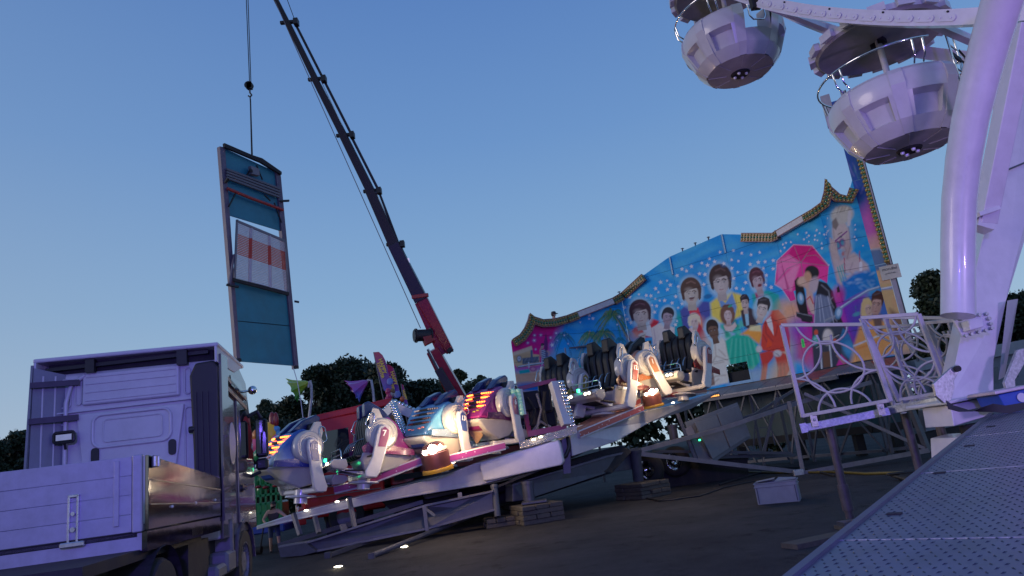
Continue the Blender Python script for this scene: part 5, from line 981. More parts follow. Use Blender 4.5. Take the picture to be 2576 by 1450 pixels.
# tan cardboard wedge between 13 and 6, brown boards right of car 2
slab('packing_board', [(1168, 1040, 17.4), (1180, 1035, 17.4), (1215, 1095, 17.4), (1200, 1118, 17.4), (1176, 1085, 17.4)], (0, .15, 0), mat('cardboard', (.32, .20, .10), .8, var=.3), tt)
# centre mass: dark chassis under the platform, with legs
chs = thing('ride_chassis', 'dark steel chassis and long grey trailer beams carrying the tilting ride', 'trailer', G(1400, 1300, 0))
slab('chassis_core', [(960, 1262, 18.6), (1200, 1212, 18.6), (1400, 1165, 18.9), (1560, 1120, 20), (1590, 1135, 20), (1540, 1190, 19.5), (1330, 1258, 18.6), (1200, 1275, 18.6), (1000, 1300, 18.6)], (.3, 2.2, 0), dark, chs)
slab('trailer_beam', [(1290, 1222, 17.6), (1321, 1212, 17.7), (1524, 1151, 19.5), (1592, 1136, 20.3), (1596, 1180, 20.3), (1530, 1189, 19.5), (1321, 1258, 17.7), (1290, 1262, 17.6)], (-.2, .35, 0), steelgrey, chs, bevel=.015)
slab('beam_flange', [(1290, 1218, 17.55), (1524, 1147, 19.4), (1592, 1132, 20.2), (1592, 1137, 20.2), (1524, 1152, 19.4), (1290, 1223, 17.55)], (-.2, .4, 0), greysteel, chs)
slab('outrigger_beam', [(768, 1368, 16.3), (1064, 1275, 16.5), (1240, 1238, 16.9), (1251, 1281, 16.9), (1073, 1331, 16.5), (797, 1387, 16.3)], (.02, .06, 0), steelgrey, chs)
for y0, y1 in ((1368, 1387), ):
    slab('flange', [(700, 1374, 16.2), (768, 1364, 16.2), (1064, 1271, 16.4), (1240, 1234, 16.8), (1240, 1238, 16.8), (1064, 1276, 16.4), (768, 1369, 16.2), (700, 1379, 16.2)], (.02, .3, 0), greysteel, chs)
    slab('flange', [(797, 1384, 16.2), (1073, 1328, 16.4), (1251, 1278, 16.8), (1251, 1283, 16.8), (1073, 1333, 16.4), (797, 1389, 16.2)], (.02, .3, 0), greysteel, chs)
slab('beam_end_box', [(700, 1378, 16.15), (768, 1366, 16.15), (797, 1388, 16.15), (760, 1398, 16.15), (706, 1402, 16.15)], (.1, .9, 0), mat('dark_blue_steel', (.04, .045, .07), .5, var=.3), chs)
UB('rear_beam', (700, 1372, 17.4), (1064, 1262, 17.6), .1, .1, steelgrey, chs)
slab('web_stiffener', [(1062, 1273, 16.35), (1072, 1273, 16.35), (1078, 1335, 16.35), (1070, 1336, 16.35)], (0, .1, 0), greysteel, chs)
UB('gusset', (1066, 1276, 16.4), (1095, 1298, 16.3), .04, .05, greysteel, chs)
def jack(a, b, r_, m, nm='jack'):
    r = MB(); A, B = P(*a), P(*b); r.cyl(A, B, r_, 18); d = (B - A).normalized(); r.cyl(A - d * .02, A + d * .05, r_ * 1.15, 18); return obj(nm, r, m, chs, smooth=40)
for a, b, r_ in (((1326, 1212, 17.2), (1332, 1262, 17.2), .14), ((1598, 1132, 20.1), (1606, 1208, 20.3), .15), ((1243, 1222, 17.0), (1252, 1300, 16.8), .08), ((1690, 1070, 22), (1697, 1110, 22), .14)): jack(a, b, r_, steelgrey)
UB('upright', (878, 1252, 17.2), (893, 1328, 17.0), .09, .09, greysteel, chs); UB('upright', (738, 1292, 17.1), (755, 1345, 17.0), .09, .09, greysteel, chs); UB('upright', (792, 1300, 17.1), (802, 1340, 17.0), .09, .09, greysteel, chs); UB('upright', (862, 1320, 16.9), (868, 1340, 16.8), .14, .06, greysteel, chs); UB('upright', (1156, 1240, 17), (1162, 1290, 16.9), .1, .1, greysteel, chs)
UB('cable_tray', (1385, 1170, 17.2), (1250, 1225, 17.0), .05, .05, dark, chs)
slab('tank', [(1060, 1238, 18.2), (1150, 1215, 18.2), (1153, 1240, 18.2), (1066, 1258, 18.2)], (0, .5, 0), greysteel, chs, bevel=.08)
slab('white_side_panel', [(1200, 1200, 18.4), (1315, 1175, 18.4), (1320, 1200, 18.4), (1205, 1222, 18.4)], (0, .05, 0), pearl, chs)
r = MB(); r.tube([P(1429, 1100, 17.3), P(1432, 1125, 17.2), P(1424, 1145, 17.2), P(1400, 1163, 17.1)], .05, 8); obj('drain_hose', r, black, chs, smooth=60)
for px, py in ((1632, 1180), (1700, 1160)):
    a, b_ = MB(), MB(); c_ = P(px, py, 21.0 if px < 1650 else 22.2); Q_ = M.Rotation(R(-38), 3, 'Z'); rad = .42
    a.lathe([(.26, -.16), (.40, -.16), (.46, -.1), (.46, .1), (.40, .16), (.26, .16)], c_, 32, Q_ @ M.Rotation(-PI / 2, 3, 'X').inverted(), closed=True); w_ = obj('wheel', a, rubber, chs, smooth=50)
    b_.lathe([(.02, .06), (.09, .10), (.11, .03), (.2, .02), (.25, .13), (.27, .16), (.29, .15), (.27, -.1), (0, -.1)], c_, 28, Q_ @ M.Rotation(PI / 2, 3, 'X')); obj('rim', b_, chrome, w_, smooth=35)
slab('dark_axle_box', [(1640, 1165, 22.6), (1880, 1150, 22.6), (1885, 1218, 22.6), (1690, 1235, 22.6)], (0, 2, 0), dark, chs)
# timber cribbing under the jacks
def crib(px, py, Y, label, n=4, yaw_=20, s=.9):
    b = P(px, py, Y); b.z = 0; t = thing('timber_crib', label, 'timber stack', b, (0, 0, R(yaw_)), 'timber stacks under the ride jacks')
    for k in range(n):
        for q in (-1, 0, 1):
            r = MB(); l = s * random.uniform(.94, 1.04); d = (l, s * .31, .1) if k % 2 == 0 else (s * .31, l, .1); c_ = (random.uniform(-.02, .02), q * s * .33, k * .105 + .052) if k % 2 == 0 else (q * s * .33, random.uniform(-.02, .02), k * .105 + .052)
            r.cham(c_, d, .012); obj('timber', r, wood, t, world=False)
    return t
crib(1618, 1245, 20.0, 'low square stack of timbers under the right jack beside the chrome wheel', 4, 35, 1.1); crib(1352, 1305, 17.0, 'wide flat stack of timbers under the middle jack of the ride', 4, 18, 1.05); crib(1255, 1296, 17.2, 'smaller timber stack in shadow left of the middle jack', 2, 10, .7)
r = MB(); b = P(1345, 1270, 17.0); r.cham((b.x, b.y, .46), (.6, .6, .05), .01); solo('jack_plate', 'flat steel jack plate on top of the middle timber stack', 'plate', r, steelgrey)
r = MB(); A, B = G(826, 1404), G(1060, 1331); r.beam(A + V((0, 0, .05)), B + V((0, 0, .16)), .08, .08); r.box(A + V((0, 0, .06)), (.12, .14, .12)); solo('ground_strut', 'shorter steel strut lying on the asphalt under the left arm', 'strut', r, steelgrey)
r = MB(); A, B = G(936, 1405), G(1290, 1290); r.tube([A + V((0, 0, .05)), B + V((0, 0, .35))], .055, 10); r.box(A + V((0, 0, .05)), (.12, .12, .1)); solo('ground_strut', 'longer round steel strut lying nearest on the asphalt below the ride', 'strut', r, steelgrey)
for px, py, lb in ((851, 1428, 'small glowing spot added for a lamp glint, nearest on the asphalt'), (1017, 1378, 'small glowing spot added for a lamp glint on the asphalt beside the long strut')):  # lamp glints on the ground, added as glowing spots with a light each
    r = MB(); g = G(px, py); r.sphere((g.x, g.y, .02), .035, 10, 5, (2.4, 1, .4)); solo('ground_glint', lb, 'lamp', r, E_white)
    l = bpy.data.lights.new('glint_light', 'POINT'); l.energy = 1.0; l.color = (1, .85, .5); l.shadow_soft_size = .03; o = bpy.data.objects.new('glint_light', l); COL.objects.link(o); o.location = (g.x, g.y - .1, .12)
# grey control cabinet and the long triangular tube braces
cb = thing('control_cabinet', 'grey double door control cabinet tilted under the right end of the ride', 'cabinet', P(1780, 1110, 21.2))
slab('cabinet_body', [(1722, 1062, 21.0), (1855, 1012, 22.0), (1890, 1100, 22.0), (1795, 1165, 21.0), (1760, 1166, 21.0)], (.1, .6, 0), mat('cabinet_grey', (.12, .125, .145), .4, var=.12, dirt=.15), cb, bevel=.02)
slab('door', [(1744, 1064, 20.94), (1799, 1043, 21.32), (1832, 1128, 21.3), (1790, 1155, 20.9)], (.03, -.04, 0), MATS['cabinet_grey'], cb, bevel=.01); slab('door', [(1801, 1042, 21.34), (1853, 1020, 21.75), (1884, 1096, 21.8), (1835, 1126, 21.3)], (.03, -.04, 0), MATS['cabinet_grey'], cb, bevel=.01)
UB('mast', (1703, 1040, 20.8), (1752, 1160, 20.8), .1, .1, steelgrey, cb); r = MB(); r.box(P(1760, 1107, 20.8), (.06, .03, .05)); obj('status_led', r, E_green, cb)
slab('vent_box', [(1722, 1078, 20.75), (1740, 1072, 20.75), (1752, 1098, 20.75), (1734, 1104, 20.75)], (0, .1, 0), greysteel, cb)
br = thing('tube_brace', 'long triangular brace of square steel tubes reaching from the ride jack to the walkway', 'brace', G(2015, 1195))
for a, b, w_, m in (((1612, 1133, 20.2), (1810, 1080, 20.8), .12, greysteel), ((1810, 1080, 20.8), (2012, 1012, 21.2), .12, greysteel), ((2012, 1012, 21.2), (2190, 962, 21.4), .12, greysteel), ((1612, 1142, 20.2), (2005, 1187, 20.8), .12, greysteel), ((2022, 1190, 20.8), (2335, 1133, 20.2), .12, greysteel),
                    ((1800, 1075, 21.8), (2000, 1010, 22.3), .1, steelgrey), ((1760, 1150, 21.6), (2000, 1145, 22.6), .1, steelgrey), ((1640, 1135, 21.4), (1990, 1140, 22), .08, steelgrey), ((1765, 1125, 21.5), (2040, 955, 22.6), .08, steelgrey), ((1985, 1010, 21.1), (2022, 1195, 20.8), .11, greysteel), ((2023, 990, 21.1), (2340, 1135, 20.3), .09, greysteel), ((1955, 1000, 22), (1920, 1140, 22), .08, steelgrey), ((2265, 960, 20.6), (2335, 1135, 20.3), .14, steelgrey), ((2205, 965, 21), (2245, 1140, 21), .08, steelgrey)):
    UB('square_tube', a, b, w_, w_, m, br)
r = MB(); r.cham(P(2008, 1190, 20.7), (.3, .14, .2), .02); obj('foot_bracket', r, galv, br)
lad = thing('step_ladder', 'thin aluminium step ladder standing in the shade against the teal trailer', 'ladder', G(1935, 1150))
for a, b in (((1903, 1020, 23), (1895, 1130, 23)), ((1925, 1020, 23), (1950, 1120, 23))): UB('ladder_rail', a, b, .02, .03, steelgrey, lad)
for k in range(4): UB('rung', (1902 - k, 1030 + k * 24, 23), (1928 + k * 5, 1028 + k * 23, 23), .02, .02, steelgrey, lad)
# ================================================================ loader crane, its load and the red truck
cr_ = thing('loader_crane', 'tall telescopic loader crane with red lower arms and black upper sections behind the ride', 'crane', P(1175, 1040, 22.5) * 1.0)
bl = mat('boom_black', (.008, .008, .012), .5, coat=0, var=.2); bl2 = mat('boom_dark_blue', (.010, .010, .028), .45, coat=.1, var=.2)
def bm(nm, a, b, wa, wb, m, par=None, dep=None):
    """tapered boom piece; widths in print units at the piece's ends"""
    A, B = P(*a), P(*b); ka, kb = wa * a[2] / FPX, wb * b[2] / FPX; r = MB(); r.beam(A, B, ka, ka * 1.2, up=(0, 1, 0.1), wd2=kb, ht2=kb * 1.2); return obj(nm, r, m, par or cr_, bevel=.02)
YB = lambda px: 18.0 + (px - 640) / (1170 - 640) * 4.6
bm('crane_column', (1180, 1090, 22.6), (1160, 1010, 22.5), 60, 54, red)
bm('inner_arm', (1168, 1030, 22.5), (1088, 880, 21.9), 42, 32, red)
bm('outer_arm', (1133, 886, 22.1), (1056, 742, 21.6), 20, 30, red); bm('outer_arm_side', (1116, 890, 22.3), (1052, 760, 21.8), 28, 18, red)
secs = [((1060, 755), (990, 614), 34, 30), ((992, 618), (931, 480), 27, 25), ((934, 484), (863, 340), 23, 21), ((866, 344), (792, 199), 20, 18), ((795, 203), (723, 56), 17, 15), ((725, 60), (638, -112), 14, 12)]
for k, (a, b, wa, wb) in enumerate(secs):
    bm('boom_section', (*a, YB(a[0])), (*b, YB(b[0])), wa, wb, bl2 if k == 0 else bl)
    if k: c_ = P(*a, YB(a[0])); bm('section_collar', (a[0] - 20, a[1] - 2, YB(a[0])), (a[0] + 22, a[1] - 6, YB(a[0])), 9, 9, bl); r = MB(); r.box(P(a[0] + 20, a[1] - 4, YB(a[0]) - .1), (.14, .2, .2)); obj('guide_block', r, black, cr_)
for (x0, y0, x1, y1, w_, m) in ((1140, 885, 1062, 752, 4, chrome), (1133, 888, 1056, 750, 3, bl), (1060, 740, 1008, 618, 5, bl2), (1003, 614, 953, 482, 6, bl), (954, 482, 880, 336, 7, bl), (884, 338, 812, 196, 7, bl), (812, 196, 742, 58, 7, bl), (1000, 612, 945, 482, 3, alu), (872, 340, 806, 200, 2, alu)):
    bm('extension_ram', (x0, y0, YB(x0) - .15), (x1, y1, YB(x1) - .15), w_, w_, m)
r = MB(); c_ = P(1066, 843, 21.5); r.cyl(c_ + V((-.3, -.1, 0)), c_ + V((.2, .12, 0)), .19, 20); wn_ = obj('winch_drum', r, black, cr_, smooth=40)
for e in (-1, 1): r = MB(); q = c_ + V((-.02, .02, 0)) + V((.22, .1, 0)) * e; r.cyl(q - V((.02, .01, 0)), q + V((.02, .01, 0)), .23, 22); obj('drum_flange', r, bl, wn_, smooth=40)
bm('winch_bracket', (1066, 860, 21.5), (1090, 850, 21.6), 22, 18, red)
bm('lift_ram_rod', (1076, 878, 21.5), (1104, 932, 21.6), 7, 7, chrome); bm('lift_ram', (1102, 928, 21.6), (1150, 1010, 21.8), 19, 22, bl)
bm('pad', (1135, 885, 21.9), (1128, 878, 21.9), 16, 12, bl); bm('collar', (1036, 748, 21.4), (1078, 742, 21.4), 10, 10, red)
r = MB(); r.beam(P(1027, 650, 21.3), P(1029, 664, 21.3), .06, .05); r.beam(P(1040, 690, 21.3), P(1043, 702, 21.3), .05, .05); obj('reflector', r, mat('pale_reflector', (.8, .75, .9), .3, emis=(.8, .7, 1), es=.5), cr_)
r = MB(); r.tube([P(664, 0 - 60, 18.2), P(1058, 826, 21.3)], .014, 5); solo('winch_rope', 'thin steel rope slanting down beside the crane boom to the winch drum', 'rope', r, greysteel)
r = MB(); r.tube([P(708, -40, 18.4), P(742, 52, 18.8)], .012, 5); obj('tip_hose', r, black, cr_)
r = MB(); r.cyl(P(604, -108, 17.9), P(612, -112, 18.2), .25, 16); obj('boom_tip_pulley', r, bl, cr_); r = MB(); r.beam(P(640, -116, 18.0), P(604, -108, 18), .1, .14); obj('boom_tip', r, bl, cr_)
YL = 17.5
tri_a, tri_b = P(553, 365, 17.0), P(705, 435, 18.9)
r = MB(); hk = P(628, 215, 17.8); top_ = V((hk.x, hk.y, P(617, -108, 17.8).z)); r.tube([top_, hk], .013, 5); r.tube([top_ + V((.06, 0, 0)), hk + V((.04, 0, 0))], .013, 5); solo('hoist_rope', 'steel hoist rope hanging from the crane tip down to the hook block', 'rope', r, dark)
r = MB(); r.cyl(hk + V((-.02, -.06, 0)), hk + V((-.02, .06, 0)), .12, 14); r.box(hk + V((0, 0, -.02)), (.14, .12, .2)); r.tube([hk + V((0, 0, -.1)), hk + V((0, 0, -.24)), hk + V((.05, 0, -.32)), hk + V((0, 0, -.38)), hk + V((-.05, 0, -.33))], .025, 8); solo('hook_block', 'black crane hook block hanging above the teal scenery panel', 'hook', r, black, smooth=50)
PP = vplane(tri_a, tri_b)
T = lambda px, py, off=0: PP.at(px, py, off)
pn = thing('scenery_back_panel', 'long teal scenery panel hanging steeply from the crane, red white barrier strapped on it', 'panel', T(650, 640))
def ps(nm, pts, th, m, off=0, par=None, **k):
    r = MB(); r.prism([T(x, y, off) for x, y in pts], PP.n * th); return obj(nm, r, m, par or pn, **k)
frm = mat('panel_frame_steel', (.10, .08, .13), .45, var=.3)
ps('side_rail', [(553, 368), (566, 371), (605, 911), (597, 915)], -.12, frm); ps('side_rail', [(694, 430), (706, 436), (752, 926), (742, 928)], -.12, frm)
ps('upper_board', [(562, 372), (702, 436), (708, 500), (566, 440)], -.03, teal, -.06); ps('upper_board', [(567, 442), (707, 500), (713, 583), (572, 540)], -.03, teal, -.06)
ps('lower_board', [(584, 706), (728, 742), (740, 820), (592, 806)], -.03, teal, -.06); ps('lower_board', [(592, 808), (740, 822), (750, 921), (600, 909)], -.03, teal, -.06)
ps('board_joint', [(590, 800), (741, 816), (741, 828), (591, 813)], -.02, dark, -.10)
ps('top_chord', [(560, 362), (630, 392), (655, 400), (704, 434), (704, 441), (652, 410), (561, 372)], .08, dark)
for k in range(4): ps('folded_strut', [(568, 424 + 7 * k), (701, 473 + 7 * k), (702, 478 + 7 * k), (568, 429 + 7 * k)], .05, mat('grey_folded_strut', (.10, .10, .12), .5), .02)
r = MB(); r.tube([T(572, 474, .06), T(630, 498, .06), T(712, 528, .06)], .045, 8); obj('red_pipe', r, mat('dull_red_pipe', (.28, .03, .03), .4), pn, smooth=60)
for a, b in (((575, 520), (596, 480)), ((690, 510), (708, 560)), ((633, 420), (618, 445)), ((645, 415), (660, 452)), ((680, 505), (665, 490))): r = MB(); r.beam(T(*a, .05), T(*b, .05), .03, .03); obj('brace_wire', r, dark, pn)
ps('control_box', [(624, 420), (645, 428), (646, 445), (626, 440)], .12, greysteel, .02); ps('control_box_lid', [(627, 424), (634, 427), (635, 434), (628, 432)], .02, dark, .145)
for a, b in (((704, 506), (727, 505)), ((741, 758), (752, 760)), ((570, 716), (600, 722)), ((566, 460), (574, 448))): r = MB(); r.beam(T(*a, .02), T(*b, .12), .07, .05); obj('locking_lug', r, black, pn)
# barrier with three mesh fields, white / red / white
ps('barrier_frame', [(593, 553), (597, 553), (591, 706), (587, 706)], .04, greysteel, .08); ps('barrier_frame', [(593, 553), (716, 604), (716, 610), (593, 559)], .04, greysteel, .08); ps('barrier_frame', [(585, 700), (724, 736), (724, 744), (585, 708)], .05, dark, .08); ps('barrier_frame', [(714, 605), (719, 606), (726, 736), (721, 736)], .04, greysteel, .08)
TLb, TRb, BLb, BRb = V((595, 556, 0)), V((716, 607, 0)), V((588, 703, 0)), V((723, 739, 0))
def bq(u, v): q = TLb.lerp(TRb, u).lerp(BLb.lerp(BRb, u), v); return T(q.x, q.y, .09)
wbar = mat('white_barrier_slat', (.42, .42, .46), .4); rbar = mat('red_barrier_slat', (.42, .05, .035), .4)
NS = 34
for k in range(NS):
    v = (k + .5) / NS; m = rbar if .20 < v < .56 else wbar
    r = MB(); r.beam(bq(0, v), bq(1, v), .02, .027, up=(0, 0, 1)); obj('barrier_slat', r, m, pn)
rb = MB(); rr2 = MB()
for k in range(44):
    u = (k + .5) / 44
    rb.beam(bq(u, .02), bq(u, .20), .006, .006, up=(0, 1, 0)); rb.beam(bq(u, .56), bq(u, .98), .006, .006, up=(0, 1, 0)); rr2.beam(bq(u, .2), bq(u, .56), .006, .006, up=(0, 1, 0))
o = obj('mesh_wire', rb, wbar, pn); o['kind'] = 'stuff'; o = obj('mesh_wire', rr2, rbar, pn); o['kind'] = 'stuff'
for u in (.3, .68):
    for v0, v1, m in ((.02, .2, wbar), (.2, .56, rbar), (.56, .98, wbar)): r = MB(); r.beam(bq(u, v0), bq(u, v1), .09, .03, up=(0, 1, 0)); obj('barrier_post', r, m, pn)
ps('tilted_board_edge', [(574, 712), (586, 640), (588, 642), (578, 718)], .05, frm, .05)
for x, y in ((600, 906), (745, 924)): r = MB(); r.box(T(x, y, .02), (.12, .1, .08)); obj('foot_bracket', r, dark, pn)
r = MB(); r.tube([hk + V((0, 0, -.36)), P(630, 256, 17.8)], .02, 6); r.tube([P(630, 250, 17.8), T(634, 396, .05)], [.02, .028], 6); solo('lifting_sling', 'dark lifting sling between hook block and teal panel', 'sling', r, dark)
r = MB(); r.tube([T(738, 926, .02), P(748, 960, 18), P(757, 1010, 17.9), P(765, 1075, 17.8)], .012, 5); solo('tag_line', 'thin guide rope hanging from the right foot of the teal panel', 'rope', r, wbar, smooth=60)

# red crane truck
rt = thing('red_crane_truck', 'red crane truck with white framed grille standing behind the left part of the ride', 'truck', G(790, 1330) + V((.3, 2.0, 0)), (0, 0, R(110)))
c0 = P(770, 1340, 19.4); rt.location = (c0.x, c0.y, 0); rt.scale = (1, 1, 1.12)
rq = lambda nm, mb, m, par=None, **k: obj(nm, mb, m, par or rt, world=False, **k)
# local: +y is the truck's front, x to its right; near front corner at the origin
r = MB(); prof = [(0, .55), (.06, 1.3), (.0, 1.75), (-.25, 2.55), (-.5, 2.95), (-2.0, 3.05), (-2.2, 2.9), (-2.2, .55)]
for xa, xb in ((0, 2.4),): r.prism([(xa, y, z) for y, z in prof], (xb, 0, 0))
tred = mat('truck_red_paint', (.46, .008, .014), .5, coat=0, var=.1)
rc = rq('cab', r, tred, bevel=.05, smooth=30)
r = MB(); r.prism([(.15, .03, 1.82), (2.25, .03, 1.82), (2.2, -.24, 2.5), (.2, -.24, 2.5)], (0, .02, .01)); rq('windscreen', r, MATS['dark_glass'])
r = MB(); r.box((1.2, .07, 1.45), (1.5, .04, .44)); gr = rq('grille', r, dark)
for k in range(5): r = MB(); r.beam((.45, .1, 1.26 + .095 * k), (1.95, .1, 1.26 + .095 * k), .03, .03); obj('grille_bar', r, wbar, gr, world=False)
for k in range(6): r = MB(); r.beam((.45 + .3 * k, .1, 1.24), (.45 + .3 * k, .1, 1.66), .03, .03); obj('grille_bar', r, wbar, gr, world=False)
r = MB(); r.box((1.2, .08, .62), (2.44, .2, .36)); bp_ = rq('bumper', r, tred, bevel=.03)
for k in range(4):
    for j in range(2): r = MB(); r.box((.55 + .22 * k, .19, .55 + .14 * j), (.16, .02, .09)); obj('bumper_slot', r, dark, bp_, world=False)
for x in (.16, 2.2): r = MB(); r.cham((x, .17, .72), (.2, .06, .34), .02); rq('headlight', r, mat('headlight_glass', (.5, .5, .52), .1, metal=.5))
r = MB(); r.prism([(-.012, -.5, 1.7), (-.012, -.5, 2.6), (-.012, -1.3, 2.65), (-.012, -1.3, 1.7)], (.01, 0, 0)); rq('side_window', r, MATS['dark_glass'])
for k in range(2): r = MB(); r.beam((-.02, -.1, 1.05 + .2 * k), (-.02, -2.1, 1.05 + .2 * k), .02, .02); rq('side_stripe', r, greysteel)
r = MB(); r.prism([(-.03, .1, 2.98), (-.03, -2.6, 3.3), (-.03, -2.6, 3.12), (-.03, -.3, 2.86)], (2.4, 0, 0)); rq('roof_spoiler', r, tred, bevel=.03)
r = MB(); r.box((.3, -1.2, .55), (.3, 1.3, 1.0)); rq('wheel_arch', r, dark)
for x in (.12, 2.25):
    for y in (-1.1, -4.6, -5.9):
        a, b_ = MB(), MB(); a.lathe([(.28, -.15), (.46, -.15), (.5, -.1), (.5, .1), (.46, .15), (.28, .15)], (x, y, .5), 28, M.Rotation(PI / 2, 3, 'Y'), closed=True); w_ = rq('wheel', a, rubber, smooth=50); b_.lathe([(0, -.1), (.15, -.12), (.28, -.1), (.3, .1), (0, .1)], (x, y, .5), 20, M.Rotation(PI / 2, 3, 'Y')); obj('rim', b_, greysteel, w_, world=False, smooth=40)
r = MB(); r.box((1.2, -4.6, .95), (.9, 7.2, .3)); r.box((1.2, -5.3, 1.25), (2.4, 5.6, .14)); rq('chassis', r, dark); r = MB(); r.box((1.2, -5.4, 1.5), (2.3, 4.2, .36)); rq('flat_bed', r, mat('bed_red_brown', (.20, .03, .03), .5, dirt=.4))
r = MB(); r.cham((1.2, -2.75, 1.6), (2.2, .7, 1.1), .05); rq('crane_base', r, red)
for nm, b in (('seat_house_post', -.3),): pass
# ================================================================ small things behind the ride
def grad3(name, c1, c2, c3, lo, hi):
    m = fade(name, c1, c2, c3, 2, lo, hi); return m
def feather(pts, Y, label, name='feather_flag'):
    b = P(pts[-1][0] - 4, pts[-1][1] + 60, Y); t = thing('feather_flag', label, 'flag', V((b.x, b.y, 0)), group='feather flags of the children coaster')
    w_ = [P(x, y, Y) for x, y in pts]; r = MB(); r.prism(w_, (0, .015, 0)); z0 = min(p.z for p in w_); z1 = max(p.z for p in w_)
    obj('flag_cloth', r, grad3('flag_gradient', (.10, .07, .42), (.22, .04, .30), (.48, .03, .08), z0, z1), t)
    return t, w_
f1, w1 = feather([(940, 886), (953, 885), (962, 893), (970, 908), (977, 938), (986, 979), (966, 983), (955, 946)], 27, 'front red to purple feather flag with yellow lettering and a balloon')
f2, w2 = feather([(972, 917), (980, 918), (989, 925), (995, 941), (1001, 966), (1008, 998), (991, 1001), (984, 968)], 27.6, 'second red to purple feather flag just right of and behind the first')
f3, w3 = feather([(1009, 966), (1014, 968), (1020, 990), (1027, 1020), (1021, 1022), (1012, 996)], 28.4, 'third dark red feather flag turned edge on beside the second')
yel = mat('yellow_print', (.75, .55, .08), .5); sky_ = mat('balloon_print', (.16, .22, .55), .5)
def along(t, a, b, s, size, Y, off=-.03):
    A, B = P(*a, Y), P(*b, Y); ex = (B - A).normalized(); ez = ex.cross(V((0, -1, 0))) * -1
    n = ex.cross(ez); m_ = frame((A + B) / 2 + V((0, off, 0)), ex, ez); text(s, size, yel, m_, t, 'lettering', .003, .008)
along(f1, (953, 893), (972, 950), 'HAPPY', .21, 27); along(f1, (947, 905), (967, 960), 'COASTER', .15, 27); along(f2, (984, 928), (998, 975), 'HAPPY', .19, 27.6); along(f2, (977, 940), (993, 988), 'COASTER', .13, 27.6); along(f3, (1013, 975), (1023, 1012), 'HAPPY', .14, 28.4)
for t, x, y, Y in ((f1, 981, 960, 26.95), (f2, 1000, 992, 27.55)):
    r = MB(); r.sphere(P(x, y, Y), .13, 12, 8, (1, .2, 1.1)); obj('balloon_print', r, sky_, t, smooth=60)
for t, a, b in ((f1, (940, 886), (992, 1110)), (f2, (972, 917), (1014, 1115)), (f3, (1009, 966), (1036, 1110))):
    r = MB(); r.tube([P(*a, 27.8), P((a[0] + b[0]) / 2 - 3, (a[1] + b[1]) / 2, 27.8), P(*b, 27.8)], .025, 6); obj('pole', r, greysteel, t)
# clown figure with balloons between the flags
r = MB()
cl = thing('balloon_clown_figure', 'small ornament figure with pink balloons below the feather flags', 'figure', P(984, 1010, 26))
for k, (x, y, s_, c_) in enumerate(((977, 985, .12, 'a'), (980, 996, .13, 'a'), (976, 1005, .12, 'a'), (988, 984, .10, 'b'), (1012, 1004, .09, 'c'), (986, 992, .1, 'd'))):
    r = MB(); r.sphere(P(x, y, 26), s_, 10, 7, (1, 1, 1.15)); obj('balloon', r, {'a': mat('pink_balloon', (.5, .05, .15), .25), 'b': mat('brown_hair', (.2, .12, .05), .6), 'c': mat('orange_balloon', (.6, .12, .05), .3), 'd': mat('ornament_white', (.4, .36, .34), .5)}[c_], cl, smooth=60)
r = MB(); r.tube([P(984, 1040, 26), P(984, 990, 26)], .05, 8); obj('body', r, mat('ornament_body', (.25, .2, .1), .5), cl)
slb = MB(); slb.prism([P(978, 1040, 19.5), P(990, 1040, 19.5), P(999, 1090, 19.5), P(988, 1092, 19.5)], (0, .2, 0)); solo('wooden_louvre', 'upright brown louvre board behind the lamp tripod', 'board', slb, mat('brown_louvre', (.22, .10, .05), .6, bump=.6, bscale=12))
# flower lamps on bent poles
def flower(pole, head, d, Y, label, cols):
    lz = P(*head, Y).z - P(*pole[-1], Y).z; cols = fade(cols[0], *cols[1:], 0, -.55 * 1, .0) if False else fade(cols[0], *cols[1:], 2, lz - .55, lz + .1)
    t = thing('flower_lamp', label, 'lamp', P(*pole[-1], Y), group='flower shaped lamps on bent poles')
    r = MB(); r.tube([P(x, y, Y) for x, y in pole], .05, 8); obj('pole', r, mat('pale_pole', (.42, .42, .44), .4), t, smooth=60)
    h = P(*head, Y); dd = V(d).normalized(); rot = V((0, 0, 1)).rotation_difference(dd).to_matrix(); r = MB(); n = 24; vs = []
    prof = [(.03, 0), (.12, .12), (.20, .30), (.30, .5), (.42, .62)]
    for i, (rr, z) in enumerate(prof):
        for k in range(n): w_ = 1 + .16 * math.cos(k * 8 * 2 * PI / n) * i / 4; vs.append(h + rot @ V((rr * w_ * math.cos(2 * PI * k / n), rr * w_ * math.sin(2 * PI * k / n), z + .05 * (k % 3 == 0) * (i == 4))))
    r.add(vs, [(i * n + k, i * n + (k + 1) % n, (i + 1) * n + (k + 1) % n, (i + 1) * n + k) for i in range(4) for k in range(n)])
    o = obj('petals', r, cols, t, smooth=50); sd = o.modifiers.new('thickness', 'SOLIDIFY'); sd.thickness = .012
flower([(776, 975), (777, 960), (780, 958), (783, 970), (784, 1000), (779, 1040), (775, 1078)], (777, 961), (-.9, -.2, -.35), 25, 'green and yellow flower lamp on a bent pole, left of the two', ('green_petal', (.05, .35, .05), (.25, .42, .03), (.45, .48, .02)))
flower([(920, 967), (926, 956), (934, 957), (938, 980), (941, 1010), (936, 1035)], (925, 958), (-.85, -.2, -.5), 25, 'pink and violet flower lamp on a bent pole, right of the two', ('pink_petal', (.06, .12, .55), (.42, .08, .38), (.40, .08, .35)))
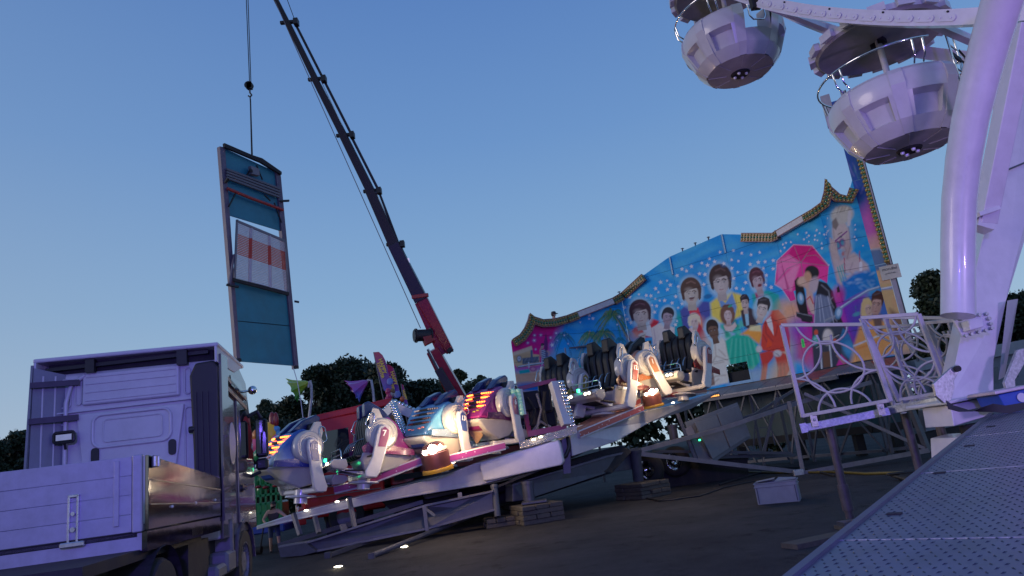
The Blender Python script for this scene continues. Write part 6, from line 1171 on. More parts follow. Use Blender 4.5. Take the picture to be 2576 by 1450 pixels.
# children's ride at the left: green fences, frog seats, coloured petals
kr = thing('children_ride', "green children's ride with fence rails, frog seats and big petals behind the truck cab", 'ride', G(665, 1360)); KY = 19.5
gr_ = mat('frog_green', (.02, .22, .07), .3, coat=.4, var=.2); gd = mat('dark_green_rail', (.01, .12, .06), .4, emis=(.02, .5, .25), es=.03); yl = mat('petal_yellow', (.6, .36, .03), .3, emis=(.8, .45, .05), es=.08); bp2 = mat('petal_blue', (.10, .35, .6), .3); pk = mat('petal_pink', (.55, .10, .25), .3, emis=(.8, .12, .3), es=.06)
for y in (1172, 1192, 1222, 1246, 1268, 1290): UB('fence_rail', (640, y + 3, KY), (706, y - 6, KY), .05, .06, gd, kr)
for x in (642, 655, 668, 681, 694, 706): UB('fence_post', (x, 1170, KY), (x + 2, 1335, KY), .05, .05, gd, kr)
for x, y, s_ in ((655, 1145, .2), (668, 1150, .22), (672, 1205, .26), (652, 1210, .2), (690, 1212, .2), (660, 1232, .18)):
    r = MB(); r.sphere(P(x, y, KY + .5), s_, 12, 8, (1, 1, 1.1)); r.sphere(P(x - 3, y - 14, KY + .4), s_ * .35, 8, 6); r.sphere(P(x + 6, y - 14, KY + .4), s_ * .35, 8, 6); o = obj('frog_seat', r, gr_, kr, smooth=60)
for x, y, s_, m, sc3 in ((679, 1092, .28, yl, (.8, .6, 1.3)), (671, 1080, .12, bp2, (1.4, .8, .9)), (691, 1080, .12, bp2, (1.4, .8, .9)), (668, 1112, .25, pk, (.7, .6, 1.5)), (694, 1120, .3, pk, (.8, .6, 1.2)), (655, 1118, .3, pk, (1.2, .6, .8)), (650, 1095, .2, mat('petal_orange', (.6, .2, .05), .3), (1, .7, 1)), (685, 1058, .16, red, (.6, .6, 1.6)), (694, 1056, .14, red, (.6, .6, 1.6)), (700, 1100, .16, bp2, (.6, .6, 1.5))):
    r = MB(); r.sphere(P(x, y, KY + .8), s_, 12, 8, sc3); obj('petal', r, m, kr, smooth=60)
for x, y in ((650, 1225), (668, 1226), (693, 1222)): r = MB(); r.sphere(P(x, y, KY - .1), .09, 8, 6, (1, 1, .5)); obj('red_cap', r, red, kr)
r = MB(); r.cham(P(668, 1330, KY + .3), (1.4, 1, .2), .03); obj('blue_base', r, mat('blue_base', (.02, .05, .35), .4), kr); r = MB(); r.cham(P(668, 1300, KY + 1.0), (1.2, .6, .8), .05); obj('green_body', r, gr_, kr)
# people
def person(label, pos, yaw_, J, cols, hat=None, name='person', rad=1.0):
    """J: joints dict in local metres (x right, y forward)"""
    t = thing('person', label, 'person', pos, (0, 0, R(yaw_)))
    names = list(J); ed = [('pelvis', 'waist'), ('waist', 'chest'), ('chest', 'neck'), ('neck', 'head'), ('head', 'crown'), ('chest', 'shl'), ('shl', 'ell'), ('ell', 'wrl'), ('wrl', 'hal'), ('chest', 'shr'), ('shr', 'elr'), ('elr', 'wrr'), ('wrr', 'har'), ('pelvis', 'hil'), ('hil', 'knl'), ('knl', 'anl'), ('anl', 'tol'), ('pelvis', 'hir'), ('hir', 'knr'), ('knr', 'anr'), ('anr', 'tor')]
    RD = dict(pelvis=.15, waist=.135, chest=.155, neck=.055, head=.095, crown=.085, shl=.075, shr=.075, ell=.045, elr=.045, wrl=.032, wrr=.032, hal=.035, har=.035, hil=.1, hir=.1, knl=.065, knr=.065, anl=.045, anr=.045, tol=.04, tor=.04)
    def skin(nm, keys, m, grow=1.0, par=None):
        idx = {k: i for i, k in enumerate(keys)}; me = bpy.data.meshes.new(nm); me.from_pydata([J[k] for k in keys], [(idx[a], idx[b]) for a, b in ed if a in idx and b in idx], [])
        o = link(nm, me, par or t); md = o.modifiers.new('skin', 'SKIN'); sk = me.skin_vertices[0].data
        for k, i in idx.items(): sk[i].radius = (RD[k] * grow, RD[k] * grow * (.75 if k in ('chest', 'waist', 'pelvis') else 1))
        sk[0].use_root = True; s2 = o.modifiers.new('sub', 'SUBSURF'); s2.levels = 2; s2.render_levels = 2; me.materials.append(m); return o
    skn = mat('skin', (.42, .24, .18), .5, var=.1); skin('body', ['pelvis'] + [k for k in names if k != 'pelvis'], skn)
    skin('shirt', ['waist', 'chest', 'shl', 'shr', 'ell', 'elr'] if False else ['chest', 'waist', 'pelvis', 'shl', 'shr'], mat(*cols[0]), 1.13)
    skin('trousers', ['pelvis', 'hil', 'hir', 'knl', 'knr'], mat(*cols[1]), 1.16); 
    h = V(J['head']); r = MB(); r.sphere(h + V((0, -.01, .04)), .112, 14, 9, (.95, 1.05, 1.08))
    hm = MB(); hm.v = [p for p in r.v]; hm.f = [f for f in r.f if all(r.v[i].z > h.z + .02 or r.v[i].y < h.y - .02 for i in f)]; hm.m = [0] * len(hm.f)
    obj('hair', hm, mat('dark_hair', (.03, .02, .015), .6), t, world=False, smooth=60)
    if hat:
        r = MB(); r.lathe([(.118, 0), (.115, .06), (.09, .11), (0, .13)], h + V((0, 0, .06)), 18); r.prism([h + V((-.09, .08, .07)), h + V((.09, .08, .07)), h + V((.06, .2, .055)), h + V((-.06, .2, .055))], (0, 0, .012)); obj('cap', r, mat('dark_cap', (.03, .02, .03), .6), t, world=False, smooth=50)
    r = MB(); r.sphere(h + V((0, .1, .0)), .018, 6, 5, (1, 1.3, 1.2)); obj('nose', r, skn, t, world=False)
    for e in (-1, 1): r = MB(); r.sphere(h + V((e * .035, .087, .025)), .011, 6, 5); obj('eye', r, black, t, world=False)
    for s_ in ('l', 'r'): 
        a = V(J['an' + s_]); r = MB(); r.cham(a + V((0, .06, -.04)), (.1, .27, .08), .025); obj('shoe', r, black, t, world=False)
        w_, hh = V(J['wr' + s_]), V(J['ha' + s_]); d = (hh - w_).normalized(); x = d.orthogonal().normalized()
        for k in range(4): r = MB(); q = hh + x * (.02 * (k - 1.5)); r.tube([q, q + d * .035, q + d * .06 + x.cross(d) * .015], [.01, .009, .007], 6); obj('finger', r, skn, t, world=False)
        r = MB(); r.tube([w_.lerp(hh, .5) + x * .03, hh + x * .055], [.011, .008], 6); obj('thumb', r, skn, t, world=False)
    return t
stand = dict(pelvis=(0, 0, .95), waist=(0, .0, 1.1), chest=(0, .02, 1.32), neck=(0, .02, 1.48), head=(0, .04, 1.62), crown=(0, .03, 1.70), shl=(-.19, .02, 1.40), shr=(.19, .02, 1.40), ell=(-.30, -.04, 1.14), elr=(.30, -.02, 1.14), wrl=(-.30, .16, .98), wrr=(.28, .18, 1.0), hal=(-.28, .25, .96), har=(.25, .27, .99), hil=(-.1, 0, .88), hir=(.1, 0, .88), knl=(-.12, .03, .48), knr=(.12, .03, .48), anl=(-.12, 0, .08), anr=(.12, 0, .08), tol=(-.12, .14, .04), tor=(.12, .14, .04))
pw = wpos(.68, topz(.68), -.7); hd = P(1391, 792, pw.y + .1)
person('man in dark cap and pale green shirt behind the left top of the wall', V((hd.x, pw.y + .1, hd.z - 1.64)), -70, stand, [('pale_green_shirt', (.14, .34, .28), .8), ('dark_trousers', (.03, .03, .05), .8)], hat=True)
r = MB(); r.box((hd.x, pw.y + .1, hd.z - 1.64 - .04), (2.6, .9, .06)); sca = thing('catwalk', 'narrow service catwalk hidden behind the left top of the wall', 'platform', (hd.x, pw.y + .1, 0)); obj('deck', r, steelgrey, sca)
for e in (-1.2, 1.2): r = MB(); r.beam((hd.x + e, pw.y + .3, 0), (hd.x + e, pw.y + .3, hd.z - 1.7), .1, .1); obj('post', r, steelgrey, sca)
lean = dict(stand); lean.update(head=(-.02, .1, 1.60), ell=(-.42, .12, 1.2), wrl=(-.60, .30, 1.12), hal=(-.68, .36, 1.08), elr=(.34, .1, 1.16), wrr=(.24, .3, 1.05), har=(.18, .36, 1.04), knl=(-.16, .1, .50), anl=(-.18, .08, .08), tol=(-.2, .22, .04))
pg = P(676, 1383, 17.9); person('person in dark tee shirt and denim shorts behind the tip of the white arm', V((pg.x, 18.3, -.03 + 0)), 195, lean, [('dark_tee_shirt', (.05, .03, .04), .85), ('denim_shorts', (.04, .06, .14), .85)])
bpy.data.objects[-1 if False else 'person.001'].scale = (.72, .72, .72)
r = MB(); g = G(655, 1385); r.tube([P(664, 1320, 18.0), P(655, 1380, 18.0)], .02, 6); r.cyl(P(652, 1384, 18.0) - V((.06, 0, 0)), P(652, 1384, 18.0) + V((.06, 0, 0)), .1, 14); solo('hand_cart', 'small dark push cart beside the person in denim shorts', 'cart', r, dark)
# grey roofed hall at far right and a low hut behind the lamp frame
hall = thing('grey_hall', 'grey trailer building far right between the wall tower and the wheel foot', 'building', P(2450, 960, 24))
slab('wall', [(2318, 935, 24), (2600, 880, 25), (2640, 1030, 25), (2330, 1085, 24)], (0, .4, 0), mat('hall_grey', (.16, .18, .22), .6, var=.15), hall); slab('roof_edge', [(2300, 905, 23.8), (2600, 850, 24.8), (2600, 880, 24.8), (2306, 935, 23.8)], (0, 3, 0), mat('hall_roof', (.26, .28, .32), .6), hall)
for k in range(5): x = 2345 + k * 46; slab('window', [(x, 955 - k * 9, 23.9), (x + 28, 949 - k * 9, 23.9), (x + 34, 985 - k * 9, 23.9), (x + 5, 990 - k * 9, 23.9)], (0, .06, 0), mat('hall_window', (.04, .06, .10), .15), hall)
slab('base_wall', [(2318, 1090, 24), (2640, 1030, 25), (2650, 1100, 25), (2322, 1130, 24)], (0, .4, 0), dark, hall)
hut = thing('flat_roof_hut', 'distant flat roofed hut left of the scenery wall above the lamp frame', 'building', P(1285, 990, 45)); slab('wall', [(1252, 978, 45), (1306, 968, 45), (1312, 1010, 45), (1258, 1016, 45)], (0, 6, 0), mat('hut_wall', (.08, .08, .09), .7), hut); slab('roof', [(1248, 974, 44.8), (1306, 963, 44.8), (1307, 969, 44.8), (1249, 980, 44.8)], (0, 6.4, 0), greysteel, hut)
# ================================================================ white observation wheel at the right
fw = thing('observation_wheel', 'white observation wheel structure with curved rims and round column, filling the right edge', 'ferris wheel', G(2440, 1240) * .8)
g2, hh_, nn_ = V((6.27, 9.95, 0)), V((-.467, .884, 0)), V((-.884, -.467, 0))
def wc(R_, zz, off, th):
    half = math.asin(2.03 / 15); t2 = R(48.9) - half; s_ = -15 * math.sin(t2); zc = zz + 15 * math.cos(t2); t = R(th); p = g2 + hh_ * (s_ + R_ * math.sin(t)) + nn_ * off; return V((p.x, p.y, zc - R_ * math.cos(t)))
def rim(off, zz, t0, t1, nm):
    r = MB(); n = 40; vs = []
    for i in range(n + 1):
        th = t0 + (t1 - t0) * i / n
        for dr, do in ((-.10, -.09), (-.10, .09), (.10, .09), (.10, -.09)): vs.append(wc(15 + dr, zz, off + do, th))
    fs = [(i * 4 + q, i * 4 + (q + 1) % 4, i * 4 + 4 + (q + 1) % 4, i * 4 + 4 + q) for i in range(n) for q in range(4)] + [(0, 3, 2, 1), (n * 4, n * 4 + 1, n * 4 + 2, n * 4 + 3)]
    r.add(vs, fs); return obj(nm, r, wheelwhite, fw, smooth=40)
rf = rim(1.1, 7.58, 28, 66, 'front_rim'); rim(-1.15, 7.3, 28, 66, 'rear_rim')
ovm = mat('oval_lamp_glass', (.62, .60, .66), .2, coat=.5)
for i in range(26):
    th = 33 + i * 1.12
    c_ = wc(15.01, 7.58, 1.1 + .09, th); tg = (wc(15, 7.58, 1.1, th + .5) - wc(15, 7.58, 1.1, th - .5)).normalized(); up_ = nn_.cross(tg).normalized()
    if i == 12: continue
    pts = []
    for k in range(16):
        a = 2 * PI * k / 16; sx_ = .085 * (1 if math.cos(a) > 0 else -1); pts.append(c_ + tg * (sx_ + .045 * math.cos(a)) + up_ * .045 * math.sin(a))
    r = MB(); r.prism(pts, nn_ * .018); lp = obj('rim_lamp', r, wheelwhite, rf)
    for q in (-.07, .07): r = MB(); r.cyl(c_ + tg * q + nn_ * .016, c_ + tg * q + nn_ * .03, .014, 6); obj('bulb', r, ovm, lp)
for i in range(9):
    r = MB(); th = 33 + i * 3.6; c_ = wc(14.93, 7.58, 1.1 + .088, th); r.cyl(c_, c_ + nn_ * .02, .014, 8); obj('bolt', r, dark, rf)
jt = wc(15, 7.58, 1.15, 46.6); r = MB(); r.box(jt, (.16, .12, .34)); r.sphere(jt + V((0, -.08, .09)), .04, 8, 6); r.sphere(jt + V((0, -.08, -.06)), .04, 8, 6); r.tube([jt + V((.1, 0, .12)), jt + V((.3, .2, .2)), jt + V((.55, .2, .05))], .05, 8); obj('rim_joint', r, dark, fw, smooth=50)
for th in (34.5, 48.5):
    r = MB(); r.beam(wc(15, 7.58, 1.1, th), wc(15, 7.3, -1.15, th), .1, .1); obj('axle', r, wheelwhite, fw)
# gondolas
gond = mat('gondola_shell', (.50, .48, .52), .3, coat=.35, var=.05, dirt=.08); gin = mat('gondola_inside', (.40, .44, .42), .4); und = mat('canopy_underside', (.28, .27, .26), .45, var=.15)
def gondola(c, door, label, zcan):
    t = thing('gondola', label, 'gondola', c, (0, 0, R(door)), 'gondolas hanging in the observation wheel'); t.scale = (.95, .95, .98)
    q_ = lambda nm, mb, m, par=None, **k: obj(nm, mb, m, par or t, world=False, **k)
    prof = [(.98, .0), (1.03, -.08), (1.04, -.26), (.84, -.73), (.66, -.92)]     # r, z
    A = lambda a, r, z: V((r * math.cos(R(a)), r * math.sin(R(a)), z))

    sh = MB()
    for s_ in range(8):
        a0, a1, a2 = s_ * 45 - 17, s_ * 45 + 17, s_ * 45 + 28
        if s_ == 0: bands = [2.5, 3]
        m = MB(); NA = 5; pf = [(.98, .0), (1.02, -.05), (1.04, -.14), (1.04, -.26), (1.01, -.38)]; lo = [(.84, -.73), (.77, -.82), (.66, -.92)]
        def band(rz, ang, inv=0):
            vs = [A(ang[0] + (ang[1] - ang[0]) * q / NA, r_, z_) for r_, z_ in rz for q in range(NA + 1)]
            m.add(vs, [(i * (NA + 1) + q, i * (NA + 1) + q + 1, (i + 1) * (NA + 1) + q + 1, (i + 1) * (NA + 1) + q) for i in range(len(rz) - 1) for q in range(NA)])
        if s_ != 0: band(pf, (a0, a1))
        band(lo, (a0, a1))
        if s_ == 0: band([(.95, -.52), (.84, -.73)], (a0, a1))
        else:
            zt0, zt1 = (1.01, -.38), (.84, -.73); b0, b1 = a0 + 4, a1 - 4
            band([zt0, zt1], (a0, b0)); band([zt0, zt1], (b1, a1)); band([zt0, (.87, -.43)], (b0, b1)); band([(.87, -.43), (.77, -.70)], (b0, b1)); band([(.77, -.70), zt1], (b0, b1))
            for bb_ in (b0, b1): m.add([A(bb_, *zt0), A(bb_, .87, -.43), A(bb_, .77, -.70), A(bb_, *zt1)], [(0, 1, 2, 3)])
        q_('body_panel', m, gond, smooth=22)
        # rib between the panels, standing proud
        m = MB(); k_ = .022
        for b in range(4):
            (r0, z0), (r1, z1) = prof[b], prof[b + 1]; m.add([A(a1, r0 + k_, z0), A(a2, r0 + k_, z0), A(a2, r1 + k_, z1), A(a1, r1 + k_, z1)], [(0, 1, 2, 3)]); m.add([A(a1, r0, z0), A(a1, r0 + k_, z0), A(a1, r1 + k_, z1), A(a1, r1, z1)], [(0, 1, 2, 3)]); m.add([A(a2, r0, z0), A(a2, r0 + k_, z0), A(a2, r1 + k_, z1), A(a2, r1, z1)], [(0, 1, 2, 3)])
        if s_ in (0, 7):
            (r0, z0) = prof[0]; e = a1 if s_ == 0 else a2; m.add([A(e, 1.03, -.05), A(e, .7, -.05), A(e, .62, -.55), A(e, .95, -.5)], [(0, 1, 2, 3)])
        q_('body_rib', m, gond)
    r = MB(); r.lathe([(.9, -.02), (.86, -.3), (.72, -.55), (.0, -.6)], n=32); ins = q_('inside', MB().add([p for p in r.v], [f for f in r.f if not all(abs(math.degrees(math.atan2(r.v[i].y, r.v[i].x))) < 24 and r.v[i].z > -.56 for i in f)]), gin, smooth=50)
    r = MB(); vs = [A(a, .9, -.02) for a in range(20, 341, 10)] + [A(a, .99, .0) for a in range(20, 341, 10)]; n = len(vs) // 2; r.add(vs, [(i, i + 1, n + i + 1, n + i) for i in range(n - 1)]); q_('rim_ledge', r, gond)
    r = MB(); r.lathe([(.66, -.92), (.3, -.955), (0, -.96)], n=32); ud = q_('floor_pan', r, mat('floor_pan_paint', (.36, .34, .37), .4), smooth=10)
    for a in range(0, 360, 45): r = MB(); r.beam(A(a + 22, .28, -.962), A(a + 22, .64, -.932), .008, .01); obj('floor_rib', r, gond, ud, world=False)
    r = MB(); r.lathe([(.0, -.99), (.17, -.99), (.2, -.95)], n=24); hb = obj('hub_plate', r, dark, ud, world=False)
    for a in (45, 135, 225, 315): r = MB(); r.sphere(A(a, .12, -1.0), .035, 8, 6); obj('hub_bolt', r, ovm, ud, world=False)
    # rails
    r = MB(); r.tube([A(a, 1.10, .36) for a in range(35, 326, 6)], .018, 8); q_('hand_rail', r, chrome, smooth=60)
    for a in (38, 46, 118, 126, 180, 188, 245, 253, 310, 318): r = MB(); r.tube([A(a, 1.10, .36), A(a, 1.07, .12), A(a, .97, .02)], .014, 6); q_('rail_stay', r, chrome, smooth=60)
    r = MB(); w_ = .17; r.tube([V((.98, y, z)) for y, z in ((-w_, .60), (-w_ + .05, .66), (w_ - .05, .66), (w_, .60), (w_, -.30), (w_ - .06, -.38), (-w_ + .06, -.38), (-w_, -.30))], .018, 8, closed=True)
    dr_ = q_('door_bar', r, chrome, smooth=60)
    for z in (.3, -.1): r = MB(); r.tube([V((.98, -w_, z)), V((.98, w_, z))], .014, 6); obj('cross_bar', r, chrome, dr_, world=False)
    r = MB(); r.beam((.99, -w_, .12), (.99, w_, .12), .03, .07); obj('latch', r, dark, dr_, world=False)
    r = MB(); r.tube([V((.98, w_ + .02, .15)), V((1.02, w_ + .12, .05)), V((1.02, w_ + .16, .2)), V((.98, w_ + .1, .34))], .016, 6); q_('safety_hook', r, dark, smooth=60)
    # pole and canopy
    r = MB(); r.cyl((0, 0, -.6), (0, 0, zcan), .05, 14); q_('centre_pole', r, gond, smooth=60)
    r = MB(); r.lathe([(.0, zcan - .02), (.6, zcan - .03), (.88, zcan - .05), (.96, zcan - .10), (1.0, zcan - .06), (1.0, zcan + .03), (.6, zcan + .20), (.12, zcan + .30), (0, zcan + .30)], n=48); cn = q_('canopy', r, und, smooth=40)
    r = MB(); r.lathe([(1.004, zcan - .06), (1.004, zcan + .035), (.6, zcan + .21), (.12, zcan + .31), (0, zcan + .31)], n=48); obj('canopy_top', r, gond, cn, world=False, smooth=40)
    for k in range(16):
        a = k * 22.5; m = MB(); o4 = [A(a - 6.5, 1.0, zcan - .06), A(a + 6.5, 1.0, zcan - .06), A(a + 6.5, 1.10, zcan - .08), A(a - 6.5, 1.10, zcan - .08)]; m.prism(o4, (0, 0, .13)); obj('canopy_block', m, gond, cn, world=False)
    r = MB(); r.box((.06, 0, zcan - .05), (.1, .14, .1)); r.box((-.1, .05, zcan - .05), (.07, .1, .1)); obj('pivot_bracket', r, dark, cn, world=False)
    return t
gondola(V((6.37, 9.93, 6.29)), -50, 'nearer lower white gondola, right beside the curved column of the wheel', 1.02)
gondola(V((5.03, 12.25, 9.22)), -78, 'farther upper white gondola with its door gap and chrome bar open to the viewer', 1.02)
# column, legs, feet
r = MB(); cpts = [(2410, 795, 7.7), (2410, 700, 7.7), (2410, 607, 7.6), (2413, 500, 7.45), (2424, 400, 7.25), (2441, 300, 7.0), (2465, 200, 6.75), (2492, 100, 6.5), (2522, 0, 6.2), (2556, -100, 5.9)]
r.tube([P(*c) for c in cpts], [.172] * 2 + [.173, .175, .177, .18, .183, .187, .19, .195], 32); obj('round_column', r, wheelwhite, fw, smooth=60)
r = MB(); c0_ = P(2410, 607, 7.6); 
def UBp(nm, a, b, w_, h_, m, **k):
    r = MB(); r.beam(P(*a), P(*b), w_, h_, up=(0, 1, 0)); return obj(nm, r, m, fw, **k)
UBp('straight_strut', (2476, 560, 8.3), (2576, 60, 7.3), .2, .22, wheelwhite, bevel=.01); UBp('strut_collar', (2452, 545, 8.2), (2503, 528, 8.2), .05, .2, wheelwhite); UBp('strut_stub', (2468, 578, 8.3), (2474, 548, 8.3), .2, .2, wheelwhite)
UBp('upper_tie', (2497, 270, 8.4), (2528, 180, 7.8), .06, .06, wheelwhite)
def slabw(nm, pts, back, m, bevel=.01):
    r = MB(); r.prism([P(*p) for p in pts], back); return obj(nm, r, m, fw, bevel=bevel)
slabw('leg_box', [(2383, 1011, 8.4), (2418, 841, 8.5), (2465, 629, 8.6), (2478, 577, 8.6), (2576, 243, 8.8), (2660, 240, 8.8), (2610, 500, 8.7), (2532, 755, 8.5), (2500, 905, 8.45), (2500, 988, 8.4)], (.15, .5, 0), wheelwhite)
slabw('leg_side_flange', [(2534, 756, 8.35), (2560, 752, 8.6), (2526, 948, 8.6), (2512, 955, 8.35)], (.02, .02, 0), wheelwhite, 0)
for (x0, y0, x1, y1) in ((2500, 442, 2600, 400), (2480, 560, 2600, 566)): UBp('weld_seam', (x0, y0, 8.62), (x1, y1, 8.7), .02, .02, steelgrey)
gp_ = slabw('gusset_plate', [(2394, 797, 8.2), (2484, 782, 8.2), (2497, 829, 8.2), (2423, 848, 8.2)], (0, .04, 0), wheelwhite)
for x, y in ((2418, 803), (2440, 797), (2462, 792), (2480, 790), (2486, 802), (2490, 815), (2493, 826), (2478, 832), (2460, 836), (2442, 841), (2428, 845)): r = MB(); c_ = P(x, y, 8.18); r.cyl(c_, c_ + V((0, -.03, 0)), .022, 8); obj('bolt', r, galv, gp_)
slabw('gusset_box', [(2434, 806, 8.05), (2470, 799, 8.05), (2476, 822, 8.05), (2442, 831, 8.05)], (0, .14, 0), wheelwhite); r = MB(); r.tube([P(2412, 800, 7.9), P(2436, 792, 8.0), P(2440, 786, 8.1)], .03, 8); obj('cable_tail', r, black, fw, smooth=60)
slabw('base_flange', [(2380, 1010, 8.2), (2502, 985, 8.2), (2504, 992, 8.2), (2382, 1018, 8.2)], (0, .9, 0), wheelwhite); slabw('base_box', [(2390, 1018, 8.3), (2500, 994, 8.3), (2500, 1042, 8.3), (2400, 1072, 8.3)], (0, .6, 0), wheelwhite)
r = MB(); b_ = P(2440, 1068, 8.6); r.cyl((b_.x, b_.y, b_.z), (b_.x, b_.y, b_.z - .22), .12, 16); r.cyl((b_.x, b_.y, b_.z - .12), (b_.x, b_.y, b_.z - .16), .2, 16); obj('levelling_jack', r, dark, fw, smooth=40); slabw('foot_block', [(2412, 1100, 8.4), (2462, 1087, 8.4), (2440, 1180, 8.4), (2418, 1195, 8.4)], (0, .6, 0), wheelwhite)
for pts, nm in (([(2393, 925, 8.0), (2410, 916, 8.0), (2417, 926, 8.0), (2400, 958, 8.0), (2402, 975, 8.0), (2392, 1008, 8.0), (2376, 1014, 8.0), (2356, 996, 8.0), (2349, 965, 8.0)], 'swing_hook'), ([(2560, 880, 8.0), (2600, 870, 8.0), (2600, 900, 8.0), (2585, 900, 8.0), (2572, 925, 8.0), (2554, 955, 8.0), (2556, 990, 8.0), (2537, 992, 8.0), (2528, 962, 8.0), (2542, 925, 8.0)], 'swing_hook')):
    o = slabw(nm, pts, (0, .05, 0), galv, .004); r = MB(); x, y = pts[1][:2]; c_ = P(x - 4, y + 12, 7.98); r.cyl(c_, c_ + V((0, -.04, 0)), .035, 10); obj('bolt', r, dark, o)
bb = thing('blue_box', 'blue box with a pale round sticker on the wheel base at the right edge', 'box', P(2545, 1020, 7.7)); slabq = lambda nm, pts, back, m, par, bevel=.01: obj(nm, MB().prism([P(*p) for p in pts], back), m, par, bevel=bevel)
slabq('box_body', [(2512, 993, 7.7), (2620, 970, 7.7), (2620, 1010, 7.7), (2530, 1028, 7.7)], (0, .4, 0), mat('bright_blue_plastic', (.02, .07, .38), .35), bb); slabq('lid', [(2503, 984, 7.65), (2620, 962, 7.65), (2620, 970, 7.65), (2505, 993, 7.65)], (0, .5, 0), mat('pinkish_galvanised', (.5, .42, .5), .5, metal=.3), bb)
r = MB(); c_ = P(2570, 1000, 7.69); r.cyl(c_, c_ + V((0, -.008, 0)), .05, 16); obj('sticker', r, mat('sticker_pale', (.5, .5, .6), .5), bb)
# twisted strap across the base
r = MB(); sp_ = [(2382, 1018), (2405, 1028), (2440, 1034), (2470, 1030), (2500, 1026), (2535, 1030), (2590, 1016)]; vs = []
for i, (x, y) in enumerate(sp_):
    c_ = P(x, y, 7.3); a = i * .7; d = V((0, math.sin(a), math.cos(a))) * .045; vs += [c_ + d, c_ - d]
r.add(vs, [(2 * i, 2 * i + 1, 2 * i + 3, 2 * i + 2) for i in range(len(sp_) - 1)]); st = solo('webbing_strap', 'black twisted webbing strap stretched across the wheel foot', 'strap', r, mat('black_webbing', (.03, .028, .035), .8, bump=.4, bscale=120), smooth=60); sd = st.modifiers.new('thickness', 'SOLIDIFY'); sd.thickness = .004

# platform railing panels
pb = thing('platform_edge_frame', 'galvanised platform edge beam on dark pipe legs under the first railing panels', 'platform frame', G(2140, 1330))
for a, b in (((2022, 1077, 10.05), (2238, 1034, 9.6)), ((2240, 1032, 9.7), (2392, 1003, 9.0))):
    o = UB('edge_beam', a, b, .12, .11, galv, pb, bevel=.008)
UB('beam_end', (2014, 1078, 10.05), (2030, 1075, 10.02), .15, .13, galv, pb)
for a, b in (((2086, 1078, 10.1), (2141, 1312, 10.1)), ((2276, 1040, 9.7), (2336, 1230, 9.7)), ((2350, 1020, 9.3), (2420, 1250, 9.3))):
    A, B = P(*a), P(*b); B = V((A.x, A.y, .14)); r = MB(); r.cyl(A, B, .055, 16); r.cyl(B + V((0, 0, .1)), B + V((0, 0, .45)), .075, 16); lg = obj('pipe_leg', r, mat('rusty_dark_pipe', (.07, .055, .065), .5, var=.4, dirt=.4), pb, smooth=40)
    r = MB(); r.cyl(B, B + V((0, 0, .16)), .03, 12); r.box(B + V((0, 0, -.06)), (.3, .26, .05)); obj('screw_foot', r, steelgrey, lg); r = MB(); r.box(B + V((0, 0, -.11)), (.36, .34, .05)); obj('wooden_pad', r, wood, lg)
def railing(TLp, TRp, BLp, BRp, label, rings=True):
    t = thing('railing_panel', label, 'railing', P(*BLp), group='railing panels with ring pattern on the wheel platform')
    TL_, TR_, BL_, BR_ = P(*TLp), P(*TRp), P(*BLp), P(*BRp); Q = lambda u, v: TL_.lerp(TR_, u).lerp(BL_.lerp(BR_, u), v)
    for a, b, nm in ((TL_, BL_, 'post'), (TR_, BR_, 'post')): r = MB(); r.beam(a, b, .055, .055, up=(0, 1, 0)); obj(nm, r, railmat, t, bevel=.006)
    for v, nm in ((.0, 'top_rail'), (.985, 'bottom_rail')): r = MB(); r.beam(Q(0, v), Q(1, v), .05, .05); obj(nm, r, railmat, t, bevel=.006)
    hgt = (TL_ - BL_).length; wdt = (TL_ - TR_).length; ra = hgt / wdt
    def arc(cu, cv, rad, a0, a1):
        pts = []
        n = max(8, int(abs(a1 - a0) / 10))
        for i in range(n + 1):
            a = R(a0 + (a1 - a0) * i / n); u, v = cu + rad * ra * math.cos(a), cv + rad * math.sin(a)
            pts.append(Q(min(max(u, 0), 1), min(max(v, 0), 1)))
        r = MB(); r.tube(pts, .016, 8); obj('ring', r, railmat, t, smooth=60)
    if rings:
        k = .5 / ra
        arc(.5, .5, .30, 0, 360); arc(.5, -.04, .27, 5, 175); arc(.5, 1.02, .26, 180, 360); arc(-.02, .22, min(.5, .9 / ra * .5), -15, 95); arc(1.02, .22, min(.5, .9 / ra * .5), 85, 195); arc(-.02, .95, .36, -92, 0); arc(1.02, .95, .36, 180, 272)
    for u in (.12, .88):
        r = MB(); c_ = Q(u, 1.0); r.box(c_ + V((0, -.01, -.07)), (.09, .02, .16)); r.sphere(c_ + V((0, -.03, -.06)), .018, 8, 5); obj('clamp', r, galv, t)
    return t
railing((1966, 818, 10.0), (2172, 816, 9.2), (2020, 1050, 10.0), (2240, 1010, 9.2), 'first railing panel with full ring pattern, nearest and farthest left')
railing((2166, 800, 9.6), (2310, 790, 9.1), (2262, 1010, 9.6), (2385, 988, 9.1), 'second railing panel, leaning over the right post of the first one')
railing((2226, 798, 10.2), (2386, 800, 9.5), (2296, 1008, 10.2), (2440, 985, 9.5), 'third railing panel, crossing behind the second one')
railing((2178, 826, 10.8), (2340, 815, 10.2), (2250, 1022, 10.8), (2395, 1000, 10.2), 'fourth railing panel, set farther back with its lower top rail', )
railing((2330, 812, 9.4), (2410, 805, 8.8), (2402, 985, 9.4), (2475, 970, 8.8), 'last railing panel, half hidden by the white wheel foot')
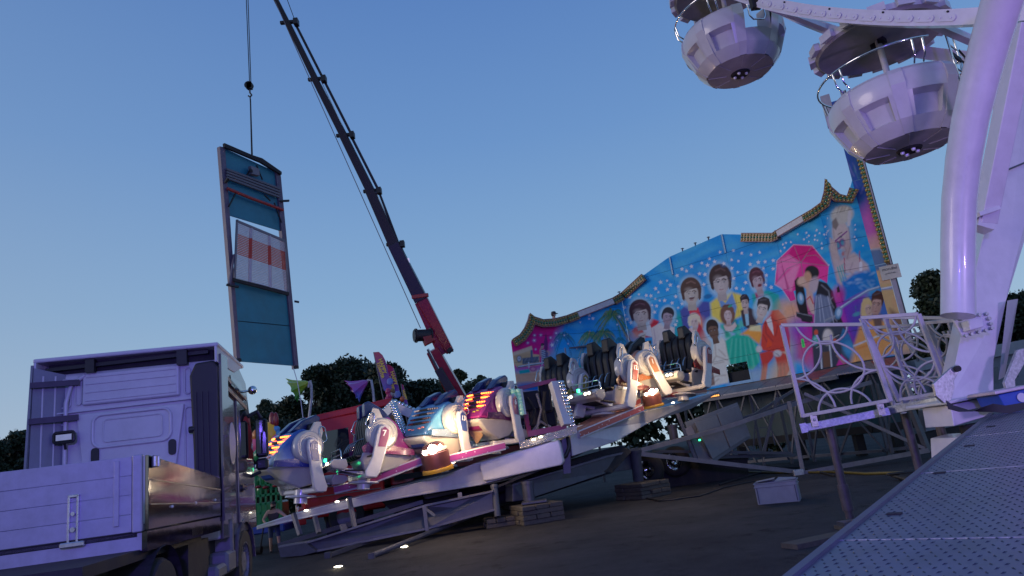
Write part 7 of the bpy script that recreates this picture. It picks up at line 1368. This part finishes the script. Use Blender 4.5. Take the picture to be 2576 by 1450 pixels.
# tread plate ramp at the lower right
A_, B_ = P(2002, 1452, 3.0), P(2500, 1041, 7.5); A_ = A_ + (A_ - B_) * .35
ab = (B_ - A_).normalized(); q0 = P(2211, 1281, 1); 
side = V((ab.y, -ab.x, 0)).normalized(); nrm = side.cross(ab).normalized()
if nrm.z < 0: nrm = -nrm
deck = thing('tread_plate_ramp', 'wide perforated tread plate ramp rising to the wheel platform, lower right foreground', 'ramp', A_)
tpm = mat('tread_plate_zinc', (.15, .16, .20), .36, metal=.6, var=.25, scale=5, dirt=.25)
Ld = (B_ - A_).length; WD = 3.6; npl = 9; bump = MB()
for k in range(npl):
    l0, l1 = Ld * k / npl + .004, Ld * (k + 1) / npl - .004; r = MB(); r.prism([A_ + ab * l0, A_ + ab * l1, A_ + ab * l1 + side * WD, A_ + ab * l0 + side * WD], -nrm * .03); obj('tread_sheet', r, tpm, deck)
nl, nw = int(Ld / .055), int(WD / .05); vs = []; fs = []
for i in range(nl):
    for j in range(nw):
        l, w_ = (i + .5) * Ld / nl, (j + .5 + .5 * (i % 2)) * WD / nw
        if l % (Ld / npl) < .03 or w_ > WD - .02: continue
        c_ = A_ + ab * l + side * w_; d1 = (ab * (.9 if (i + j) % 2 else .75) + side * (.45 if j % 2 else -.45)).normalized(); d2 = nrm.cross(d1); n0 = len(vs)
        vs += [c_ - d1 * .017, c_ + d2 * .0065, c_ + d1 * .017, c_ - d2 * .0065, c_ + nrm * .0045]; fs += [(n0, n0 + 3, n0 + 4), (n0 + 3, n0 + 2, n0 + 4), (n0 + 2, n0 + 1, n0 + 4), (n0 + 1, n0, n0 + 4)]
bump.add(vs, fs); o = obj('tread_studs', bump, mat('tread_stud_zinc', (.04, .042, .06), .4, metal=.5), deck); o['kind'] = 'stuff'
for k in range(1, npl, 2): r = MB(); c_ = A_ + ab * (Ld * k / npl) + nrm * .001; r.beam(c_, c_ + side * WD, .006, .003, up=nrm); obj('joint_strip', r, galv, deck)
r = MB(); r.beam(A_ - side * .02 - nrm * .03, B_ - side * .02 - nrm * .03, .04, .09, up=nrm); obj('edge_profile', r, steelgrey, deck)
for k in range(5): r = MB(); c_ = A_ + ab * (Ld * (.25 + .15 * k)) + side * .1 + nrm * .004; r.beam(c_ - side * .02, c_ + side * .05, .035, .006, up=nrm); obj('hand_slot', r, dark, deck)
for f in (.15, .6, .98):
    r = MB(); c_ = A_ + ab * (Ld * f); r.beam(c_ + side * .1 - nrm * .05, V((c_.x + side.x * .1, c_.y + side.y * .1, 0)), .08, .08); obj('ramp_leg', r, steelgrey, deck)
r = MB(); c_ = P(2120, 1340, 9.7); c_.z = .03; r.beam(c_ + V((-.9, -.5, 0)), c_ + V((1.2, .3, 0)), .3, .06); solo('timber_plank', 'pale timber plank on the asphalt under the pipe leg foot', 'plank', r, wood)
# crate, hose, cables
bx = G(1962, 1262); cr2 = thing('grey_crate', 'grey plastic stacking crate with open lid alone on the asphalt', 'crate', (bx.x, bx.y, 0), (0, 0, R(-24)))
gcr = mat('grey_crate_plastic', (.20, .21, .25), .45, var=.1, dirt=.2); cw, cd, chh = .78, .52, .40
for nm, c_, d in (('long_side', (0, -cd / 2, chh / 2), (cw, .02, chh)), ('long_side', (0, cd / 2, chh / 2), (cw, .02, chh)), ('short_side', (-cw / 2, 0, chh / 2), (.02, cd - .025, chh)), ('short_side', (cw / 2, 0, chh / 2), (.02, cd - .025, chh)), ('bottom', (0, 0, .012), (cw - .03, cd - .03, .02))): r = MB(); r.cham(c_, d, .004); obj(nm, r, gcr, cr2, world=False)
r = MB()
for z in (chh, chh - .07):
    for c_, d in (((0, -cd / 2 - .012, z), (cw + .05, .022, .02)), ((0, cd / 2 + .012, z), (cw + .05, .022, .02)), ((-cw / 2 - .012, 0, z), (.022, cd, .02)), ((cw / 2 + .012, 0, z), (.022, cd, .02))): r.cham(c_, d, .004)
o = obj('rim_ribs', r, gcr, cr2, world=False); o['kind'] = 'stuff'
for x in (-cw / 2 + .03, cw / 2 - .03): r = MB(); r.cham((x, -cd / 2 - .012, chh / 2 - .03), (.015, .012, chh - .1), .003); obj('corner_rib', r, MATS['dark_blue_steel'], cr2, world=False)
r = MB(); r.prism([(-cw / 2, -.05, chh + .01), (-.02, -.05, chh + .05), (-.02, cd / 2, chh + .05), (-cw / 2, cd / 2, chh + .01)], (0, 0, .01)); obj('lid_flap', r, gcr, cr2, world=False); r = MB(); r.prism([(.0, -cd / 2, chh + .01), (cw / 2, -cd / 2, chh + .03), (cw / 2, .1, chh + .03), (.06, .1, chh + .06)], (0, 0, .01)); obj('lid_flap', r, gcr, cr2, world=False)
def ground_line(pts, rad, nm, label, cat, m):
    r = MB(); w_ = [G(x, y) + V((0, 0, rad)) for x, y in pts]; sm = []
    for i in range(len(w_) - 1):
        for k in range(6): t = k / 6; sm.append(w_[i].lerp(w_[i + 1], t) + V((0, .05 * math.sin((i + t) * 3), 0)))
    sm.append(w_[-1]); r.tube(sm, rad, 7); solo(nm, label, cat, r, m, smooth=60)
ground_line([(1880, 1190), (1950, 1192), (2065, 1191), (2090, 1190), (2180, 1195), (2275, 1193), (2300, 1198)], .035, 'yellow_hose', 'dull yellow hose lying across the asphalt behind the grey crate', 'hose', mat('dull_yellow_rubber', (.12, .095, .02), .5))
ground_line([(1600, 1250), (1660, 1262), (1700, 1258), (1760, 1250), (1820, 1228), (1900, 1212), (1990, 1208)], .02, 'black_cable', 'black cable curling over the asphalt from the timber stack towards the crate', 'cable', black)
ground_line([(1810, 1222), (1900, 1195), (1960, 1180), (2010, 1178), (2100, 1200)], .03, 'dark_hose', 'dark hose looping under the foot of the tube brace', 'hose', dark)
r = MB(); c_ = G(2300, 1205)
for k in range(7): r.tube([c_ + V((.28 * math.cos(a + k) * (1 + .1 * k), .2 * math.sin(a + k * .7), .03 + .02 * k)) for a in np.linspace(0, 5.6, 14)], .025, 6)
solo('coiled_cable', 'untidy coil of black cable at the end of the yellow hose', 'cable', r, black, smooth=60)
# violet floodlights of the wheel: unseen fixtures inferred from their light, behind the photographer's right shoulder
def flood(loc, target, energy, col, size, label):
    t = thing('floodlight', label, 'lamp', loc); d = (V(target) - V(loc)).normalized(); t.rotation_euler = d.to_track_quat('-Z', 'Y').to_euler()
    r = MB(); r.cham((0, 0, .1), (size + .1, size * .7 + .1, .14), .02); obj('housing', r, black, t, world=False); r = MB(); r.beam((0, 0, .16), (0, 0, .5), .06, .06); obj('bracket', r, steelgrey, t, world=False)
    l = bpy.data.lights.new('flood_beam', 'AREA'); l.shape = 'RECTANGLE'; l.size = size; l.size_y = size * .7; l.energy = energy; l.color = col; o = bpy.data.objects.new('flood_beam', l); COL.objects.link(o); o.parent = t; o.location = (0, 0, 0)
flood((.3, -4.0, 3.8), (-5.5, 8, 1.5), 860, (.20, .12, 1), .6, 'violet floodlight of the wheel aimed at the truck, out of frame')
flood((6.5, 1.0, 2.2), (6.2, 11, 8.0), 200, (.62, .42, 1), .6, 'violet floodlight shining up at the gondolas, out of frame')
